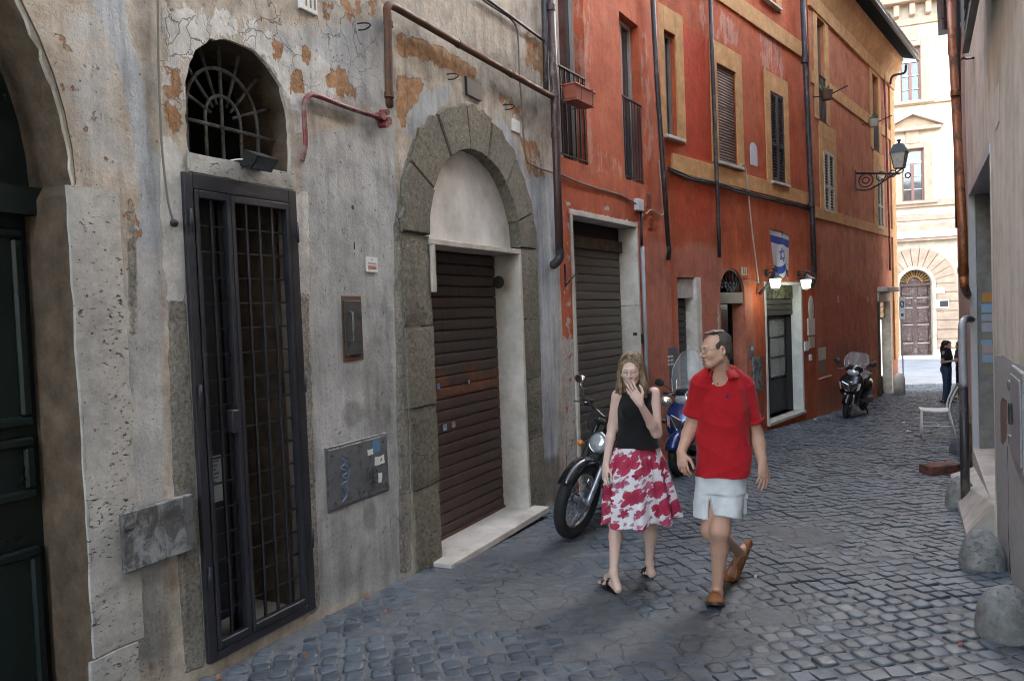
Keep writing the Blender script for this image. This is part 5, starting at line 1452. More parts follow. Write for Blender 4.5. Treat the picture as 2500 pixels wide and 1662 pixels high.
# corner shop
C_ = empty('shop_door', (0, 0, 0), 0, B)
oc = M['ochre']
MB().bbox(sh4[0] - .14, sh4[0] + .03, -.05, .25, sh4[2], sh4[3] + .0, .004).build('jamb', M['brown_room'], C_)
MB().bbox(sh4[1] - .03, sh4[1] + .14, -.05, .25, sh4[2], sh4[3] + .0, .004).build('jamb', M['marble'], C_)
MB().bbox(sh4[0] - .14, sh4[1] + .14, -.05, .25, sh4[3] + .002, sh4[3] + .25, .004).build('lintel', M['marble'], C_)
MB().bbox(sh4[0] - .1, sh4[1] + .18, -.30, .0, sh4[3] + .28, sh4[3] + .42, .02).build('canopy', M['marble'], C_)
MB().bbox(sh4[0] - .14, sh4[1] + .14, -.12, .4, sh4[2] - .06, sh4[2] + .02, .004).build('step', M['marble_white'], C_)
recess(C_, sh4[0] + .03, sh4[1] - .03, sh4[2], sh4[3], 1.4, plain('ochre shop interior', (.3, .2, .09), .8), 'doorway_lining', True, .2)
for k in range(3): MB().box(sh4[0] + .03, sh4[1] - .03, .1, .13, 1.15 + k * .155, 1.295 + k * .155).build('wood_board', plain('yellow wood board', (.5, .27, .07), .5), C_)
MB().box(sh4[0] + .95, sh4[1] - .03, .2, .26, sh4[2], 1.14).build('door_leaf', M['black'], C_)
a, z0 = W.sh(2147, 930, -.12); z1 = W.sh(2147, 760, -.12)[1]
MB().tube([(a + .08, .12, z0 + .15), (a + .08, .12, z1 - .25)], .07, 10).build('strip_light', mat_emit('lit strip light', (1, 1, .93), 0.2), C_, True)
wall_tube(B, W, [(2157, 150, .05), (2163, 300, .05), (2171, 560, .05), (2173, 660, .05)], .03, M['red_hose'], 'corner_pipe', bends=False)
wall_tube(B, W, [(2212, 160, .6), (2208, 178, .5), (2180, 186, .25), (2174, 205, .1)], .035, M['dark_pipe'], 'gutter_outlet')
for q, m_ in (((1998, 850, 2016, 876), 'shutter_white'), ((2000, 884, 2013, 906), 'cable'), ((2116, 868, 2122, 884), 'shutter_white'), ((2044, 722, 2047, 738), 'shutter_white'), ((2116, 722, 2119, 736), 'shutter_white')):
    x0, x1, z0, z1 = W.rect(*q); MB().bbox(x0, x1, -.01, .0, z0, z1, .003).build('paper_remnant' if z1 - z0 > .25 else 'wall_plate', M[m_], B)
wall_tube(B, W, [(2000, 925, .03), (2030, 916, .03)], .015, M['cable_pale'], 'handrail', bends=False); wall_tube(B, W, [(2113, 890, .03), (2138, 882, .03)], .015, M['cable_pale'], 'handrail', bends=False)
# street lantern on a scrolled bracket
bw = W.sh(2088, 440); o_ = .0
tipo = 1.5
# the bracket stands square to the wall: find how far out its tip is
for k in range(1, 400):
    tipo = k * .01
    if W.sh(2196, 424, tipo)[0] <= bw[0]: break
zt = W.sh(2196, 424, tipo)[1]
SL = empty('street_lantern', W.world(bw[0], 0, zt), W.rz); tag(SL, 'black street lantern on a scrolled wrought iron wall bracket', 'street lamp')
zb = bw[1] - zt
MB().tube([(0, 0, zb + .18), (0, -tipo, 0)], .028, 8).build('bracket_arm', M['rail_iron'], SL, True)
MB().box(-.03, .03, -.03, 0, zb - .3, zb + .25).build('wall_plate', M['rail_iron'], SL)
MB().tube(bez([(0, -.02, zb - .25), (0, -.35, zb - .28), (0, -.8, zb - .05), (0, -1.15, zb + .15 - zb * .5)]), .022, 8).build('lower_arm', M['rail_iron'], SL, True)
for (y, z, r_) in ((-.26, zb - .04, .17), (-.26, zb - .04, .08), (-.62, zb + .02, .11), (-.9, zb + .05, .08), (-1.25, -.07, .06)):
    MB().torus((0, y, z), r_, .016, 'X', 20, 6).build('scroll', M['rail_iron'], SL, True)
# lantern head, built about the bracket tip
LH = empty('lantern_head', (0, -tipo, 0), 0, SL); LH.scale = (.72, .72, .72)
tipo = 0.0
MB().tube(bez([(0, -tipo, 0), (0, -tipo - .12, .08), (0, -tipo - .1, .2)]), .02, 6).build('fork', M['rail_iron'], LH, True)
MB().tube(bez([(0, -tipo, 0), (0, -tipo + .12, .08), (0, -tipo + .1, .2)]), .02, 6).build('fork', M['rail_iron'], LH, True)
def sqr(r, z): return [(-r, -tipo - r, z), (r, -tipo - r, z), (r, -tipo + r, z), (-r, -tipo + r, z)]
MB().hull([sqr(.15, .2), sqr(.235, .72)]).build('glass_body', plain('dusty lantern glass', (.5, .46, .38), .3, 0, .2, 6), LH)
for sx in (-1, 1):
    for sy in (-1, 1): MB().tube([(sx*.152, -tipo + sy*.152, .2), (sx*.238, -tipo + sy*.238, .72)], .016, 6).build('frame_bar', M['rail_iron'], LH)
MB().hull([sqr(.28, .72), sqr(.27, .76), sqr(.15, 1.02), sqr(.05, 1.06)]).build('cap', plain('verdigris iron cap', (.07, .085, .085), .5), LH)
MB().lathe([(0, 1.05), (.05, 1.06), (.03, 1.12), (.08, 1.15), (.06, 1.19), (0, 1.2)], (0, -tipo, 0), 'Z', 10).build('finial', M['rail_iron'], LH, True)
MB().box(-.16, .16, -tipo - .16, -tipo + .16, .18, .2).build('base_plate', M['rail_iron'], LH)
# ------------------------------------------------------------------ right-hand houses
def mat_beige():
    t = NT('beige limewash'); v = t.coord()
    mid = t.noise(v, 1.3, 7, 0.6); st = t.noise(t.coord(scale=(4, 4, .35)), 1.5, 7, .65); fine = t.noise(v, 45, 5, .7)
    z = t.sep(v)[2]
    col = t.ramp(mid, [(.25, (.56, .515, .44)), (.5, (.65, .605, .525)), (.75, (.7, .66, .59))])
    col = t.mix(.8, col, t.ramp(st, [(.3, .68), (.5, .98), (.7, 1.1)]), 'MULTIPLY')
    col = t.mix(.7, col, t.ramp(t.noise(v, 2.6, 7, .7), [(.33, .72), (.5, 1.0), (.68, 1.1)]), 'MULTIPLY')
    spot = t.ramp(t.noise(v, 30, 5, .7), [(.3, 1.0), (.35, 0.0)])
    col = t.mix(t.math('MULTIPLY', spot, .5), col, (.12, .1, .08))
    low = t.ramp(t.math('ADD', t.attr('low'), t.math('MULTIPLY', t.math('SUBTRACT', t.noise(v, 6, 6, .6), .5), .12)), [(.47, 0), (.53, 1)])
    grey = t.ramp(t.noise(v, 9, 7, .7), [(.3, (.33, .33, .325)), (.7, (.45, .445, .43))])
    col = t.mix(low, col, grey)
    mb_ = wear_mask(t, v, 'bare', .3, 9, .04)
    col = t.mix(mb_, col, t.ramp(fine, [(.3, (.1, .06, .045)), (.7, (.28, .2, .15))]))
    col = t.mix(.4, col, t.ramp(fine, [(.3, .85), (.7, 1.1)]), 'MULTIPLY')
    t.put(t.b, 'Base Color', col); t.b.inputs['Roughness'].default_value = .85; t.b.inputs['Specular IOR Level'].default_value = .25
    h = t.math('ADD', t.math('MULTIPLY', t.noise(v, 5, 7, .6), .5), t.math('MULTIPLY', fine, .15))
    h = t.math('ADD', h, t.math('MULTIPLY', t.math('MULTIPLY', t.noise(v, 24, 4, .6), low), .5))
    t.bump(t.math('SUBTRACT', h, t.math('MULTIPLY', mb_, .4)), .6, .02)
    return t.mat
M['beige'] = mat_beige()
W = W_R
B = W.root('beige_house', 'beige limewashed house with copper downpipe and deep grey doorway', 'building')
P = Paint(W, ['low', 'bare'])
P.poly('low', [(2430, 868), (2450, 865), (2478, 885), (2560, 915), (2600, 1700), (2440, 1700)], 1.0, .1)
P.poly('bare', [(2443, 980), (2452, 970), (2459, 985), (2459, 1080), (2445, 1085)], 1.0, .05)
dr0, dr1, drt = -4.12, -1.22, 2.83
holes = [(rect_poly(dr0, dr1, -0.9, drt), 0.0)]
wm = wall_mesh('wall', rect_poly(S_R_FAR, 17, -1.6, 10.4), holes, 0.07, (S_R_FAR, 2.2, -.7, 6.0), P, 21, .01)
wm.materials.append(M['beige']); link('wall', wm, B)
MB().box(S_R_FAR + .01, 17, 1.5, 8, -1.6, 10.4).box(S_R_FAR + .01, 17, .02, 1.49, 5.6, 10.39).box(S_R_FAR + .002, S_R_FAR + .15, .02, 1.49, -1.6, 5.59).build('rear_mass', M['beige'], B)
MB().box(S_R_FAR, 17.2, -.5, 8.2, 10.4, 10.55).build('roof', M['shutter_dark'], B)
D = empty('deep_doorway', (0, 0, 0), 0, B)
grey_jamb = mat_stone('grey stone jamb', (.2, .19, .175), (.28, .27, .25), (.36, .345, .325), .3, 10, .4)
MB().bbox(dr0 - .11, dr0, -.02, .05, -.9, drt + .02, .006).build('frame_strip', M['pale_grey'], D)
MB().box(dr0 - .005, dr0 + .06, .051, .5, -.9, drt).build('jamb_far', grey_jamb, D)
MB().box(dr1 - .06, dr1 + .005, -.005, .5, -.9, drt).build('jamb_near', M['beige'], D)
MB().box(dr0 - .11, dr1 + .005, -.012, .5, drt, drt + .09).build('head', M['pale_grey'], D)
MB().box(dr0 + .06, dr1 - .06, .28, .33, -.9, drt).build('door_leaf', M['iron_dark'], D)
MB().box(dr0 + .06, dr0 + .1, .24, .28, -.9, drt).build('door_edge', M['black'], D)
for z in (.5, 1.5): MB().box(dr0 + .055, dr0 + .075, .21, .28, z, z + .22).build('hinge', M['black'], D)
# bills stuck to the jamb
bl_ = [plain('bill ' + n, c, .7, 0, .1, 30) for n, c in (('orange', (.55, .24, .05)), ('blue', (.25, .42, .6)), ('pale', (.42, .42, .42)), ('lilac', (.42, .42, .5)), ('khaki', (.27, .25, .18)), ('pink', (.5, .33, .33)))]
def bill(py0, py1, mi, dy=.0, lines=2):
    z1 = W.sh(2395, py0, -.2)[1]; z0 = W.sh(2395, py1, -.2)[1]
    e = empty('pasted_bill', (0, 0, 0), 0, D)
    MB().box(dr0 + .06, dr0 + .0625, .085 + dy, .19 + dy, z0, z1).build('sheet', bl_[mi], e)
    for k in range(lines): MB().box(dr0 + .0628, dr0 + .0636, .1 + dy, .175 + dy, z0 + (z1-z0)*(.25 + .35*k), z0 + (z1-z0)*(.4 + .35*k)).build('text_line', bl_[2] if mi != 2 else bl_[1], e)
for q in ((716, 734, 0, .01, 0), (739, 756, 1, 0, 1), (760, 773, 2), (777, 795, 3), (797, 809, 4, .01, 0), (811, 822, 1, -.01, 1), (822, 838, 5), (840, 856, 1, 0, 2), (862, 878, 4, .03, 0)): bill(*q)
# doorstep sloping into the street
MB().hull([[(s_, -.02, -.45), (s_, -.02, -.05 - .0 * s_), (s_, .28, -.02), (s_, .28, -.5)] for s_ in (dr0, dr1)]).build('threshold', M['marble'], D)
ms = MB(); ms.hull([[(dr0 + .1, -.25, W.ground(dr0) - .1), (dr0 + .1, -.25, W.ground(dr0) + .1), (dr0 + .1, -.02, W.ground(dr0) + .2), (dr0 + .1, -.02, -.8)], [(dr1, -.22, W.ground(dr1) - .2), (dr1, -.22, W.ground(dr1) + .04), (dr1, -.02, W.ground(dr1) + .3), (dr1, -.02, -.8)]]); ms.build('marble_ramp', M['marble'], D)
# meter cupboard, shutter, hook, crack
x0, z1 = W.sh(2476, 890); z0 = W.sh(2476, 1115)[1]
MC = empty('meter_cupboard', (0, 0, 0), 0, B)
MB().bbox(x0, x0 + .62, -.02, .02, z0, z1, .006).build('cupboard_frame', M['grey_pvc'], MC)
MB().bbox(x0 + .05, x0 + .57, -.028, -.018, z0 + .05, z1 - .05, .004).build('cupboard_door', M['grey_pvc'], MC)
for z in (z0 + .1, z1 - .16): MB().bbox(x0 - .02, x0 + .06, -.04, -.02, z, z + .06, .004).build('hinge', M['cabinet'], MC)
MB().bbox(x0 + .13, x0 + .17, -.05, -.028, z0 + .25, z0 + .38, .004).build('handle', M['black'], MC)
x0, h0 = W.sh(2366, 122, .12); x1, h1 = W.sh(2398, 70, .12)
louvre(B, x0 - .02, x1 + .55, h0 - .02, h0 + 1.5, -.12, M['shutter_grey'], .075, (.5,), th=.05)
wall_tube(B, W, [(2347, 146, .1), (2352, 142, .1), (2358, 144, .06), (2376, 142, .02)], .012, M['rail_iron'], 'shutter_catch')
wall_tube(B, W, [(2461, 1088, .0), (2464, 1200, .0), (2463, 1280, .0), (2468, 1400, .0)], .006, M['black'], 'wall_crack')
x0, x1, z0, z1 = W.rect(2429, 228, 2439, 300)
MB().bbox(x0, x1 + .05, -.004, .0, z0, z1, .002).build('plaster_patch', M['white_paint'], B)
# copper downpipe at the far corner, grey waste pipe beside it
wall_tube(B, W, [(2317, -60, .14), (2326, 120, .14), (2337, 320, .14), (2350, 560, .14), (2353, 690, .14)], .042, M['copper'], 'downpipe', bends=False, n=14)
wall_tube(B, W, [(2353, 680, .14), (2355, 700, .13), (2364, 722, .02)], .04, M['copper'], 'pipe_shoe', n=12)
for py in (228, 660):
    a, z = W.sh(2323 + py * .043, py, .14); MB().tube([(a, -.14, z - .03), (a, -.14, z + .03)], .05, 14).build('pipe_bracket', M['copper'], B, 40)
wall_tube(B, W, [(2372, 780, .02), (2360, 778, .1), (2350, 790, .16), (2349, 830, .17), (2352, 945, .17)], .036, M['grey_pvc'], 'waste_pipe', n=12)
a, z = W.sh(2352, 945, .17); zb = W.ground(a)
MB().tube([(a, -.17, z), (a, -.17, zb - .05)], .04, 12).build('iron_standpipe', M['dark_pipe'], B, True)

# neighbouring pink house further up the right side
W = W_R2
B2 = W.root('pink_house', 'dusty pink house with dark shutters seen edge on past the copper pipe', 'building')
FAR = -17.0
M['pink'] = mat_stone('dusty pink plaster', (.33, .21, .18), (.42, .28, .24), (.48, .36, .3), 0, 4, .35)
MB().box(FAR, .1, 0, 7, -2.5, 9.8).build('wall', M['pink'], B2)
MB().box(FAR - .2, .1, -.4, 7.2, 9.8, 9.95).build('roof', M['shutter_dark'], B2)
MB().box(FAR - .01, .0, -.03, .0, -2.4, .15).build('plinth', M['brown_room'], B2)
for k, (s0, z0) in enumerate(((-3.2, 5.6), (-6.4, 6.4), (-9.8, 7.4))):
    MB().box(s0, s0 + .95, -.01, .12, z0, z0 + 1.75).build('window', M['window_glass'], B2)
    lf = louvre(B2, 0, .46, 0, 1.75, 0, M['shutter_dark'], .11, (.45,)); lf.location = (s0 - .02, -.02, z0); lf.rotation_euler = (0, 0, R(-162))
    lf = louvre(B2, 0, .46, 0, 1.75, 0, M['shutter_dark'], .11, (.45,)); lf.location = (s0 + .97, -.02, z0); lf.rotation_euler = (0, 0, R(-25))
    MB().bbox(s0 - .1, s0 + 1.05, -.1, .0, z0 - .08, z0, .01).build('sill', M['marble'], B2)
MB().tube([(-1.1, -.08, 9.7), (-1.1, -.08, 3.4), (-1.05, -.08, 2.6)], .05, 8).build('downpipe', M['dark_pipe'], B2, True)
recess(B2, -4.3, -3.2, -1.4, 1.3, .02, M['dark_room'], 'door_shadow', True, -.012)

# guard stones along the right wall
def guard(px0, px1, pyb, pyt, label, seed, depth=.55, dark=False):
    a = on_ground((px0 + px1) / 2, pyb); b = on_ground(px1, pyb); c = on_ground(px0, pyb)
    w_ = (b - c).length; hh = (pyb - pyt) * a.y / F
    r_ = random.Random(seed)
    cy_ = a.y + w_ * .28; k = cy_ / a.y
    e = empty('guard_stone', (a.x * k, cy_, gz(0, cy_) - .03), r_.uniform(0, 6)); tag(e, label, 'guard stone', 'guard stones along the right wall')
    bm = bmesh.new(); bmesh.ops.create_icosphere(bm, subdivisions=4, radius=1)
    ph = [(r_.uniform(1, 4), r_.uniform(0, 6), Vector((r_.gauss(0, 1), r_.gauss(0, 1), r_.gauss(0, 1))).normalized()) for _ in range(14)]
    for v in bm.verts:
        p = v.co.copy(); n = sum(math.sin(f * p.dot(d) * 2 + q) / f for f, q, d in ph) * .02
        z = max(p.z, -.12); s_ = 1 + .10 * max(z, 0)
        v.co = Vector((p.x * s_ * (1 + n), p.y * s_ * (1 + n), (abs(z) ** .8 * (1 if z > 0 else -1)) * (1 + n)))
        v.co = Vector((v.co.x * w_ * .5, v.co.y * w_ * .5 * .9, v.co.z * hh * 1.02))
    mb = MB(); mb.bm(bm); mb.build('stone', M['guard_dark' if dark else 'guard'], e, True)
M['guard'] = mat_stone('rounded grey guard stone', (.12, .12, .12), (.22, .22, .21), (.34, .33, .31), .2, 14, .9)
M['guard_dark'] = mat_stone('dark guard stone', (.05, .055, .06), (.09, .095, .1), (.14, .14, .145), .2, 14, .9)
guard(2378, 2530, 1562, 1425, 'largest grey guard stone with a bluish worn face by the crack', 1)
guard(2341, 2452, 1392, 1287, 'brownish mottled guard stone below the marble ramp', 2)
guard(2305, 2388, 1240, 1162, 'mossy green tinged guard stone at the foot of the downpipe', 3)
guard(2315, 2372, 1108, 1066, 'small dark guard stone between white chair and black standpipe', 4, dark=True)
# rust red step board
a = on_ground(2276, 1157); b = on_ground(2352, 1150)
sb = empty('step_board', a, math.atan2(b.y - a.y, b.x - a.x)); tag(sb, 'low rust red step jutting out of the right wall', 'step')
MB().bbox(0, (b - a).length, 0, .22, -.02, .085, .006).build('tread', mat_metal_rust('rust red boards', (.16, .05, .035), (.09, .045, .03), .5, .7, 0, 8), sb)

# ------------------------------------------------------------------ palazzo across the square
def solve_far(px, py):
    r = ray(px, py); y = 36.0
    for _ in range(60): y = r.y * (CAMZ - gz(0, y)) / (-r.z)
    return Vector((r.x / r.y * y, y, gz(0, y)))
pf = solve_far(2236, 874)
W = Wall((pf.x, pf.y), -2.65, away=False)
gp = pf.z
C = W.root('palazzo', 'cream palazzo with arched portal and pedimented windows across the square', 'building')
cream = mat_stone('cream stucco', (.4, .325, .24), (.46, .38, .29), (.5, .43, .34), 0, 3, .15, obrand=.03)
peach = mat_stone('peach stone trim', (.34, .225, .15), (.4, .275, .19), (.45, .33, .24), 0, 4, .2, obrand=.04)
wood = mat_metal_rust('old brown portal wood', (.1, .055, .045), (.3, .27, .24), .28, .7, 0, 6)
winwood = plain('brown window wood', (.2, .09, .07), .6)
DA = W.rect(2195, 690, 2278, 863); ds0, ds1 = DA[0], DA[1]; dh0 = gp + .12; dhs = W.sh(2236, 694)[1]; dr_ = (ds1 - ds0) / 2; dc = (ds0 + ds1) / 2
win1 = W.rect(2200, 366, 2258, 490); win2_ = W.rect(2196, 118, 2250, 246)
bays = [-2, -1, 0, 1]; BW = 6.4
holes = []
for k in bays:
    o = k * BW
    holes += [(rect_poly(win1[0] + o, win1[1] + o, win1[2], win1[3]), .3), (rect_poly(win2_[0] + o, win2_[1] + o, win2_[2], win2_[3]), .3)]
holes.append((arch_poly(ds0, ds1, dh0, dhs, dr_ * 1.02, 24), .0))
wm = wall_mesh('wall', rect_poly(-20, 16, gp - 1, 21), holes, 1.0, (-20, 16, gp, 21), None, 5)
wm.materials.append(cream); link('wall', wm, C)
MB().box(-20, 16, 1.3, 12, gp - 1, 21).build('rear_mass', cream, C)
def hband(py0, py1, out, m_, nm='string_course', px=2230):
    z1 = W.sh(px, py0)[1]; z0 = W.sh(px, py1)[1]
    MB().bbox(-20, 16, -out, .02, z0, z1, .02).build(nm, m_, C)
hband(492, 507, .16, peach); hband(528, 540, .06, peach); hband(548, 566, .22, peach, 'cornice_band'); hband(566, 583, .4, M['marble_white'], 'cornice_band'); hband(583, 590, .3, peach, 'cornice_band')
hband(246, 258, .18, peach); hband(52, 62, .12, peach); hband(-12, 12, .7, peach, 'main_cornice'); hband(-40, -12, .95, cream, 'main_cornice')
for k in range(-26, 24):
    z1 = W.sh(2230, 14)[1]; z0 = W.sh(2230, 42)[1]; s_ = k * .72
    if -20 < s_ < 15: MB().bbox(s_, s_ + .26, -.45, .02, z0, z1, .03).build('modillion', peach, C)
for k in bays:
    o = k * BW
    for w_, ped in ((win1, True), (win2_, False)):
        s0, s1, h0, h1 = w_[0] + o, w_[1] + o, w_[2], w_[3]; e = empty('window', (0, 0, 0), 0, C); f = .1
        MB().box(s0, s1, .26, .27, h0, h1).build('pane', M['window_glass'], e)
        for (a, b, c, d) in ((s0, s0 + f, h0, h1), (s1 - f, s1, h0, h1), (s0 + f, s1 - f, h0, h0 + f), (s0 + f, s1 - f, h1 - f, h1)): MB().box(a, b, .18, .25, c, d).build('frame', winwood, e)
        mid_ = (s0 + s1) / 2; top_ = h0 + (h1 - h0) * .73
        MB().box(mid_ - .07, mid_ + .07, .185, .245, h0 + f, top_).build('mullion', winwood, e)
        MB().box(s0 + f, s1 - f, .17, .25, top_, top_ + .12).build('transom', M['marble'] if ped else M['white_paint'], e)
        for q in (.24, .49): MB().box(s0 + f, s1 - f, .19, .24, h0 + (h1-h0)*q - .025, h0 + (h1-h0)*q + .025).build('glazing_bar', M['marble'], e)
        b_ = .34
        MB().bbox(s0 - b_, s0 + .01, -.1, .02, h0, h1 + b_, .02).build('architrave', peach, e); MB().bbox(s1 - .01, s1 + b_, -.1, .02, h0, h1 + b_, .02).build('architrave', peach, e)
        MB().bbox(s0 + .011, s1 - .011, -.1, .02, h1 - .01, h1 + b_, .02).build('architrave', peach, e)
        MB().bbox(mid_ - .3, mid_ + .3, -.16, .02, h1 + b_ - .1, h1 + b_ + .55, .02).build('keystone', peach, e)
        MB().bbox(s0 - .55, s1 + .55, -.3, .02, h0 - .16, h0 - .002, .03).build('sill', peach, e)
        if ped:
            zp = W.sh(2230, 322)[1]; zq = W.sh(2230, 288)[1]
            MB().bbox(s0 - .75, s1 + .75, -.45, .02, zp, zp + .16, .02).build('pediment_base', peach, e)
            MB().prism([(s0 - .75, zp + .17), (s1 + .75, zp + .17), (mid_, zq + .1)], -.12, .02).build('pediment_field', peach, e)
            for sx in (-1, 1):
                e0 = mid_ + sx * ((s1 - s0) / 2 + .85)
                MB().prism([(e0, zp + .17), (e0, zp + .33), (mid_, zq + .3), (mid_, zq + .1)], -.5, .018).build('pediment_rake', cream, e)
            MB().bbox(s0 - .1, s1 + .1, -.04, .02, W.sh(2230, 530)[1] + .1, W.sh(2230, 512)[1], .02).build('apron_panel', cream, e)
# portal
PO = empty('arched_portal', (0, 0, 0), 0, C)
MB().prism(arch_poly(ds0, ds1, dh0, dhs, dr_ * 1.02, 24), .42, .5).build('door_back', wood, PO)
for lf in (0, 1):
    a = ds0 + lf * (ds1 - ds0) / 2; b = a + (ds1 - ds0) / 2
    for (z0, z1) in ((.04, .16), (.2, .42), (.46, .66), (.72, .80), (.84, .97)):
        H_ = dhs - dh0; MB().bbox(a + .14, b - .14, .36, .43, dh0 + H_*z0, dh0 + H_*z1, .03).build('door_panel', wood, PO)
        MB().bbox(a + .1, b - .1, .35, .42, dh0 + H_*z1 + .01, dh0 + H_*z1 + .07, .01).build('panel_ledge', M['shutter_white'], PO)
MB().bbox(ds0, ds1, .3, .44, dhs - .1, dhs + .06, .02).build('transom', wood, PO)
for k in range(1, 14):
    an = math.pi * k / 14; MB().tube([(dc + .35 * math.cos(an), .36, dhs + .05 + .35 * math.sin(an)), (dc + dr_ * .97 * math.cos(an), .36, dhs + .05 + dr_ * .97 * math.sin(an))], [.03, .055], 6).build('fan_ray', M['gold'], PO)
MB().tube([(dc + .35 * math.cos(a), .36, dhs + .05 + .35 * math.sin(a)) for a in [math.pi * k / 12 for k in range(13)]], .05, 6).build('fan_arc', M['gold'], PO, True)
def ringblock(a0, a1, ri, ro, out):
    n = 4; A = [a0 + (a1 - a0) * k / n for k in range(n + 1)]
    poly = [(dc + ri * math.cos(a), dhs + ri * math.sin(a)) for a in A] + [(dc + ro * math.cos(a), dhs + ro * math.sin(a)) for a in A[::-1]]
    MB().prism(poly, -out, .42).build('voussoir', peach, PO)
nv_ = 13
for k in range(nv_): ringblock(math.pi * k / nv_ + .012, math.pi * (k + 1) / nv_ - .012, dr_ + .18, dr_ + 1.1, .09)
MB().prism([(dc + (dr_ + .0) * math.cos(a), dhs + (dr_) * math.sin(a)) for a in [math.pi * k / 24 for k in range(25)]] + [(dc + (dr_ + .18) * math.cos(a), dhs + (dr_ + .18) * math.sin(a)) for a in [math.pi * k / 24 for k in range(24, -1, -1)]], -.13, .42).build('arch_moulding', cream, PO)
nb = 8; hb_ = (dhs - gp) / nb
for sd in (-1, 1):
    x0 = dc + sd * (dr_ + .18); MB().box(min(dc + sd * dr_, x0), max(dc + sd * dr_, x0), -.13, .42, gp, dhs).build('jamb_moulding', cream, PO)
    for k in range(nb): MB().bbox(min(x0, x0 + sd * 1.0), max(x0, x0 + sd * 1.0), -.09, .02, gp + k * hb_ + .03, gp + (k + 1) * hb_ - .03, .02).build('quoin_block', peach if k > 0 else M['marble'], PO)
    MB().bbox(min(x0 + sd * 1.25, x0 + sd * 1.8), max(x0 + sd * 1.25, x0 + sd * 1.8), -.12, .02, gp, W.sh(2230, 590)[1], .02).build('pilaster', cream, PO)
for k in range(2): MB().bbox(ds0 - 1.2, ds1 + 1.2, -.35 - .3 * (1 - k), .5, gp - .2, gp + .06 + .06 * k, .02).build('door_step', M['marble_white'], PO)
a, z = W.sh(2300, 740, .12)
ws = empty('wall_sign', W.world(a, .1, z - .25), W.rz); tag(ws, 'small black and white sign on the rusticated portal jamb', 'sign'); ws.scale = (.55, 1, .6)
MB().bbox(-.55, .55, -.06, -.005, 0, .72, .01).build('board', M['white_paint'], ws); MB().box(-.2, .5, -.064, -.0605, .1, .62).build('dark_field', M['black'], ws)
a, z = W.sh(2296, 710, .12); MB().bbox(a - .2, a + .2, -.14, -.091, z - .14, z + .16, .02).build('number_plate', M['marble_white'], PO)

# ------------------------------------------------------------------ two-wheelers (local x forward, y left, z up)
def ring_se(axis, pos, c, a, b, e=2.5, n=20):
    """super-elliptic ring across the given axis"""
    out = []
    for k in range(n):
        t_ = 2 * math.pi * k / n; ct, st = math.cos(t_), math.sin(t_)
        p = a * math.copysign(abs(ct) ** (2 / e), ct); q = b * math.copysign(abs(st) ** (2 / e), st)
        if axis == 'x': out.append((pos, c[0] + p, c[1] + q))
        else: out.append((c[0] + q, c[1] + p, pos))
    return out
def loft(axis, secs, n=20, e=2.5):
    """secs: (pos, (c0, c1), half a, half b)"""
    m = []
    for i in range(len(secs) - 1):
        for k in range(3):
            t_ = k / 3; p = secs[max(i-1, 0)]; a = secs[i]; b = secs[i+1]; d = secs[min(i+2, len(secs)-1)]
            cr = lambda w, x, y, z: .5 * ((2*x) + (y-w)*t_ + (2*w-5*x+4*y-z)*t_*t_ + (3*x-w-3*y+z)*t_**3)
            m.append((cr(p[0], a[0], b[0], d[0]), (cr(p[1][0], a[1][0], b[1][0], d[1][0]), cr(p[1][1], a[1][1], b[1][1], d[1][1])), max(cr(p[2], a[2], b[2], d[2]), .004), max(cr(p[3], a[3], b[3], d[3]), .004)))
    m.append(secs[-1])
    return MB().hull([ring_se(axis, q[0], q[1], q[2], q[3], e, n) for q in m])

M['tyre'] = plain('black tyre rubber', (.018, .018, .019), .8, 0, .2, 20, .3, 90)
M['chrome'] = plain('chrome', (.6, .61, .63), .15, 1.0, .05, 6)
M['alu'] = plain('brushed aluminium', (.45, .47, .5), .35, .9, .15, 14)
M['gloss_black'] = plain('gloss black paint', (.012, .012, .014), .16, 0, .1, 6, coat=.6)
M['engine'] = plain('dull engine metal', (.2, .2, .21), .45, .7, .3, 20)
M['amber'] = plain('amber lens', (.75, .2, .02), .15, 0, .05, 6)
M['red_lens'] = plain('red lens', (.4, .02, .02), .15, 0, .05, 6)
M['lens'] = plain('headlamp glass', (.55, .58, .6), .08, .4, .3, 25)
M['vinyl'] = plain('black vinyl', (.02, .02, .02), .55, 0, .2, 8, .2, 60)
M['blue_paint'] = plain('metallic blue paint', (.012, .03, .13), .2, .3, .12, 6, coat=.8)
M['charcoal_paint'] = plain('charcoal paint', (.014, .015, .018), .22, .2, .15, 6, coat=.6)
M['screen'] = mat_glass('windscreen perspex', (.6, .65, .66), .13, .04)

def spoke_wheel(parent, Rw, tw, name='front_wheel', loc=(0, 0, 0), nsp=36):
    w = empty(name, loc, 0, parent)
    MB().torus((0, 0, 0), Rw - tw, tw, 'Y', 40, 12, .95).build('tyre', M['tyre'], w, True)
    MB().torus((0, 0, 0), Rw - tw * 1.75, .016, 'Y', 40, 8, 1.3).build('rim', M['chrome'], w, True)
    MB().lathe([(.012, -.075), (.05, -.05), (.05, -.04), (.028, -.03), (.028, .03), (.05, .04), (.05, .05), (.012, .075)], (0, 0, 0), 'Y', 16).build('hub', M['alu'], w, 40)
    MB().lathe([(.06, .052), (.105, .052), (.105, .058), (.06, .058), (.06, .052)], (0, 0, 0), 'Y', 24).build('brake_disc', M['alu'], w, 40)
    for k in range(nsp):
        a = 2 * math.pi * k / nsp; s_ = 1 if k % 2 else -1; a2 = a + (.35 if (k // 2) % 2 else -.35)
        r2 = Rw - tw * 1.75
        MB().tube([(.046 * math.cos(a2), s_ * .042, .046 * math.sin(a2)), (r2 * math.cos(a), s_ * .006, r2 * math.sin(a))], .0022, 4).build('spoke', M['chrome'], w)
    return w
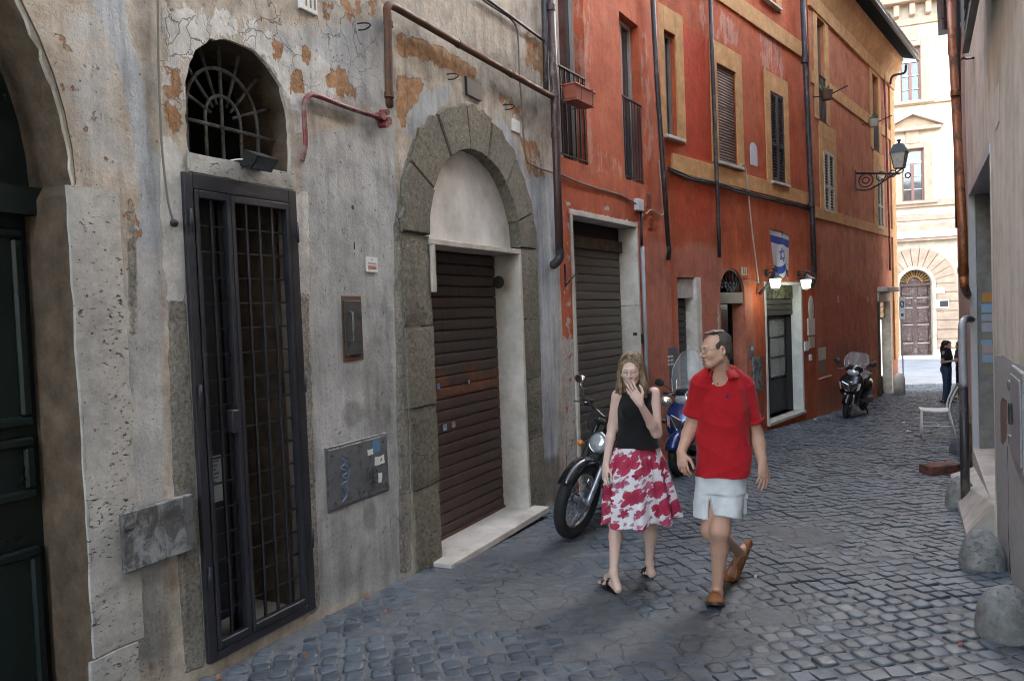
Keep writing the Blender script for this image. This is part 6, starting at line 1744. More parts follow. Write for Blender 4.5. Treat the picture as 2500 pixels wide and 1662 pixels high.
def cast_wheel(parent, Rw, tw, name, loc, mat='alu'):
    w = empty(name, loc, 0, parent)
    MB().torus((0, 0, 0), Rw - tw, tw, 'Y', 36, 12, 1.0).build('tyre', M['tyre'], w, True)
    MB().lathe([(Rw - tw*1.9, -.05), (Rw - tw*1.5, -.05), (Rw - tw*1.5, .05), (Rw - tw*1.9, .05), (Rw - tw*2.05, 0), (Rw - tw*1.9, -.05)], (0, 0, 0), 'Y', 32).build('rim', M[mat], w, 40)
    MB().lathe([(.01, -.06), (.045, -.05), (.045, .05), (.01, .06)], (0, 0, 0), 'Y', 14).build('hub', M[mat], w, 40)
    for k in range(5):
        a = 2 * math.pi * k / 5
        MB().tube([(.03 * math.cos(a), 0, .03 * math.sin(a)), ((Rw - tw*1.9) * math.cos(a), 0, (Rw - tw*1.9) * math.sin(a))], [.022, .013], 6).build('wheel_spoke', M[mat], w, True)
    MB().lathe([(.06, .06), (.1, .06), (.1, .065), (.06, .065), (.06, .06)], (0, 0, 0), 'Y', 24).build('brake_disc', M['alu'], w, 40)
    return w
def mirror(parent, base, tip, size, back, yaw=0.0, name='mirror'):
    m_ = empty(name, (0, 0, 0), 0, parent)
    b, t_ = Vector(base), Vector(tip)
    MB().tube(bez([b, b * .6 + t_ * .4 + Vector((.03, 0, .04)), t_]), .006, 6).build('stem', back if back != M['chrome'] else M['chrome'], m_, True)
    g = MB(); g.ball((0, 0, 0), .022, size[0], size[1], 16, 10).xf(Matrix.Translation(t_ + Vector((0, 0, size[1] * .5))) @ Matrix.Rotation(yaw, 4, 'Z')); g.build('shell', back, m_, True)
    g = MB(); g.lathe([(0, .0), (.9, .0), (.9, .004), (0, .004)], (0, 0, 0), 'X', 18).xf(Matrix.Translation(t_ + Vector((0, 0, size[1] * .5))) @ Matrix.Rotation(yaw, 4, 'Z') @ Matrix.Translation((-.021, 0, 0)) @ Matrix.Diagonal((1, size[0] * .95, size[1] * .95, 1))); g.build('mirror_glass', M['chrome'], m_, 40)

# --- classic motorcycle
def motorcycle(loc, heading, lean, steer, label):
    root = empty('motorcycle', loc); tag(root, label, 'motorcycle')
    root.rotation_euler = (Matrix.Rotation(heading, 3, 'Z') @ Matrix.Rotation(math.atan(SLOPE) * 0, 3, 'Y') @ Matrix.Rotation(lean, 3, 'X')).to_euler()
    Rf = .335
    # steering assembly turns about a raked axis through the head stock
    rake = R(27); head = Vector((-.42, 0, .86)); ax = Vector((-math.sin(rake), 0, math.cos(rake)))
    S_ = Matrix.Translation(head) @ Matrix.Rotation(steer, 4, ax) @ Matrix.Translation(-head)
    fw = Vector((0, 0, Rf))
    def st(o): o.matrix_local = S_ @ o.matrix_local; return o
    w = spoke_wheel(root, Rf, .052, 'front_wheel', tuple(fw)); w.matrix_local = S_ @ Matrix.Translation(fw)
    for s_ in (-1, 1):
        y = s_ * .095; b = fw + Vector((.0, y, 0)); t_ = b + ax * .72
        fk = empty('fork_leg', (0, 0, 0), 0, root)
        MB().tube([b - ax * .02, b + ax * .06, b + ax * .33], [.03, .027, .027], 12).build('slider', M['alu'], fk, True)
        g = MB(); rs = []; ps = []
        for k in range(25): ps.append(b + ax * (.33 + .17 * k / 24)); rs.append(.034 if k % 2 else .027)
        g.tube(ps, rs, 12).build('gaiter', M['vinyl'], fk, True)
        MB().tube([b + ax * .5, t_], .022, 10).build('stanchion', M['gloss_black'], fk, True)
        MB().tube([b + Vector((0, 0, .0)), b + Vector((0, s_ * .02, 0))], .022, 10).build('axle_nut', M['alu'], fk, 40)
        st(fk)
    # mudguard
    mg = MB(); rg = Rf + .022
    mg.hull([[(rg * math.cos(a) + dx * math.cos(a), y, Rf + rg * math.sin(a) + dx * math.sin(a)) for y, dx in ((-.065, -.03), (-.05, .0), (0, .012), (.05, 0), (.065, -.03), (.05, -.006), (0, .006), (-.05, -.006))] for a in [R(30 + 135 * k / 16) for k in range(17)]])
    st(mg.build('front_mudguard', M['gloss_black'], root, True))
    top = fw + ax * .70
    hl = empty('headlamp', (0, 0, 0), 0, root); hc = Vector((-.22, 0, .80))
    MB().lathe([(.01, -.13), (.06, -.12), (.088, -.05), (.092, .03)], hc, 'X', 22).build('bowl', M['gloss_black'], hl, True)
    MB().torus(hc + Vector((.03, 0, 0)), .09, .011, 'X', 24, 8).build('chrome_ring', M['chrome'], hl, True)
    MB().lathe([(.088, .03), (.06, .05), (.0, .058)], hc, 'X', 22).build('lens', M['lens'], hl, True); st(hl)
    yk = MB().bbox(top.x - .04, top.x + .05, -.13, .13, top.z - .02, top.z + .02, .01); st(yk.build('top_yoke', M['gloss_black'], root))
    hb = MB().tube(bez([(top.x - .22, .40, top.z + .10), (top.x - .10, .33, top.z + .12), (top.x + .0, .15, top.z + .09), (top.x + .02, .05, top.z + .05), (top.x + .02, -.05, top.z + .05), (top.x, -.15, top.z + .09), (top.x - .10, -.33, top.z + .12), (top.x - .22, -.40, top.z + .10)]), .011, 8); st(hb.build('handlebar', M['gloss_black'], root, True))
    for s_ in (-1, 1):
        st(MB().tube([(top.x - .225, s_ * .405, top.z + .10), (top.x - .125, s_ * .345, top.z + .12)], .018, 10).build('grip', M['vinyl'], root, True))
        st(MB().tube(bez([(top.x - .05, s_ * .26, top.z + .12), (top.x - .04, s_ * .3, top.z + .11), (top.x - .12, s_ * .43, top.z + .08)]), [.007]*16 + [.009], 6).build('brake_lever', M['chrome'], root, True))
        st(MB().bbox(top.x - .11, top.x - .04, s_ * .26 - .04, s_ * .26 + .03, top.z + .085, top.z + .15, .01).build('switch_gear', M['black'], root))
        e = empty('indicator', (0, 0, 0), 0, root); MB().tube([(-.30, s_ * .1, .72), (-.28, s_ * .2, .73)], .007, 6).build('stalk', M['black'], e); MB().ball((-.275, s_ * .215, .73), .03, .026, .028, 12, 8).build('amber_lens', M['amber'], e, True); st(e)
        me_ = empty('mirror_mount', (0, 0, 0), 0, root); mirror(me_, (top.x - .17, s_ * .36, top.z + .12), (top.x - .12, s_ * .42, top.z + .27), (.062, .04), M['chrome'], s_ * .2); st(me_)
    for s_ in (-.03, .05):
        st(MB().tube(bez([(top.x - .06, .2 * (1 if s_ > 0 else -1), top.z + .1), (top.x + .10, .16 * (1 if s_ > 0 else -1), top.z - .06), (top.x + .05, s_, top.z - .2), (-.35, s_, .6)]), .006, 6).build('cable', M['black'], root, True))
    st(MB().lathe([(.0, .0), (.04, 0), (.045, .05), (0, .055)], (top.x + .06, .04, top.z + .03), 'Z', 14).build('instrument', M['chrome'], root, 40))
    # frame, tank, seat, engine, rear end
    for s_ in (-1, 1):
        MB().tube(bez([head + Vector((0, s_ * .03, -.05)), (-.55, s_ * .1, .45), (-.75, s_ * .12, .25), (-1.1, s_ * .12, .25), (-1.2, s_ * .1, .55)]), .018, 8).build('frame_tube', M['gloss_black'], root, True)
        MB().tube([(-1.25, s_ * .14, .72), (-1.38, s_ * .14, .36)], [.028, .028], 10).build('shock_absorber', M['chrome'], root, True)
        MB().tube([(-.95, s_ * .1, .32), (-1.40, s_ * .1, .33)], .018, 8).build('swing_arm', M['gloss_black'], root, True)
        MB().tube(bez([(-.7, s_ * .12, .42), (-.6, s_ * .16, .3), (-.75, s_ * .18, .2), (-1.2, s_ * .19, .22), (-1.65, s_ * .19, .27)]), [.018]*18 + [.035]*15, 10).build('exhaust', M['chrome'], root, True)
    loft('x', [(-.38, (0, .83), .02, .02), (-.42, (0, .84), .09, .08), (-.6, (0, .86), .135, .12), (-.8, (0, .83), .11, .1), (-.92, (0, .80), .06, .06)], 24).build('fuel_tank', M['gloss_black'], root, True)
    loft('x', [(-.88, (0, .8), .05, .03), (-.98, (0, .79), .12, .05), (-1.2, (0, .8), .14, .05), (-1.5, (0, .83), .12, .05), (-1.56, (0, .84), .05, .03)], 20, 3).build('seat', M['vinyl'], root, True)
    MB().bbox(-.98, -.62, -.13, .13, .28, .5, .03).build('crankcase', M['engine'], root)
    for s_ in (-1, 1): MB().lathe([(.02, -.02), (.1, -.01), (.1, .02), (.04, .04)], (-.85, s_ * .13, .38), 'Y', 18).build('engine_cover', M['chrome'], root, 40)
    for k in range(7): MB().bbox(-.82, -.66, -.09, .09, .51 + k * .026, .525 + k * .026, .004).build('cooling_fin', M['engine'], root)
    spoke_wheel(root, .31, .058, 'rear_wheel', (-1.40, 0, .31), 24)
    mg = MB(); rg = .33
    mg.hull([[(-1.40 + (rg + dx) * math.cos(a), y, .31 + (rg + dx) * math.sin(a)) for y, dx in ((-.08, -.03), (0, .012), (.08, -.03), (0, .004))] for a in [R(40 + 140 * k / 14) for k in range(15)]]); mg.build('rear_mudguard', M['gloss_black'], root, True)
    MB().ball((-1.7, 0, .68), .03, .05, .04, 12, 8).build('tail_lamp', M['red_lens'], root, True)
    MB().tube([(-.8, .12, .28), (-.85, .3, -.03)], .012, 8).build('side_stand', M['gloss_black'], root)
    root.scale = (1.08,) * 3
    return root
wl = on_ground(1394, 1311)
hd = math.atan2(-.90, -.44)
motorcycle((wl.x, wl.y, gz(0, wl.y) + .0), hd, R(-17), R(-10), 'black chrome motorcycle leaning on its stand before the grey roller shutter')

# --- scooters
def scooter(loc, heading, lean, steer, paint, big, label):
    root = empty('scooter', loc); tag(root, label, 'scooter')
    root.rotation_euler = (Matrix.Rotation(heading, 3, 'Z') @ Matrix.Rotation(lean, 3, 'X')).to_euler()
    rake = R(26); head = Vector((-.32, 0, .78)); ax = Vector((-math.sin(rake), 0, math.cos(rake)))
    S_ = Matrix.Translation(head) @ Matrix.Rotation(steer, 4, ax) @ Matrix.Translation(-head)
    def st(o): o.matrix_local = S_ @ o.matrix_local; return o
    Rw = .28 if big else .25; tw = .058
    w = cast_wheel(root, Rw, tw, 'front_wheel', (0, 0, Rw)); w.matrix_local = S_ @ Matrix.Translation((0, 0, Rw))
    for s_ in (-1, 1):
        st(MB().tube([(0, s_ * .09, Rw), Vector((0, s_ * .09, Rw)) + ax * .28, Vector((0, s_ * .08, Rw)) + ax * .42], [.022, .022, .016], 10).build('fork_leg', M['alu'], root, True))
    mg = MB(); rg = Rw + .02
    mg.hull([[((rg + dx) * math.cos(a), y, Rw + (rg + dx) * math.sin(a)) for y, dx in ((-.1, -.1), (-.085, -.02), (0, .025), (.085, -.02), (.1, -.1), (.07, -.03), (0, .012), (-.07, -.03))] for a in [R(18 + 140 * k / 14) for k in range(15)]])
    st(mg.build('front_mudguard', paint, root, True))
    # leg shield / apron
    loft('z', [(.36, (-.34, 0), .10, .05), (.48, (-.22, 0), .19, .10), (.62, (-.20, 0), .235, .13), (.76, (-.22, 0), .245, .13), (.88, (-.29, 0), .21, .11), (.95, (-.34, 0), .12, .07)], 26, 2.6).build('apron', paint, root, True)
    gr = empty('grille', (0, 0, 0), 0, root)
    for s_ in (-1, 1):
        MB().hull([[(x, s_ * .02, .70), (x, s_ * .15, .76), (x, s_ * .155, .74), (x, s_ * .07, .60), (x, s_ * .02, .585)] for x in (-.115, -.068)]).build('grille_opening', M['black'], gr)
        MB().tube([(-.062, s_ * .015, .71), (-.068, s_ * .155, .772), (-.075, s_ * .165, .745), (-.068, s_ * .075, .59), (-.064, s_ * .015, .575), (-.062, s_ * .015, .71)], .008, 6).build('chrome_edge', M['chrome'], gr)
        e = empty('indicator', (0, 0, 0), 0, root)
        MB().hull([[(-.10, s_ * .165, .60), (-.12, s_ * .2, .62), (-.15, s_ * .225, .76), (-.12, s_ * .19, .75)], [(-.075, s_ * .155, .60), (-.09, s_ * .2, .62), (-.12, s_ * .225, .76), (-.09, s_ * .18, .75)]]).build('clear_lens', M['lens'], e)
        MB().ball((-.085, s_ * .183, .65), .016, .017, .03, 10, 8).build('amber_lens', M['amber'], e, True)
    # handlebar cowl with headlamp
    cw = empty('handlebar_cowl', (0, 0, 0), 0, root)
    loft('x', [(-.47, (0, 1.02), .06, .05), (-.42, (0, 1.03), .17, .085), (-.33, (0, 1.03), .17, .10), (-.25, (0, 1.01), .13, .09), (-.20, (0, 1.0), .05, .05)], 22, 2.3).build('cowl_shell', M['gloss_black'], cw, True)
    MB().ball((-.235, 0, .975), .05, .125, .075, 18, 12).build('headlamp', M['lens'], cw, True)
    MB().tube(bez([(-.38, -.30, 1.03), (-.36, -.15, 1.02), (-.36, .15, 1.02), (-.38, .30, 1.03)]), .014, 8).build('handlebar', M['gloss_black'], cw, True)
    for s_ in (-1, 1):
        MB().tube([(-.385, s_ * .22, 1.03), (-.40, s_ * .34, 1.03)], .02, 10).build('grip', M['vinyl'], cw, True)
        MB().tube(bez([(-.35, s_ * .2, 1.03), (-.33, s_ * .24, 1.02), (-.36, s_ * .35, 1.01)]), .007, 6).build('brake_lever', M['alu'], cw, True)
        mirror(cw, (-.37, s_ * .2, 1.05), (-.30, s_ * .36, 1.16), (.075, .055), M['black'], s_ * .15)
    # windscreen: curved clear sheet
    hs_ = .58 if big else .36; wv = []; wf = []; nu, nv = 14, 10
    for j in range(nv + 1):
        for i in range(nu + 1):
            v_ = j / nv; u_ = i / nu * 2 - 1; hw = (.20 + .05 * math.sin(v_ * 2.6)) * (1 - .45 * max(0, v_ - .6) ** 1.3 * 2)
            wv.append((-.24 - .22 * v_ - .13 * u_ * u_ - .06 * v_ * v_, u_ * hw, 1.03 + hs_ * v_ * (1 - .06 * u_ * u_)))
    wf = [(j*(nu+1)+i, j*(nu+1)+i+1, (j+1)*(nu+1)+i+1, (j+1)*(nu+1)+i) for j in range(nv) for i in range(nu)]
    me = bpy.data.meshes.new('windscreen'); me.from_pydata(wv, [], wf); me.materials.append(M['screen']); me.polygons.foreach_set('use_smooth', [True]*len(wf)); 
    wo_ = link('windscreen', me, cw); so = wo_.modifiers.new('thick', 'SOLIDIFY'); so.thickness = .004
    rim = [wv[j*(nu+1)] for j in range(nv+1)] + [wv[nv*(nu+1)+i] for i in range(1, nu+1)] + [wv[j*(nu+1)+nu] for j in range(nv-1, -1, -1)]
    MB().tube(rim, .0045, 5).build('screen_edge', M['lens'], wo_, True)
    for s_ in (-1, 1): MB().tube([(-.30, s_ * .12, 1.06), (-.36, s_ * .14, 1.22)], .008, 6).build('screen_stay', M['chrome'], cw, True)
    st(cw)
    # floor, seat, rear body
    MB().bbox(-.86, -.34, -.19, .19, .27, .36, .02).build('floorboard', M['black'], root)
    loft('x', [(-.72, (0, .5), .12, .16), (-.85, (0, .52), .18, .2), (-1.1, (0, .55), .21, .2), (-1.35, (0, .6), .18, .16), (-1.6, (0, .68), .08, .07)], 24, 2.8).build('rear_body', paint, root, True)
    loft('x', [(-.70, (0, .74), .05, .03), (-.78, (0, .76), .14, .05), (-1.0, (0, .77), .165, .055), (-1.2, (0, .82), .16, .06), (-1.48, (0, .84), .12, .05), (-1.56, (0, .83), .04, .03)], 20, 3).build('seat', M['vinyl'], root, True)
    cast_wheel(root, .26, .06, 'rear_wheel', (-1.36, 0, .26))
    MB().bbox(-1.5, -1.05, .08, .17, .2, .36, .03).build('engine_casing', M['engine'], root)
    MB().tube([(-1.05, -.16, .28), (-1.25, -.19, .28), (-1.62, -.19, .34)], [.03, .055, .055], 12).build('silencer', M['engine'], root, True)
    MB().ball((-1.6, 0, .68), .03, .09, .045, 12, 8).build('tail_lamp', M['red_lens'], root, True)
    if big: loft('x', [(-1.42, (0, .98), .04, .04), (-1.47, (0, 1.0), .17, .12), (-1.62, (0, 1.0), .19, .13), (-1.75, (0, .99), .15, .1), (-1.79, (0, .98), .04, .03)], 22, 3).build('top_box', M['black'], root, True)
    MB().tube([(-.95, .1, .28), (-.98, .2, -.01)], .013, 8).build('side_stand', M['gloss_black'], root)
    return root
wl = on_ground(1655, 1160)
scooter((wl.x, wl.y, gz(0, wl.y)), math.atan2(-.93, -.36), R(-6), R(-12), M['blue_paint'], True, 'metallic blue scooter with tall clear windscreen behind the walking couple')
wl = on_ground(2066, 1020)
scooter((wl.x, wl.y, gz(0, wl.y)), math.atan2(-.78, -.62), R(-5), R(6), M['charcoal_paint'], False, 'black scooter parked by the red wall near the corner shop')

# ------------------------------------------------------------------ chair, sign post and other street things
cl = on_ground(2252, 1068); cr = on_ground(2318, 1064)
CH = empty('metal_chair', (cl.x, cl.y, gz(0, cl.y)), R(-24)); tag(CH, 'white tubular metal chair by the right wall', 'chair')
cw_ = (cr - cl).length; cd = .42; wt = M['white_paint']
legs = [((0, 0, 0), (.0, .02, .44)), ((cw_, 0, 0), (cw_ - .10, .02, .46)), ((.0, cd, 0), (.02, cd - .02, .44)), ((cw_, cd, 0), (cw_ - .10, cd - .02, .46))]
for a, b in legs: MB().tube([a, b], .013, 8).build('leg', wt, CH, True)
s_m = MB(); s_m.hull([[(x, y, z) for x, y, z in ((-.02 + cw_ * k / 8, .0, .45 + .018 * math.sin(math.pi * k / 8) * -1), (-.02 + cw_ * k / 8, cd, .45 - .018 * math.sin(math.pi * k / 8)), (-.02 + cw_ * k / 8, cd, .468 - .018 * math.sin(math.pi * k / 8)), (-.02 + cw_ * k / 8, 0, .468 - .018 * math.sin(math.pi * k / 8)))] for k in range(8)]); s_m.build('seat', wt, CH, 50)
for y in (.02, cd - .02): MB().tube(bez([(cw_ - .10, y, .46), (cw_ - .07, y, .62), (cw_ + .03, y, .86)]), .013, 8).build('back_post', wt, CH, True)
MB().hull([[(cw_ - .03 + k * .045, .01, .68 + k * .1), (cw_ - .03 + k * .045, cd - .01, .68 + k * .1), (cw_ - .015 + k * .045, cd - .01, .68 + k * .1), (cw_ - .015 + k * .045, .01, .68 + k * .1)] for k in range(3)]).build('backrest', plain('dark chair back', (.07, .065, .06), .6), CH)
for y in (.01, cd - .01): MB().tube([(.0, y, .2), (cw_ - .03, y, .2)], .010, 8).build('stretcher', wt, CH, True)
MB().tube([(cw_ * .5, .01, .2), (cw_ * .5, cd - .01, .2)], .010, 8).build('stretcher', wt, CH, True)
def far_pt(px, py):
    r = ray(px, py); y = 24.0
    for _ in range(80): y = .5 * y + .5 * r.y * (CAMZ - gz(0, y)) / (-r.z)
    return Vector((r.x / r.y * y, y, gz(0, y)))
sp = far_pt(2206, 960)
SP = empty('sign_post', sp, R(-25)); tag(SP, 'grey post with narrow white parking sign at the square', 'sign'); SP.scale = (.55, .8, 1)
hp = (960 - 724) * sp.y / F
MB().tube([(0, 0, 0), (0, 0, hp)], .035, 10).build('post', M['grey_pvc'], SP, True)
MB().bbox(-.13, .17, -.06, -.036, hp - .68, hp, .01).build('sign_plate', M['white_paint'], SP)
MB().torus((.02, -.064, hp - .22), .085, .022, 'Y', 24, 6).build('ring_mark', M['blue_paint'], SP, True)
MB().tube([(-.04, -.066, hp - .28), (.08, -.066, hp - .16)], .013, 6).build('bar_mark', M['red_lens'], SP)
MB().box(-.04, .08, -.064, -.061, hp - .58, hp - .5).build('arrow_mark', M['black'], SP)
bo = far_pt(2196, 962); BO = empty('stone_bollard', bo); tag(BO, 'short pale stone bollard beside the sign post', 'bollard')
MB().lathe([(.16, 0), (.16, .45), (.14, .55), (.08, .62), (0, .64)], (0, 0, 0), 'Z', 16).build('bollard_body', M['marble'], BO, True)
M['leaf'] = plain('orange leaf', (.26, .1, .035), .8)
# scraps of litter and fallen leaves
lit = [(1990, 1024, .035, 'paper'), (2206, 1030, .05, 'paper'), (2218, 1052, .045, 'paper'), (1090, 1376, .018, 'leaf'), (745, 1604, .018, 'leaf'), (533, 1655, .02, 'leaf'), (944, 1497, .015, 'terracotta'), (2345, 1575, .016, 'terracotta'), (1845, 1412, .014, 'paper'), (898, 1462, .022, 'terracotta')]
for k, (px, py, s_, m_) in enumerate(lit):
    g = on_ground(px, py); e = empty('litter', (g.x, g.y, gz(g.x, g.y) + float(swell(np.array([g.x]), np.array([g.y]))[0]) + .006), k * 1.3); tag(e, {'paper': 'crumpled white paper scrap lying on the cobbles', 'leaf': 'orange leaf scrap lying on the cobbles', 'terracotta': 'brownish dry leaf lying on the cobbles'}[m_], 'litter', 'litter on the cobbles')
    MB().hull([[(-s_, -s_*.5, 0), (s_*.8, -s_*.6, .004), (s_, s_*.5, .002), (-s_*.7, s_*.6, .008)], [(-s_*.7, -s_*.3, .012), (s_*.5, -s_*.4, .02), (s_*.7, s_*.3, .01), (-s_*.5, s_*.4, .022)]]).build('scrap', M[m_], e)
# ------------------------------------------------------------------ people: bodies as one smooth surface grown from distance fields
import openvdb as vdb
def cap(a, b, r1, r2=None, k=.02, sub=False):
    return ('cone', np.array(a, float), np.array(b, float), r1, r1 if r2 is None else r2, k, sub)
def ell(c, r, k=.02, M3=None, sub=False):
    return ('ell', np.array(c, float), np.array(r, float), np.eye(3) if M3 is None else M3, k, sub)
def flat(a, b, r1, r2, k=.02, sq=1.0, ax=None):
    """cone with flat ends; sq flattens it across ax"""
    return ('flat', np.array(a, float), np.array(b, float), r1, r2, k, sq, None if ax is None else np.array(ax, float))
def torso(secs, k=.02, e=2.4):
    """stack of oval sections (z, cx, cy, a, b, yaw)"""
    return ('loft', np.array(secs, float), k, e)
def _bounds(p):
    if p[0] in ('cone', 'flat'):
        r = max(p[3], p[4]) + p[5] + .012; return np.minimum(p[1], p[2]) - r, np.maximum(p[1], p[2]) + r
    if p[0] == 'ell':
        r = p[2].max() + p[4] + .012; return p[1] - r, p[1] + r
    s = p[1]; m = max(s[:, 3].max(), s[:, 4].max()) + p[2] + .015
    return np.array([s[:, 1].min() - m, s[:, 2].min() - m, s[:, 0].min() - .02]), np.array([s[:, 1].max() + m, s[:, 2].max() + m, s[:, 0].max() + .02])
def _dist(p, X, Y, Z):
    if p[0] == 'cone':
        a, b, r1, r2 = p[1:5]; d = b - a; L = max(d @ d, 1e-9)
        t_ = np.clip(((X - a[0]) * d[0] + (Y - a[1]) * d[1] + (Z - a[2]) * d[2]) / L, 0, 1)
        return np.sqrt((X - a[0] - t_ * d[0]) ** 2 + (Y - a[1] - t_ * d[1]) ** 2 + (Z - a[2] - t_ * d[2]) ** 2) - (r1 + (r2 - r1) * t_)
    if p[0] == 'ell':
        c, r, m = p[1:4]
        q = [(m[0, i] * (X - c[0]) + m[1, i] * (Y - c[1]) + m[2, i] * (Z - c[2])) / r[i] for i in range(3)]
        k0 = np.sqrt(q[0]**2 + q[1]**2 + q[2]**2); k1 = np.sqrt((q[0]/r[0])**2 + (q[1]/r[1])**2 + (q[2]/r[2])**2)
        return k0 * (k0 - 1) / np.maximum(k1, 1e-6)
    if p[0] == 'flat':
        a, b, r1, r2, k, sq, ax = p[1:8]; d = b - a; L = math.sqrt(d @ d); u = d / L
        w = [X - a[0], Y - a[1], Z - a[2]]; h = w[0]*u[0] + w[1]*u[1] + w[2]*u[2]
        rad2 = w[0]**2 + w[1]**2 + w[2]**2 - h*h
        if ax is not None:
            ax = ax - u * (ax @ u); ax /= math.sqrt(ax @ ax); q = w[0]*ax[0] + w[1]*ax[1] + w[2]*ax[2]; rad2 = rad2 + q*q*(1/sq**2 - 1)
        t_ = np.clip(h / L, 0, 1); dr = np.sqrt(np.maximum(rad2, 0)) - (r1 + (r2 - r1) * t_)
        return np.maximum(dr, np.maximum(-h, h - L))
    s, k, e = p[1:4]; o = np.argsort(s[:, 0]); s = s[o]
    z1 = Z[0, 0, :]; g = [np.interp(z1, s[:, 0], s[:, i]) for i in range(1, 6)]
    for i in range(5):
        kk = np.ones(5) / 5; pad = np.concatenate([[g[i][0]]*2, g[i], [g[i][-1]]*2]); g[i] = np.convolve(pad, kk, 'valid')
    cx_, cy_, a, b, yw = [q[None, None, :] for q in g]
    dx, dy = X - cx_, Y - cy_; c, sn = np.cos(yw), np.sin(yw)
    u, v = np.abs(dx * c + dy * sn) / a, np.abs(-dx * sn + dy * c) / b
    q = (u ** e + v ** e) ** (1 / e); dr = (q - 1) * np.minimum(a, b)
    return np.maximum(dr, np.maximum(s[0, 0] - Z, Z - s[-1, 0]))
def sdf_mesh(name, prims, vox, mat, warp=None, smooth=2, org=(0, 0, 0)):
    lo = np.min([_bounds(p)[0] for p in prims], 0) - 3 * vox; hi = np.max([_bounds(p)[1] for p in prims], 0) + 3 * vox
    n = np.ceil((hi - lo) / vox).astype(int) + 1
    A = np.full(n, .05, np.float32)
    for p in prims:
        b0, b1 = _bounds(p)
        i0 = np.maximum(((b0 - lo) / vox).astype(int) - 1, 0); i1 = np.minimum(((b1 - lo) / vox).astype(int) + 2, n)
        xs_ = [(lo[q] + vox * np.arange(i0[q], i1[q])).astype(np.float32) for q in range(3)]
        X, Y, Z = np.meshgrid(*xs_, indexing='ij')
        d = _dist(p, X, Y, Z).astype(np.float32)
        sl = tuple(slice(i0[q], i1[q]) for q in range(3)); a = A[sl]
        if p[0] == 'ell': k, sub = p[4], p[5]
        elif p[0] == 'cone': k, sub = p[5], p[6]
        elif p[0] == 'flat': k, sub = p[5], False
        else: k, sub = p[2], False
        if sub:
            h = np.clip(.5 - .5 * (a + d) / k, 0, 1); A[sl] = a + (-d - a) * h + k * h * (1 - h)
        else:
            h = np.clip(.5 + .5 * (d - a) / k, 0, 1); A[sl] = d + (a - d) * h - k * h * (1 - h)
    A = np.clip(A, -.05, .05)
    g = vdb.FloatGrid(.05); g.copyFromArray(A); g.transform = vdb.createLinearTransform(voxelSize=vox)
    pts, tri, quad = g.convertToPolygons(0.0, 0.0)
    pts = np.asarray(pts, float) + lo
    me = bpy.data.meshes.new(name)
    fs_ = [tuple(f) for f in tri.tolist()] + [tuple(f[::-1]) for f in quad.tolist()]
    me.from_pydata(pts.tolist(), [], fs_)
    bm = bmesh.new(); bm.from_mesh(me)
    # drop stray specks
    bm.verts.ensure_lookup_table(); seen = set(); parts_ = []
    for v0 in bm.verts:
        if v0 in seen: continue
        comp = [v0]; seen.add(v0)
        for v in comp:
            for e in v.link_edges:
                w = e.other_vert(v)
                if w not in seen: seen.add(w); comp.append(w)
        parts_.append(comp)
    parts_.sort(key=len)
    kill = [v for c in parts_[:-1] for v in c]
    if kill: bmesh.ops.delete(bm, geom=kill, context='VERTS')
    for _ in range(smooth): bmesh.ops.smooth_vert(bm, verts=bm.verts[:], factor=.5, use_axis_x=True, use_axis_y=True, use_axis_z=True)
    bmesh.ops.recalc_face_normals(bm, faces=bm.faces[:])
    if warp is not None:
        bm.normal_update()
        P_ = np.array([v.co for v in bm.verts]); N_ = np.array([v.normal for v in bm.verts]); dd = warp(P_, N_)
        for v, q in zip(bm.verts, P_ + N_ * dd[:, None]): v.co = q
    for v in bm.verts: v.co -= Vector(org)
    bm.to_mesh(me); bm.free()
    me.polygons.foreach_set('use_smooth', [True] * len(me.polygons)); me.materials.append(mat)
    return me
def col_by(me, fn, org, attr='tint'):
    co = np.zeros(len(me.vertices) * 3); me.vertices.foreach_get('co', co); co = co.reshape(-1, 3) + np.array(org)
    at = me.attributes.new(attr, 'FLOAT', 'POINT'); at.data.foreach_set('value', fn(co).astype(np.float32))

def mat_skin(name, base, flush):
    t = NT(name); v = t.coord()
    n = t.noise(v, 30, 5, .6); m_ = t.noise(v, 6, 4, .6)
    col = t.mix(t.ramp(m_, [(.35, 0), (.7, .45)]), base, flush)
    col = t.mix(.3, col, t.ramp(n, [(.3, .85), (.7, 1.1)]), 'MULTIPLY')
    col = t.mix(t.attr('tint'), col, tuple(x * y for x, y in zip(flush, (.72, .42, .42))))
    t.put(t.b, 'Base Color', col); t.b.inputs['Roughness'].default_value = .5; t.b.inputs['Specular IOR Level'].default_value = .35
    t.b.inputs['Subsurface Weight'].default_value = .12; t.b.inputs['Subsurface Radius'].default_value = (.012, .005, .003)
    t.bump(t.noise(v, 180, 3, .6), .12, .002)
    return t.mat
def mat_hair(name, dark, light, stretch=(60, 60, 6)):
    t = NT(name); v = t.coord(scale=stretch); n = t.noise(v, 1.6, 4, .6); m_ = t.noise(t.coord(), 9, 4, .6)
    col = t.mix(t.ramp(n, [(.3, 0), (.7, 1)]), dark, light)
    col = t.mix(.6, col, t.ramp(m_, [(.3, .6), (.7, 1.25)]), 'MULTIPLY')
    t.put(t.b, 'Base Color', col); t.b.inputs['Roughness'].default_value = .45
    t.bump(n, .9, .008)
    return t.mat
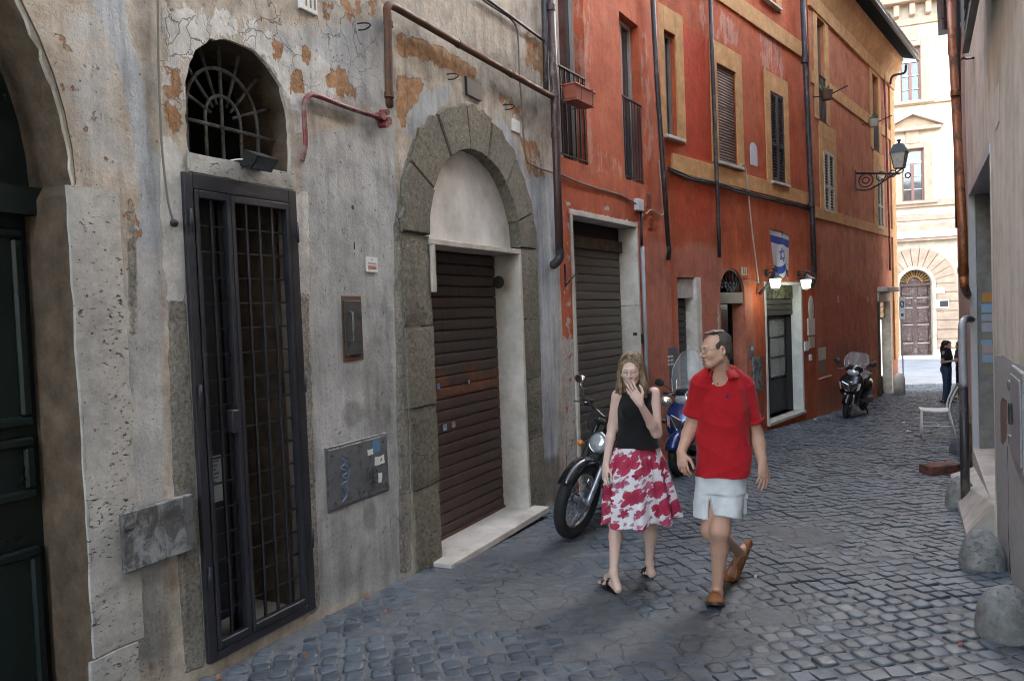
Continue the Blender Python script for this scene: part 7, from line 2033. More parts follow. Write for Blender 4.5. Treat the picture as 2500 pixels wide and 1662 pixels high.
def mat_cloth(name, col, weave=420, fuzz=.1, rough=.85, grain=.5):
    t = NT(name); v = t.coord(); n = t.noise(v, 14, 5, .6); f = t.noise(v, weave, 2, .5)
    c = t.mix(.6, col, t.ramp(n, [(.3, .8), (.7, 1.15)]), 'MULTIPLY'); c = t.mix(grain, c, t.ramp(f, [(.35, .75), (.65, 1.2)]), 'MULTIPLY')
    t.put(t.b, 'Base Color', c); t.b.inputs['Roughness'].default_value = rough; t.b.inputs['Sheen Weight'].default_value = fuzz
    t.b.inputs['Specular IOR Level'].default_value = .2
    t.bump(t.math('ADD', t.math('MULTIPLY', f, .25), t.noise(v, 20, 4, .6)), .35, .008)
    return t.mat
skin_m = mat_skin('tanned skin', (.54, .33, .235), (.54, .26, .185)); skin_w = mat_skin('fair skin', (.69, .49, .4), (.68, .41, .33))
skin_d = mat_skin('shaded olive skin', (.4, .24, .17), (.4, .2, .14))

def head_prims(Mh, s=1.0, female=False, mouth_open=0.0):
    """Mh: 4x4 head frame (x to its left ear side, -y face, z up), origin between the ears"""
    R3 = np.array(Mh.to_3x3()); 
    def P(x, y, z): return np.array(Mh @ Vector((x * s, y * s, z * s)))
    E = lambda c, r, k=.02, sub=False: ell(P(*c), [q * s for q in r], k * s, R3, sub)
    C = lambda a, b, r1, r2, k=.012, sub=False: cap(P(*a), P(*b), r1 * s, r2 * s, k * s, sub)
    L = [E((0, .018, .036), (.076, .096, .084)), E((0, -.028, -.028), (.064 if female else .067, .066, .084), .03),
         E((0, -.064, -.096), (.028 if female else .032, .026, .021), .03)]
    jw = .05 if female else .056
    for x in (-1, 1):
        L += [C((x * jw, .0, -.056), (x * .02, -.06, -.096), .02, .018, .03), E((x * .038, -.066, -.03), (.025, .025, .025), .025),
              E((x * .079, .012, -.012), (.010, .02, .033), .007), E((x * .083, .010, -.008), (.008, .012, .018), .006, True),
              E((x * .031, -.1, .002), (.019, .016, .012), .014, True), E((x * .0305, -.083, .001), (.0145, .0125, .0115), .004)]
    L += [C((-.036, -.085, .02), (.036, -.085, .02), .011, .011, .016), C((0, -.09, .006), (0, -.119, -.032), .0085, .0125, .012)]
    for x in (-1, 1): L += [E((x * .012, -.104, -.037), (.0095, .011, .008), .008)]
    L += [C((-.019, -.093, -.064), (.019, -.093, -.064), .0075, .0075, .008), C((-.016, -.092, -.077 - mouth_open), (.016, -.092, -.077 - mouth_open), .0085, .0085, .008)]
    L += [C((-.02, -.103, -.0705 - mouth_open / 2), (.02, -.103, -.0705 - mouth_open / 2), .0026 + mouth_open * .5, .0026 + mouth_open * .5, .004, True)]
    return L, P

def hand_prims(wrist, d, nrm, side, s=1.0, curl=(.25, .35, .45, .55), thumb=.5, spread=.04):
    """wrist point, finger direction, back-of-hand normal, side of the thumb (+1/-1 along d x nrm)"""
    w = Vector(wrist); d = Vector(d).normalized(); nrm = Vector(nrm); nrm = (nrm - d * nrm.dot(d)).normalized(); q = d.cross(nrm) * side
    L = []
    ln = (.078, .088, .082, .064); off = (.030, .010, -.010, -.028); r0 = (.0088, .0092, .0088, .0076)
    for i in range(4):
        base = w + d * (.088 - abs(i - 1.2) * .006) * s + q * off[i] * s
        L.append(cap(w + q * off[i] * .55 * s + d * .005, base, .015 * s, .0115 * s, .012))
        dirn = (d + q * (1.5 - i) * spread * 2).normalized(); p = base; an = 0
        for sg in range(3):
            an += curl[i] * (.8, 1.1, .8)[sg]
            dd = dirn * math.cos(an) - nrm * math.sin(an); l = ln[i] * s * (.45, .32, .25)[sg]
            L.append(cap(p, p + dd * l, r0[i] * s * (1 - .09 * sg), r0[i] * s * (.91 - .1 * sg), .0035 if sg else .005)); p = p + dd * l
    b = w + d * .025 * s + q * .024 * s
    t1 = b + (d * .75 + q * .75 - nrm * thumb * .5).normalized() * .045 * s
    t2 = t1 + (d * .9 + q * .25 - nrm * thumb).normalized() * .034 * s; t3 = t2 + (d * .95 - q * .05 - nrm * thumb).normalized() * .026 * s
    L += [cap(b, t1, .0155 * s, .0115 * s, .012), cap(t1, t2, .0108 * s, .0098 * s, .004), cap(t2, t3, .0098 * s, .008 * s, .004)]
    L.append(cap(w - d * .01, w + d * .05 * s, .02 * s, .019 * s, .015))
    return L

def head_frame(c, face, tilt=0.0, roll=0.0):
    f = Vector(face).normalized(); y = -f; z = Vector((0, 0, 1)); x = y.cross(z).normalized(); z = x.cross(y)
    m = Matrix((x, y, z)).transposed().to_4x4()
    return Matrix.Translation(Vector(c)) @ m @ Matrix.Rotation(tilt, 4, 'X') @ Matrix.Rotation(roll, 4, 'Y')
def turned(px, py, yaw, down=0.0):
    """direction towards the camera from a pixel, turned by yaw to the viewer's left"""
    r = ray(px, py); f = Vector((-r.x, -r.y, 0)).normalized(); f.rotate(Matrix.Rotation(-yaw, 3, 'Z')); f.z = -down; return f.normalized()
def fold_fn(seed, amp, freq, vert=.35):
    r = np.random.default_rng(seed); ws = [(r.normal(0, 1, 3) * np.array([1, 1, vert]), r.uniform(0, 6.28), r.uniform(.6, 1.8)) for _ in range(9)]
    def f(P_, N_):
        o = np.zeros(len(P_))
        for w, ph, s_ in ws:
            u = P_ @ (w / np.linalg.norm(w)) * freq * s_ + ph; o += ((1 - np.abs(np.sin(.5 * u + .9 * np.sin(P_[:, 2] * 6 + P_[:, 0] * 4 + ph)))) ** 2.2 - .3) / s_ * 1.6
        return o * amp / 4
    return f
def eyeset(Mh, s, parent, org, iris, closed=False):
    for x in (-1, 1):
        c = Mh @ Vector((x * .031 * s, -.0885 * s, .0015 * s)) - Vector(org)
        e = empty('eye', (0, 0, 0), 0, parent)
        if not closed:
            MB().ball(c, .0102 * s, .0102 * s, .0074 * s, 12, 8).build('eyeball', M['eye_white'], e, True)
            f = (Mh.to_3x3() @ Vector((0, -1, 0)))
            MB().ball(c + f * .0074 * s, .0046 * s, .0046 * s, .005 * s, 10, 8).build('iris', M['iris'], e, True)
        ln = [Mh @ Vector((x * (.031 + dx) * s, (-.0965 + abs(dx) * .35) * s, (.0075 - abs(dx) * .25 if not closed else -.003 - abs(dx) * -.1) * s)) - Vector(org) for dx in (-.013, -.007, 0, .007, .013)]
        MB().tube(ln, .0013 * s, 5).build('lash_line', M['lash'], e, True)
def brows(Mh, s, parent, org, mat, th=.004):
    for x in (-1, 1):
        pts = [Mh @ Vector((x * q * s, (-.0985 + abs(q - .028) * .25 + max(0, q - .03) * .5) * s, z * s)) - Vector(org) for q, z in ((.012, .0185), (.022, .0225), (.034, .0235), (.046, .019))]
        MB().tube(bez(pts, 4), [th * s * f for f in (.7, .8, .9, 1, 1, 1, 1, 1, .9, .8, .7, .6, .4)], 6).build('eyebrow', mat, parent, True)
def glasses(Mh, s, parent, org, lens=True):
    g = empty('glasses', (0, 0, 0), 0, parent)
    T = lambda x, y, z: Mh @ Vector((x * s, y * s, z * s)) - Vector(org)
    for x in (-1, 1):
        rim = [T(x * (.033 + .023 * math.cos(a)), -.112 + .010 * abs(.033 + .023 * math.cos(a) - .01) * 8 * .3, -.003 + .0165 * math.sin(a)) for a in [2 * math.pi * k / 20 for k in range(21)]]
        MB().tube(rim, .0012 * s, 5).build('rim', M['wire'], g, True)
        MB().add(rim[:-1], [tuple(range(20))]).build('lens', M['lens_clear'], g)
        MB().tube([T(x * .056, -.105, .002), T(x * .074, -.07, .006), T(x * .080, .005, .008), T(x * .082, .03, -.012)], .0014 * s, 5).build('temple_arm', M['wire'], g, True)
    MB().tube([T(-.011, -.112, .002), T(0, -.116, .006), T(.011, -.112, .002)], .0012 * s, 5).build('bridge', M['wire'], g, True)
M['eye_white'] = plain('eye white', (.7, .67, .63), .2); M['iris'] = plain('iris', (.06, .07, .08), .1); M['lash'] = plain('dark lashes', (.06, .035, .025), .7)
M['wire'] = plain('thin metal spectacle frame', (.16, .13, .11), .3, .8); M['lens_clear'] = mat_glass('spectacle lens', (.8, .85, .85), .05, .02)
M['nail'] = plain('nail', (.6, .36, .3), .3)

# ============================================================ the man
Ym = 5.05
J = lambda px, py, y: np.array(at_depth(px, py, y))
gfoot = on_ground(1747, 1489)
orgM = Vector((gfoot.x, gfoot.y + .15, gz(0, gfoot.y + .15)))
MAN = empty('person', orgM); tag(MAN, 'man in red polo shirt, white shorts and tan slip-on shoes, walking and looking aside', 'person')
hc = J(1746, 853, 5.02); face = turned(1746, 853, R(58), .06)
MhM = head_frame(hc, face, 0.0, R(-2)); sM = .94
hp_, PM = head_prims(MhM, sM, False, .006)
fwd = turned(1760, 1000, R(8)); lat = Vector((-fwd.y, fwd.x, 0)) * 1.0      # lat: towards viewer's right
if lat.x < 0: lat = -lat
lat_n, fwd_n = np.array(lat), np.array(fwd)
nk = J(1760, 925, 5.10); chest = J(1762, 990, 5.12); waist = J(1763, 1090, 5.12); pel = J(1766, 1150, 5.12)
shL = J(1706, 930, 5.10); shR = J(1822, 936, 5.12)
elL = J(1689, 1036, 5.20); wrL = J(1663, 1104, 5.08); elR = J(1846, 1058, 5.16); wrR = J(1861, 1128, 5.06)
yaw = math.atan2(lat.y, lat.x)
hipF = J(1777, 1170, 5.16); hipB = J(1746, 1168, 5.17)
knF = J(1758, 1292, 5.03); anF = J(1751, 1446, 5.13)
knB = J(1735, 1290, 5.12); anB = J(1806, 1348, 5.62)
body = hp_ + [cap(PM(0, .035, -.06), nk, .056, .062, .03), cap(nk, nk + np.array([0, .02, -.1]), .07, .11, .05)]
body += [torso([(waist[2] - .22, waist[0], waist[1], .13, .095, yaw), (waist[2], waist[0], waist[1], .14, .10, yaw), (chest[2], chest[0], chest[1], .165, .115, yaw), (chest[2] + .1, nk[0], chest[1], .15, .10, yaw), (chest[2] + .17, nk[0], chest[1], .08, .07, yaw)], .04)]
shL, shR = J(1713, 944, 5.1), J(1813, 950, 5.12)
body += [cap(shL, elL, .05, .045, .03), cap(elL, elL * .65 + wrL * .35, .044, .043, .02), cap(elL * .65 + wrL * .35, wrL, .043, .029, .02), cap(shR, elR, .05, .046, .03), cap(elR, elR * .65 + wrR * .35, .045, .044, .02), cap(elR * .65 + wrR * .35, wrR, .044, .030, .02)]
hdL = Vector(J(1668, 1160, 5.02)) - Vector(wrL); hdR = Vector(J(1864, 1192, 5.0)) - Vector(wrR)
body += hand_prims(wrL, hdL, Vector((-.5, -.55, 0)), -1, 1.02, (.35, .45, .5, .55), .35)
body += hand_prims(wrR, hdR, Vector((.45, -.9, 0)), -1, 1.05, (.2, .22, .25, .3), .3)
pel = pel + np.array([0, .03, 0])
body += [cap(pel, hipF, .095, .076, .04), cap(pel, hipB, .095, .076, .04)]
def legp(h, k, a, s=1.0):
    cf = k * .68 + a * .32; mid = (a - k); back = -fwd_n * .018
    return [cap(h, k, .076 * s, .062 * s, .03), cap(k, k, .060 * s, .060 * s, .02), cap(k + np.array([0, 0, -.02]), cf + back, .054 * s, .056 * s, .03), cap(cf + back, a, .055 * s, .034 * s, .02), cap(k - fwd_n * -.018, k - fwd_n * -.018, .040 * s, .04 * s, .02)]
body += legp(hipF, knF, anF) + legp(hipB, knB, anB)
toeF = np.array(on_ground(1747, 1480)); toeF[2] += .035
heelF = anF + np.array([0, .045, -.06])
body += [cap(anF, (toeF + anF) / 2, .034, .035, .02), cap(anF, heelF, .034, .03, .02), cap(heelF, toeF, .03, .028, .02)]
toeB = J(1786, 1404, 5.50); heelB = J(1822, 1335, 5.70)
body += [cap(anB, heelB, .034, .03, .02), cap(heelB, toeB, .03, .032, .02), cap(anB, toeB, .03, .03, .02)]
me = sdf_mesh('body', body, .0042, skin_m, None, 2, orgM)
lipc = PM(0, -.1, -.071)
col_by(me, lambda P_: np.clip(1.3 - np.linalg.norm((P_ - lipc) * np.array([1 / .022, 1 / .022, 1 / .0125]), axis=1), 0, 1) * .85, orgM)
link('body', me, MAN)
eyeset(MhM, sM, MAN, orgM, None); hairm = mat_hair('short greying brown hair', (.028, .021, .017), (.11, .09, .078)); brows(MhM, sM, MAN, orgM, hairm)
glasses(MhM, sM, MAN, orgM)
R3 = np.array(MhM.to_3x3())
hair = [ell(PM(0, .026, .038), [.081, .097, .087], .01, R3), ell(PM(0, .062, -.02), [.07, .06, .07], .02, R3),
        ell(PM(0, -.125, -.03), [.12, .10, .14], .010, R3, True), ell(PM(0, -.12, .06), [.095, .108, .062], .012, R3, True),
        ell(PM(.056, -.06, .08), [.034, .062, .042], .012, R3, True), ell(PM(-.056, -.06, .08), [.034, .062, .042], .012, R3, True),
        ell(PM(0, .05, -.135), [.12, .12, .052], .01, R3, True), ell(PM(.086, .012, -.02), [.02, .026, .04], .008, R3, True), ell(PM(-.086, .012, -.02), [.02, .026, .04], .008, R3, True),
        ell(PM(0.0, -.036, .1155), [.03, .042, .007], .008, R3), ell(PM(0.01, .01, .121), [.05, .05, .009], .015, R3)]
link('hair', sdf_mesh('hair', hair, .004, hairm, fold_fn(5, .006, 140), 1, orgM), MAN)
# polo shirt
red = mat_cloth('red pique cotton', (.43, .011, .018), 300)
zb_ = J(1762, 1152, 5.12)[2]
shirt_w = lambda pxl, pxr, py, y=5.12: (J((pxl + pxr) / 2, py, y), (J(pxr, py, y)[0] - J(pxl, py, y)[0]) / 2)
rows = [(1697, 1831, 1160), (1698, 1832, 1112), (1701, 1832, 1060), (1702, 1828, 1010), (1702, 1824, 975), (1706, 1818, 945), (1722, 1806, 922), (1734, 1796, 910), (1742, 1788, 903)]
secs = []
for i, (a, b, py) in enumerate(rows):
    c, hw = shirt_w(a, b, py); secs.append((c[2], c[0], c[1], hw, (.145, .145, .142, .138, .132, .12, .1, .085, .075)[i], yaw))
slL0, slL1 = J(1712, 934, 5.1), J(1691, 1012, 5.17); slR0, slR1 = J(1814, 940, 5.12), J(1836, 1030, 5.15)
shirt = [torso(secs, .03, 2.3), cap(J(1737, 912, 5.1), slL0, .06, .068, .04), cap(J(1783, 912, 5.11), slR0, .06, .070, .04), flat(slL0, slL1, .07, .066, .02), flat(slR0, slR1, .074, .076, .02)]
shirt += [ell(PM(0, .03, -.12), [.075, .085, .05], .012, R3, True), cap(PM(0, .03, -.1), np.array(nk) + fwd_n * .05 + np.array([0, 0, -.0]), .062, .05, .012, True),
          cap(J(1745, 925, 4.96), J(1748, 944, 4.96), .028, .010, .008, True)]
wr = fold_fn(8, .020, 17, .7)
me = sdf_mesh('polo_shirt', shirt, .006, red, lambda P_, N_: wr(P_, N_) * np.clip((J(1762, 940, 5.1)[2] - P_[:, 2]) * 5, .1, 1), 2, orgM)
ps = link('polo_shirt', me, MAN)
# collar, placket, buttons, chest logo, sleeve ribs
cn = Vector(nk) + Vector((0, -.010, .046))
def collar_pt(a, r, z): return Vector((cn.x, cn.y, cn.z)) + (lat * math.cos(a) + (-fwd) * math.sin(a)) * r + Vector((0, 0, z))
cmz = MB(); ring0, ring1, ring2 = [], [], []
for k in range(25):
    a = R(-62) + (math.pi + R(124)) * k / 24
    bk = max(0, math.sin(a))
    ring0.append(collar_pt(a, .074, .006 + .03 * bk)); ring1.append(collar_pt(a, .084, .018 + .036 * bk)); ring2.append(collar_pt(a, .118 + .006 * math.sin(5 * a), -.03 + .012 * bk))
cmz.hull([ring0, ring1, ring2, [p + Vector((0, 0, -.006)) for p in ring2]], close=False, caps=False)
cmz.v = [tuple(Vector(v) - orgM) for v in cmz.v]; o = cmz.build('collar', red, MAN, True); so = o.modifiers.new('thick', 'SOLIDIFY'); so.thickness = .004
for (px, py) in ((1741, 936), (1752, 937)):
    c = Vector(J(px, py, 4.975)) - orgM; MB().ball(c, .006, .004, .006, 10, 6).build('button', M['white_paint'] if px == 1741 else red, MAN, True)
lg = Vector(J(1776, 967, 4.972)) - orgM
navy = plain('navy thread', (.03, .03, .1), .8)
MB().hull([[tuple(lg + Vector((x, -.002 + q, z))) for x, z in ((-.006, -.012), (.005, -.014), (.009, .0), (.003, .014), (-.006, .010))] for q in (0, .006)]).build('chest_emblem', navy, MAN)
def rib(a, b, r, nm='sleeve_rib'):
    a, b = Vector(a), Vector(b); d = (b - a).normalized(); p = b - d * .012; x, y = frame_from(d)
    m = MB(); m.hull([[tuple(p + d * q + (x * math.cos(t_) + y * math.sin(t_)) * rr_ - orgM) for t_ in [2*math.pi*k/24 for k in range(24)]] for q, rr_ in ((-.012, r), (-.010, r + .004), (.012, r + .003), (.014, r - .004))], caps=False); m.build(nm, red, MAN, True)
rib(slL0, slL1, .066); rib(slR0, slR1, .077)
# shorts with cargo pocket
wht = mat_cloth('off-white cotton twill', (.66, .67, .68), 500, .02, .9, .12)
zt_ = zb_ + .06
sh_rows = [(1714, 1816, 1135), (1710, 1820, 1166), (1708, 1822, 1200)]
secs = []
for a, b, py in sh_rows:
    c, hw = shirt_w(a, b, py, 5.1); secs.append((c[2], c[0], c[1] + .015, hw, .118, yaw))
sF0, sF1 = J(1782, 1160, 5.13), J(1773, 1264, 5.05); sB0, sB1 = J(1735, 1160, 5.15), J(1723, 1264, 5.14)
shorts = [torso(secs, .03, 2.3), flat(sF0, sF1, .108, .098, .02), flat(sB0, sB1, .098, .086, .02), ell(J(1742, 1292, 5.0), [.013, .16, .21], .012, None, True)]
wr2 = fold_fn(21, .008, 24, 1.2)
link('shorts', sdf_mesh('shorts', shorts, .006, wht, wr2, 2, orgM), MAN)
pc = Vector(J(1808, 1234, 5.06)) - orgM
pk = empty('cargo_pocket', (0, 0, 0), 0, MAN)
a_ = Matrix.Translation(pc) @ Matrix.Rotation(yaw + R(38), 4, 'Z') @ Matrix.Rotation(R(3), 4, 'X')
MB().bbox(-.05, .05, -.008, .03, -.07, .05, .012).xf(a_).build('pouch', wht, pk); MB().bbox(-.054, .054, -.014, .028, .04, .08, .008).xf(a_).build('flap', wht, pk)
# slip-on shoes
tan = plain('tan suede', (.3, .11, .034), .75, 0, .18, 12, .3, 160); sole = plain('dark brown sole', (.045, .03, .022), .7)
def shoe(heel, toe, up, nm, ws=1.0):
    e = empty(nm, (0, 0, 0), 0, MAN); h, t_ = Vector(heel), Vector(toe); d = (t_ - h); L = d.length; x = d.normalized(); z = (Vector(up) - x * Vector(up).dot(x)).normalized(); y = z.cross(x)
    T = lambda a, b, c: tuple(h + x * a * L + y * b + z * c - orgM)
    prof = [(-.20, .02, .06), (-.16, .036, .07), (.05, .042, .066), (.3, .046, .07), (.5, .052, .076), (.75, .056, .066), (1.0, .053, .05), (1.14, .042, .034), (1.22, .016, .014)]
    u = MB(); rings = []
    prof = [(a, w_ * ws, h_ * ws) for a, w_, h_ in prof]
    for a, w_, h_ in prof:
        rings.append([T(a, w_ * math.cos(q), -.012 + (h_ if math.sin(q) > 0 else .012) * math.sin(q)) for q in [2*math.pi*k/20 for k in range(20)]])
    u.hull(rings).build('upper', tan, e, True)
    so_ = MB(); so_.hull([[T(a, w_ * 1.05 * sg, zc) for sg, zc in ((-1, -.012), (1, -.012), (1, -.032), (-1, -.032))] for a, w_, h_ in prof]).build('sole', sole, e, 40)
    st_ = MB(); st_.tube([T(a, b, c) for a, b, c in ((.38, -.034, .034), (.6, -.036, .034), (.8, -.03, .032), (.9, 0, .026), (.8, .03, .032), (.6, .036, .034), (.38, .034, .034))], .003, 6).build('seam', sole, e, True)
shoe(heelF + np.array([0, 0, -.012]), toeF + np.array([0, 0, .008]), (0, 0, 1), 'shoe')
shoe(heelB + np.array([0, 0, -.0]), toeB, Vector((-.1, -.75, .55)), 'shoe', .84)

# ============================================================ the woman
Yw = 5.5
gfw = on_ground(1481, 1430)
orgW = Vector((at_depth(1540, 1300, Yw).x, Yw, gz(0, Yw)))
WOM = empty('person', orgW); tag(WOM, 'woman in black sleeveless top and red floral skirt, hand raised to mouth', 'person')
hcW = J(1541, 900, 5.48); faceW = turned(1540, 903, R(10), .22)
MhW = head_frame(hcW, faceW, 0.0, R(0)); sW = .93
hp_, PW = head_prims(MhW, sW, True, .004)
fwW = turned(1540, 1000, R(12)); latW = Vector((-fwW.y, fwW.x, 0)); latW = latW if latW.x > 0 else -latW; yawW = math.atan2(latW.y, latW.x); fwn = np.array(fwW)
nkW = J(1549, 952, 5.55); chW = J(1551, 1010, 5.56); waW = J(1554, 1078, 5.56); peW = J(1556, 1130, 5.56)
sL = J(1508, 966, 5.55); sR = J(1596, 960, 5.55); eL = J(1495, 1042, 5.58); wL = J(1479, 1136, 5.50); eR = J(1603, 1056, 5.47); wR = J(1563, 985, 5.31)
bw = hp_ + [cap(PW(0, .03, -.06), nkW, .046, .048, .03), cap(nkW, nkW + np.array([0, .01, -.1]), .05, .085, .05)]
bw += [torso([(waW[2] - .2, waW[0], waW[1], .15, .11, yawW), (waW[2], waW[0], waW[1], .12, .088, yawW), (chW[2] - .03, chW[0], chW[1], .125, .095, yawW), (chW[2] + .06, chW[0], chW[1], .125, .09, yawW), (chW[2] + .12, nkW[0], chW[1], .1, .07, yawW), (chW[2] + .15, nkW[0], chW[1], .055, .055, yawW)], .035)]
bw += [cap(sL, eL, .044, .036, .025), cap(eL, eL * .7 + wL * .3, .035, .034, .02), cap(eL * .7 + wL * .3, wL, .034, .023, .02)]
bw += [cap(sR, eR, .046, .038, .025), cap(eR, eR * .7 + wR * .3, .037, .036, .02), cap(eR * .7 + wR * .3, wR, .036, .023, .02)]
bw += hand_prims(wL, Vector(J(1476, 1170, 5.46)) - Vector(wL), Vector((-.8, -.5, 0)), -1, .88, (.2, .25, .3, .35), .3)
hdW = Vector(J(1529, 930, 5.31)) - Vector(wR)
bw += hand_prims(wR, hdW, Vector((-.35, -.93, .12)), 1, .94, (.10, .10, .12, .14), .25, .025)
hF, hB = J(1530, 1140, 5.57), J(1580, 1142, 5.58)
kF, aF = J(1503, 1268, 5.52), J(1498, 1398, 5.40); kB, aB = J(1588, 1272, 5.58), J(1586, 1372, 5.70)
def legw(h, k, a):
    cf = k * .66 + a * .34 - fwn * .018
    return [cap(h, k, .082, .052, .03), cap(k, k, .05, .05, .02), cap(k, cf, .046, .047, .03), cap(cf, a, .046, .028, .02)]
bw += legw(hF, kF, aF) + legw(hB, kB, aB)
def footp(an, toe_px, side):
    g = np.array(on_ground(*toe_px)); toe = g + np.array([0, 0, .018]); heel = an + np.array([.0, .0, 0]) - (toe - an) * np.array([.35, .35, 0]); heel[2] = gz(0, heel[1]) + .028
    L = [cap(an, heel, .028, .026, .02), cap(an, an * .4 + toe * .6 + np.array([0, 0, .012]), .028, .022, .02), cap(heel, an * .35 + toe * .65, .026, .024, .02)]
    d = (toe - heel); d[2] = 0; d /= np.linalg.norm(d); q = np.array([-d[1], d[0], 0])
    ball = toe - d * .055
    for i in range(5):
        o = (i - 2) * .0155; L.append(cap(ball + q * o + np.array([0, 0, .008]), toe + q * o * 1.1 - d * (abs(i - (4 if side > 0 else 0)) * .008) * 1.0, .0125, .0095 + (.003 if i == (4 if side > 0 else 0) else 0), .006))
    return L, heel, toe, d, q
fp1, h1, t1, d1_, q1 = footp(aF, (1474, 1425), 1); fp2, h2, t2, d2_, q2 = footp(aB, (1577, 1400), -1)
bw += fp1 + fp2
me = sdf_mesh('body', bw, .0038, skin_w, None, 2, orgW)
lw = PW(0, -.1, -.071)
col_by(me, lambda P_: np.clip(1.25 - np.linalg.norm((P_ - lw) * np.array([1 / .02, 1 / .02, 1 / .012]), axis=1), 0, 1) * .7, orgW)
link('body', me, WOM)
eyeset(MhW, sW, WOM, orgW, None, True); blond = mat_hair('straight dark blond hair', (.12, .078, .045), (.36, .25, .145), (70, 70, 5)); brows(MhW, sW, WOM, orgW, plain('brown brow hair', (.12, .07, .045), .7), .0024)
glasses(MhW, sW, WOM, orgW)
R3 = np.array(MhW.to_3x3())
zd = np.array([0, 0, -1.0])
hr = [ell(PW(0, .026, .040), [.081, .099, .088], .01, R3), ell(PW(0, .07, -.04), [.085, .055, .11], .03, R3)]
hr += [ell(PW(0, -.13, -.045), [.072, .092, .12], .014, R3, True), ell(PW(0, -.1, .03), [.045, .06, .04], .012, R3, True)]
for x in (-1, 1):
    t0 = PW(x * .066, -.035, .055); t1_ = PW(x * .083, -.018, -.03); 
    e0 = t1_ + zd * .085 + np.array(latW) * x * .008; e1 = t1_ + zd * (.14 if x < 0 else .165) + np.array(latW) * x * (.004 if x < 0 else .02) - fwn * .0
    hr += [cap(t0, t1_, .018, .019, .02), cap(t1_, e0, .019, .022, .02), cap(e0, e1, .022, .012, .02)]
    b0 = PW(x * .05, .05, -.03); hr += [cap(b0, b0 + zd * .12 + np.array(latW) * x * .012, .044, .04, .03), cap(b0 + zd * .12 + np.array(latW) * x * .012, b0 + zd * .165 + np.array(latW) * x * .025, .045, .025, .03)]
b0 = PW(0, .075, -.03); hr += [cap(b0, b0 + zd * .16, .06, .045, .03)]
def strands(P_, N_):
    th = np.arctan2(P_[:, 1] - hcW[1], P_[:, 0] - hcW[0]); return .0016 * np.sin(th * 46 + 1.2 * np.sin(P_[:, 2] * 9)) + .001 * np.sin(th * 97 + P_[:, 2] * 8)
link('hair', sdf_mesh('hair', hr, .004, blond, strands, 2, orgW), WOM)
# loose strands lying over the hair
lk = MB(); r_ = random.Random(9)
for k in range(90):
    x = r_.choice((-1, 1)); a = r_.uniform(.15, 1.0)
    p0 = Vector(PW(x * .01 * r_.uniform(.3, 2.5), -.05 + .09 * r_.uniform(-.4, 1), .128)); p1 = Vector(PW(x * (.07 + .012 * r_.random()), -.05 + .10 * r_.uniform(0, 1), .06)); p2 = Vector(PW(x * (.092 + .01 * r_.random()), -.035 + .09 * r_.uniform(0, 1), -.03))
    p3 = p2 + Vector((x * r_.uniform(.002, .02), r_.uniform(-.01, .01), -.085)); p4 = p3 + Vector((x * r_.uniform(-.005, .018), r_.uniform(-.015, .015), -.055))
    lk.tube([q - orgW for q in bez([p0, p1, p2, p3, p4], 5)], [.0016 + .0022 * math.sin(math.pi * i / 20) for i in range(21)], 4)
o = lk.build('hair_strands', blond, WOM, True); tag(o, kind='stuff')
# sleeveless top
blk = mat_cloth('black knit', (.012, .011, .012), 350)
rows = [(1497, 1612, 1092, .118), (1504, 1606, 1075, .108), (1509, 1600, 1050, .105), (1506, 1596, 1020, .115), (1504, 1594, 995, .118), (1506, 1592, 972, .105), (1505, 1594, 958, .08), (1516, 1586, 950, .066), (1530, 1574, 945, .055)]
secs = []
for a, b, py, dp in rows:
    c = J((a + b) / 2, py, 5.555); hw = (J(b, py, 5.555)[0] - J(a, py, 5.555)[0]) / 2; secs.append((c[2], c[0], c[1], hw, dp, yawW))
tp = [torso(secs, .02, 2.3), ell(J(1533, 1005, 5.465), [.05, .045, .055], .04), ell(J(1572, 1005, 5.475), [.05, .045, .055], .04), cap(PW(0, .02, -.12), nkW + fwn * .03, .052, .052, .01, True),
      cap(sL + np.array([-.062, 0, .03]), sL + np.array([-.05, 0, -.06]), .035, .04, .01, True), cap(sR + np.array([.062, 0, .03]), sR + np.array([.048, 0, -.06]), .035, .04, .01, True)]
link('sleeveless_top', sdf_mesh('sleeveless_top', tp, .005, blk, fold_fn(31, .005, 30, .6), 2, orgW), WOM)
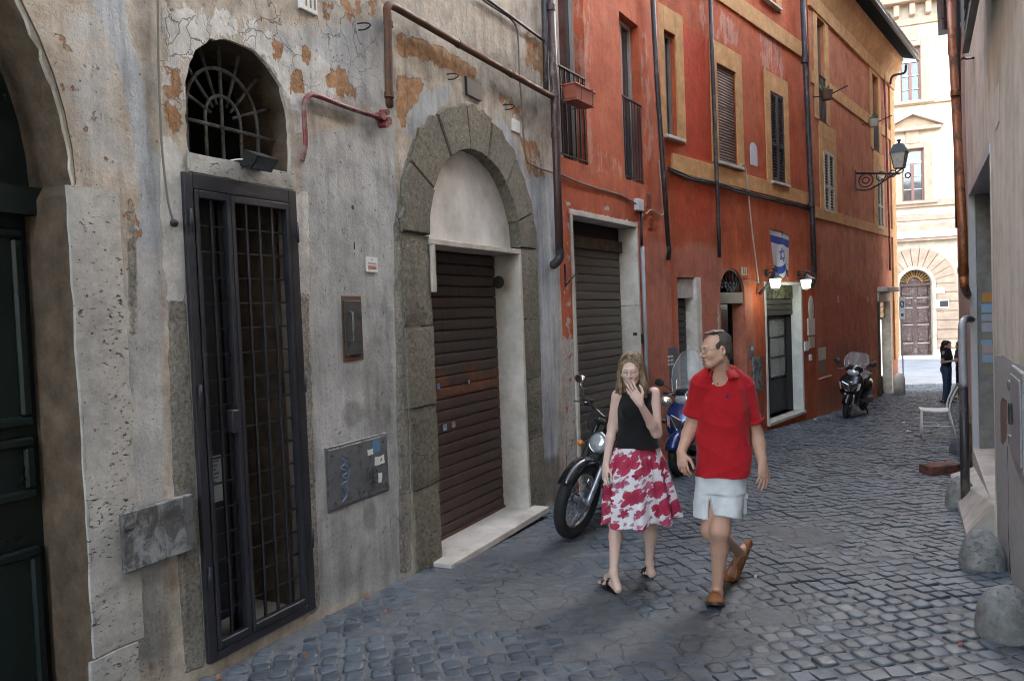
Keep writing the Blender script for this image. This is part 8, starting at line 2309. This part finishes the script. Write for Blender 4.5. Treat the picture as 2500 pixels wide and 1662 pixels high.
# floral skirt: pleated cloth of revolution with swinging hem
t = NT('floral print cotton'); uv = t.new('ShaderNodeUVMap').outputs[0]
def flowers(scale, petals, size, seed):
    mp = t.new('ShaderNodeMapping'); t.l.new(uv, mp.inputs[0]); mp.inputs['Location'].default_value = (seed, seed * 1.7, 0)
    wob = t.new('ShaderNodeTexNoise', Scale=scale * 1.4, Detail=2.0); t.l.new(mp.outputs[0], wob.inputs['Vector'])
    wv_ = t.new('ShaderNodeVectorMath', operation='MULTIPLY_ADD'); t.l.new(wob.outputs['Color'], wv_.inputs[0]); wv_.inputs[1].default_value = (.02,) * 3; t.l.new(mp.outputs[0], wv_.inputs[2])
    vo = t.new('ShaderNodeTexVoronoi', Scale=scale, Randomness=.75); vo.voronoi_dimensions = '2D'; t.l.new(wv_.outputs[0], vo.inputs['Vector'])
    df = t.new('ShaderNodeVectorMath', operation='SUBTRACT'); 
    scl = t.new('ShaderNodeVectorMath', operation='SCALE', Scale=scale); t.l.new(wv_.outputs[0], scl.inputs[0])
    scp = t.new('ShaderNodeVectorMath', operation='SCALE', Scale=scale); t.l.new(vo.outputs['Position'], scp.inputs[0])
    t.l.new(scl.outputs[0], df.inputs[0]); t.l.new(scp.outputs[0], df.inputs[1])
    xyz = t.sep(df.outputs[0]); rnd = t.sep(vo.outputs['Color'])
    ang_ = t.math('ADD', t.math('ARCTAN2', xyz[1], xyz[0]), t.math('MULTIPLY', rnd[0], 6.28))
    pet = t.math('ABSOLUTE', t.math('COSINE', t.math('MULTIPLY', ang_, petals / 2)))
    rad = t.math('MULTIPLY', t.math('MULTIPLY_ADD', t.math('POWER', pet, .7), .72), size)
    rad = t.math('ADD', rad, size * .22)
    m = t.math('GREATER_THAN', rad, vo.outputs['Distance']); keep = t.math('GREATER_THAN', rnd[1], .22)
    return t.math('MULTIPLY', m, keep), vo.outputs['Distance'], rnd[2], ang_
f1, dist1, rn1, an1 = flowers(5.6, 5, .33, 3.1); f2, dist2, rn2, an2 = flowers(9.0, 5, .24, 7.7); f3, dist3, rn3, an3 = flowers(17.0, 3, .2, 1.3)
base_c = t.ramp(t.noise(uv, 9, 3, .5), [(.35, (.62, .58, .6)), (.7, (.72, .71, .72))])
red1 = t.mix(rn1, (.24, .012, .04), (.36, .022, .06)); red1 = t.mix(t.ramp(dist1, [(.02, .0), (.5, .6)]), red1, (.52, .08, .13))
vein = t.math('LESS_THAN', t.math('ABSOLUTE', t.math('SINE', t.math('MULTIPLY', an1, 7.5))), .12)
red1 = t.mix(t.math('MULTIPLY', vein, .55), red1, (.16, .01, .03))
c = t.mix(t.math('MULTIPLY', f3, .8), base_c, (.36, .06, .13)); c = t.mix(f2, c, t.mix(rn2, (.28, .015, .05), (.45, .12, .2))); c = t.mix(f1, c, red1)
ln_ = t.ramp(t.noise(t.new('ShaderNodeMapping', Scale=(5, 1.3, 1), Vector=uv).outputs[0], 2.2, 3, .5, 1.2), [(.488, 0), (.496, 1), (.504, 0)])
c = t.mix(t.math('MULTIPLY', ln_, .75), c, (.06, .015, .03))
t.put(t.b, 'Base Color', c); t.b.inputs['Roughness'].default_value = .8; t.b.inputs['Specular IOR Level'].default_value = .2
t.bump(t.noise(uv, 60, 4, .6), .2, .004)
M['floral'] = t.mat
def skirt(name, mat, r_off, z_off, parent, n=160, m=36):
    cT, cB = J(1554, 1088, 5.56), J(1566, 1262, 5.54)
    aT, aB = (J(1609, 1090, 5.56)[0] - J(1499, 1090, 5.56)[0]) / 2, (J(1664, 1280, 5.54)[0] - J(1468, 1280, 5.54)[0]) / 2
    rr_ = random.Random(3); ph = [rr_.uniform(0, 6.28) for _ in range(6)]
    vv, uvs, ff = [], [], []
    for j in range(m + 1):
        v_ = j / m
        for i in range(n + 1):
            th = 2 * math.pi * i / n
            tt = v_ ** .8
            fold = (math.sin(9 * th + ph[0] + .6 * math.sin(2 * th)) * .5 + math.sin(15 * th + ph[1]) * .28 + math.sin(5 * th + ph[2]) * .35) * (.155 * tt + .014)
            if v_ < .16: fold += .016 * math.sin(34 * th) * (v_ / .16)
            else: fold += .016 * math.sin(34 * th) * max(0, 1 - (v_ - .16) * 3.2)
            bulge = 1 + .12 * math.sin(math.pi * min(1, v_ * 1.15)) * (1 if math.cos(th) < 0 else .15)
            a = (aT + (aB - aT) * tt) * bulge; b = .118 + (.27 - .118) * tt
            rr2 = 1 + fold - .04 * tt
            c_ = cT + (cB - cT) * v_
            x = a * math.cos(th) * rr2 + r_off; y = b * math.sin(th) * rr2
            z = c_[2] + z_off * v_ + (.012 * math.sin(5 * th + 1) + .01 * math.cos(th) - .012 * math.sin(9 * th + ph[0])) * v_ - .018 * v_ * (1 if math.sin(th) < 0 else -.2) * abs(math.sin(th))
            px_ = c_[0] + x * math.cos(yawW) - y * math.sin(yawW); py_2 = c_[1] + x * math.sin(yawW) * .3 + y * math.cos(yawW)
            vv.append((px_ - orgW.x, py_2 - orgW.y, z - orgW.z)); uvs.append((i / n * 1.55 * (.72 + .28 * v_), v_ * .62))
    ff = [(j*(n+1)+i, j*(n+1)+i+1, (j+1)*(n+1)+i+1, (j+1)*(n+1)+i) for j in range(m) for i in range(n)]
    me = bpy.data.meshes.new(name); me.from_pydata(vv, [], ff); ul = me.uv_layers.new(name='UVMap')
    for lp in me.loops: ul.data[lp.index].uv = uvs[lp.vertex_index]
    me.polygons.foreach_set('use_smooth', [True] * len(ff)); me.materials.append(mat)
    return link(name, me, parent)
skirt('floral_skirt', M['floral'], 0, 0, WOM)
# sandals
lea = plain('black sandal leather', (.015, .013, .012), .3, 0, .15, 12)
def sandal(heel, toe, d, q):
    e = empty('sandal', (0, 0, 0), 0, WOM); h = Vector(heel) - orgW; t_ = Vector(toe) - orgW; d, q = Vector(d), Vector(q)
    L = (t_ - h).length; h = h.copy(); z0 = min(h.z, t_.z)
    gh = lambda p: gz(0, p.y + orgW.y) - orgW.z
    pr = [(-.03, .02), (.0, .03), (.3, .03), (.6, .038), (.85, .042), (1.02, .036), (1.1, .018)]
    m_ = MB(); m_.hull([[tuple(Vector(((h + d * a * L) + q * w_ * sg).xy.to_3d()) + Vector((0, 0, gh(h + d * a * L) + zz))) for sg, zz in ((-1, .001), (1, .001), (1, .016), (-1, .016))] for a, w_ in pr]); m_.build('sole', lea, e, 40)
    for a, hh, ww in ((.78, .044, .044), (.45, .072, .04)):
        c0 = h + d * a * L; g = gh(c0)
        arc = [Vector((c0.x, c0.y, g)) + q * ww * math.cos(b) + Vector((0, 0, .012 + hh * math.sin(b))) for b in [math.pi * k / 12 for k in range(13)]]
        s_ = MB(); s_.hull([[tuple(p - d * .014), tuple(p + d * .014), tuple(p + d * .014 + Vector((0, 0, .004))), tuple(p - d * .014 + Vector((0, 0, .004)))] for p in arc]); s_.build('strap', lea, e, True)
        MB().bbox(-.008, .008, -.004, .004, -.007, .007, .001).xf(Matrix.Translation(arc[3] + Vector((0, 0, .003)))).build('buckle', M['chrome'], e)
sandal(h1, t1, d1_, q1); sandal(h2, t2, d2_, q2)

# ============================================================ the two people at the end of the street
def standing(px, pyf, pyh, label, top_m, leg_m, hair_m, yaw, arm_fwd=True, lean=0.0):
    g = far_pt(px, pyf); H = (pyf - pyh) * g.y / F; s = H / 1.66
    e = empty('person', g); tag(e, label, 'person')
    f = turned(px, 900, yaw); l = Vector((-f.y, f.x, 0)); fn_, ln_ = np.array(f), np.array(l)
    P = lambda a, b, z: ln_ * a * s + fn_ * b * s + np.array([0, 0, z * s])
    Mh = head_frame(P(0, .03, 1.53), f, R(12)); hp, PH = head_prims(Mh, .92 * s, True)
    b = hp + [cap(PH(0, .03, -.06), P(0, 0, 1.38), .05 * s, .055 * s, .03), cap(P(0, 0, 1.36), P(0, 0, 1.05), .11 * s, .10 * s, .05), cap(P(0, 0, .98), P(0, -.01, .88), .11 * s, .13 * s, .05)]
    for x in (-1, 1):
        b += [cap(P(x * .09, 0, .85), P(x * .09, .02, .48), .085 * s, .058 * s), cap(P(x * .09, .02, .48), P(x * .1, -.02, .08), .055 * s, .035 * s), cap(P(x * .1, -.05, .04), P(x * .11, .14, .03), .035 * s, .028 * s),
              cap(P(x * .16, 0, 1.34), P(x * .19, -.03, 1.08), .045 * s, .036 * s), cap(P(x * .19, -.03, 1.08), P(x * .10, .22, 1.12), .035 * s, .024 * s)]
        b += hand_prims(P(x * .10, .22, 1.12), f + Vector((0, 0, .3)), l * x + Vector((0, 0, .3)), x, .9 * s)
    link('body', sdf_mesh('body', b, .008, skin_d, None, 1, (0, 0, 0)), e)
    tpp = [cap(P(0, 0, 1.36), P(0, .02, 1.2), .135 * s, .14 * s, .04), cap(P(0, .02, 1.2), P(0, 0, .98), .14 * s, .125 * s, .04)] + [flat(P(x * .12, 0, 1.36), P(x * .18, -.02, 1.18), .07 * s, .06 * s) for x in (-1, 1)]
    link('top', sdf_mesh('top', tpp, .01, top_m, fold_fn(3, .01, 22), 1, (0, 0, 0)), e)
    lg = [cap(P(0, 0, 1.0), P(0, -.01, .88), .125 * s, .142 * s, .04)] + [q for x in (-1, 1) for q in (cap(P(x * .085, 0, .86), P(x * .09, .02, .48), .098 * s, .072 * s, .03), flat(P(x * .09, .02, .5), P(x * .1, -.02, .07), .072 * s, .058 * s))]
    link('trousers', sdf_mesh('trousers', lg, .01, leg_m, fold_fn(4, .008, 24), 1, (0, 0, 0)), e)
    R3 = np.array(Mh.to_3x3())
    hr = [ell(PH(0, .03, .04), [.09 * s, .105 * s, .092 * s], .01, R3), cap(PH(0, .07, 0), PH(0, .10, -.17), .085 * s, .06 * s, .03), ell(PH(0, -.13, -.04), [.07 * s, .085 * s, .12 * s], .01, R3, True)]
    link('hair', sdf_mesh('hair', hr, .008, hair_m, fold_fn(6, .02, 60), 1, (0, 0, 0)), e)
    for x in (-1, 1):
        m_ = MB(); m_.hull([[tuple(P(x * .1 + dx, y_, z_)) for dx, z_ in ((-w_, .0), (w_, .0), (w_ * .8, hh), (-w_ * .8, hh))] for y_, w_, hh in ((-.11, .03, .06), (0, .042, .075), (.12, .045, .05), (.18, .03, .03))]); m_.build('shoe', M['black'], e, 50)
    return e, P
tee = mat_cloth('black t-shirt', (.012, .011, .014), 300); jean = mat_cloth('blue denim', (.035, .06, .11), 300); darkhair = mat_hair('long dark curly hair', (.01, .007, .006), (.03, .02, .016))
e1, P1 = standing(2312, 982, 829, 'woman in black t-shirt and blue jeans standing at the square reading a phone', tee, jean, darkhair, R(-70))
MB().bbox(-.035, .035, -.005, .005, -.06, .06, .004).xf(Matrix.Translation(Vector(P1(0, .31, 1.16)))).build('phone', M['black'], e1)
standing(2347, 975, 832, 'person in dark clothes mostly hidden behind the grey waste pipe', mat_cloth('dark rose top', (.12, .05, .06), 300), tee, darkhair, R(70))
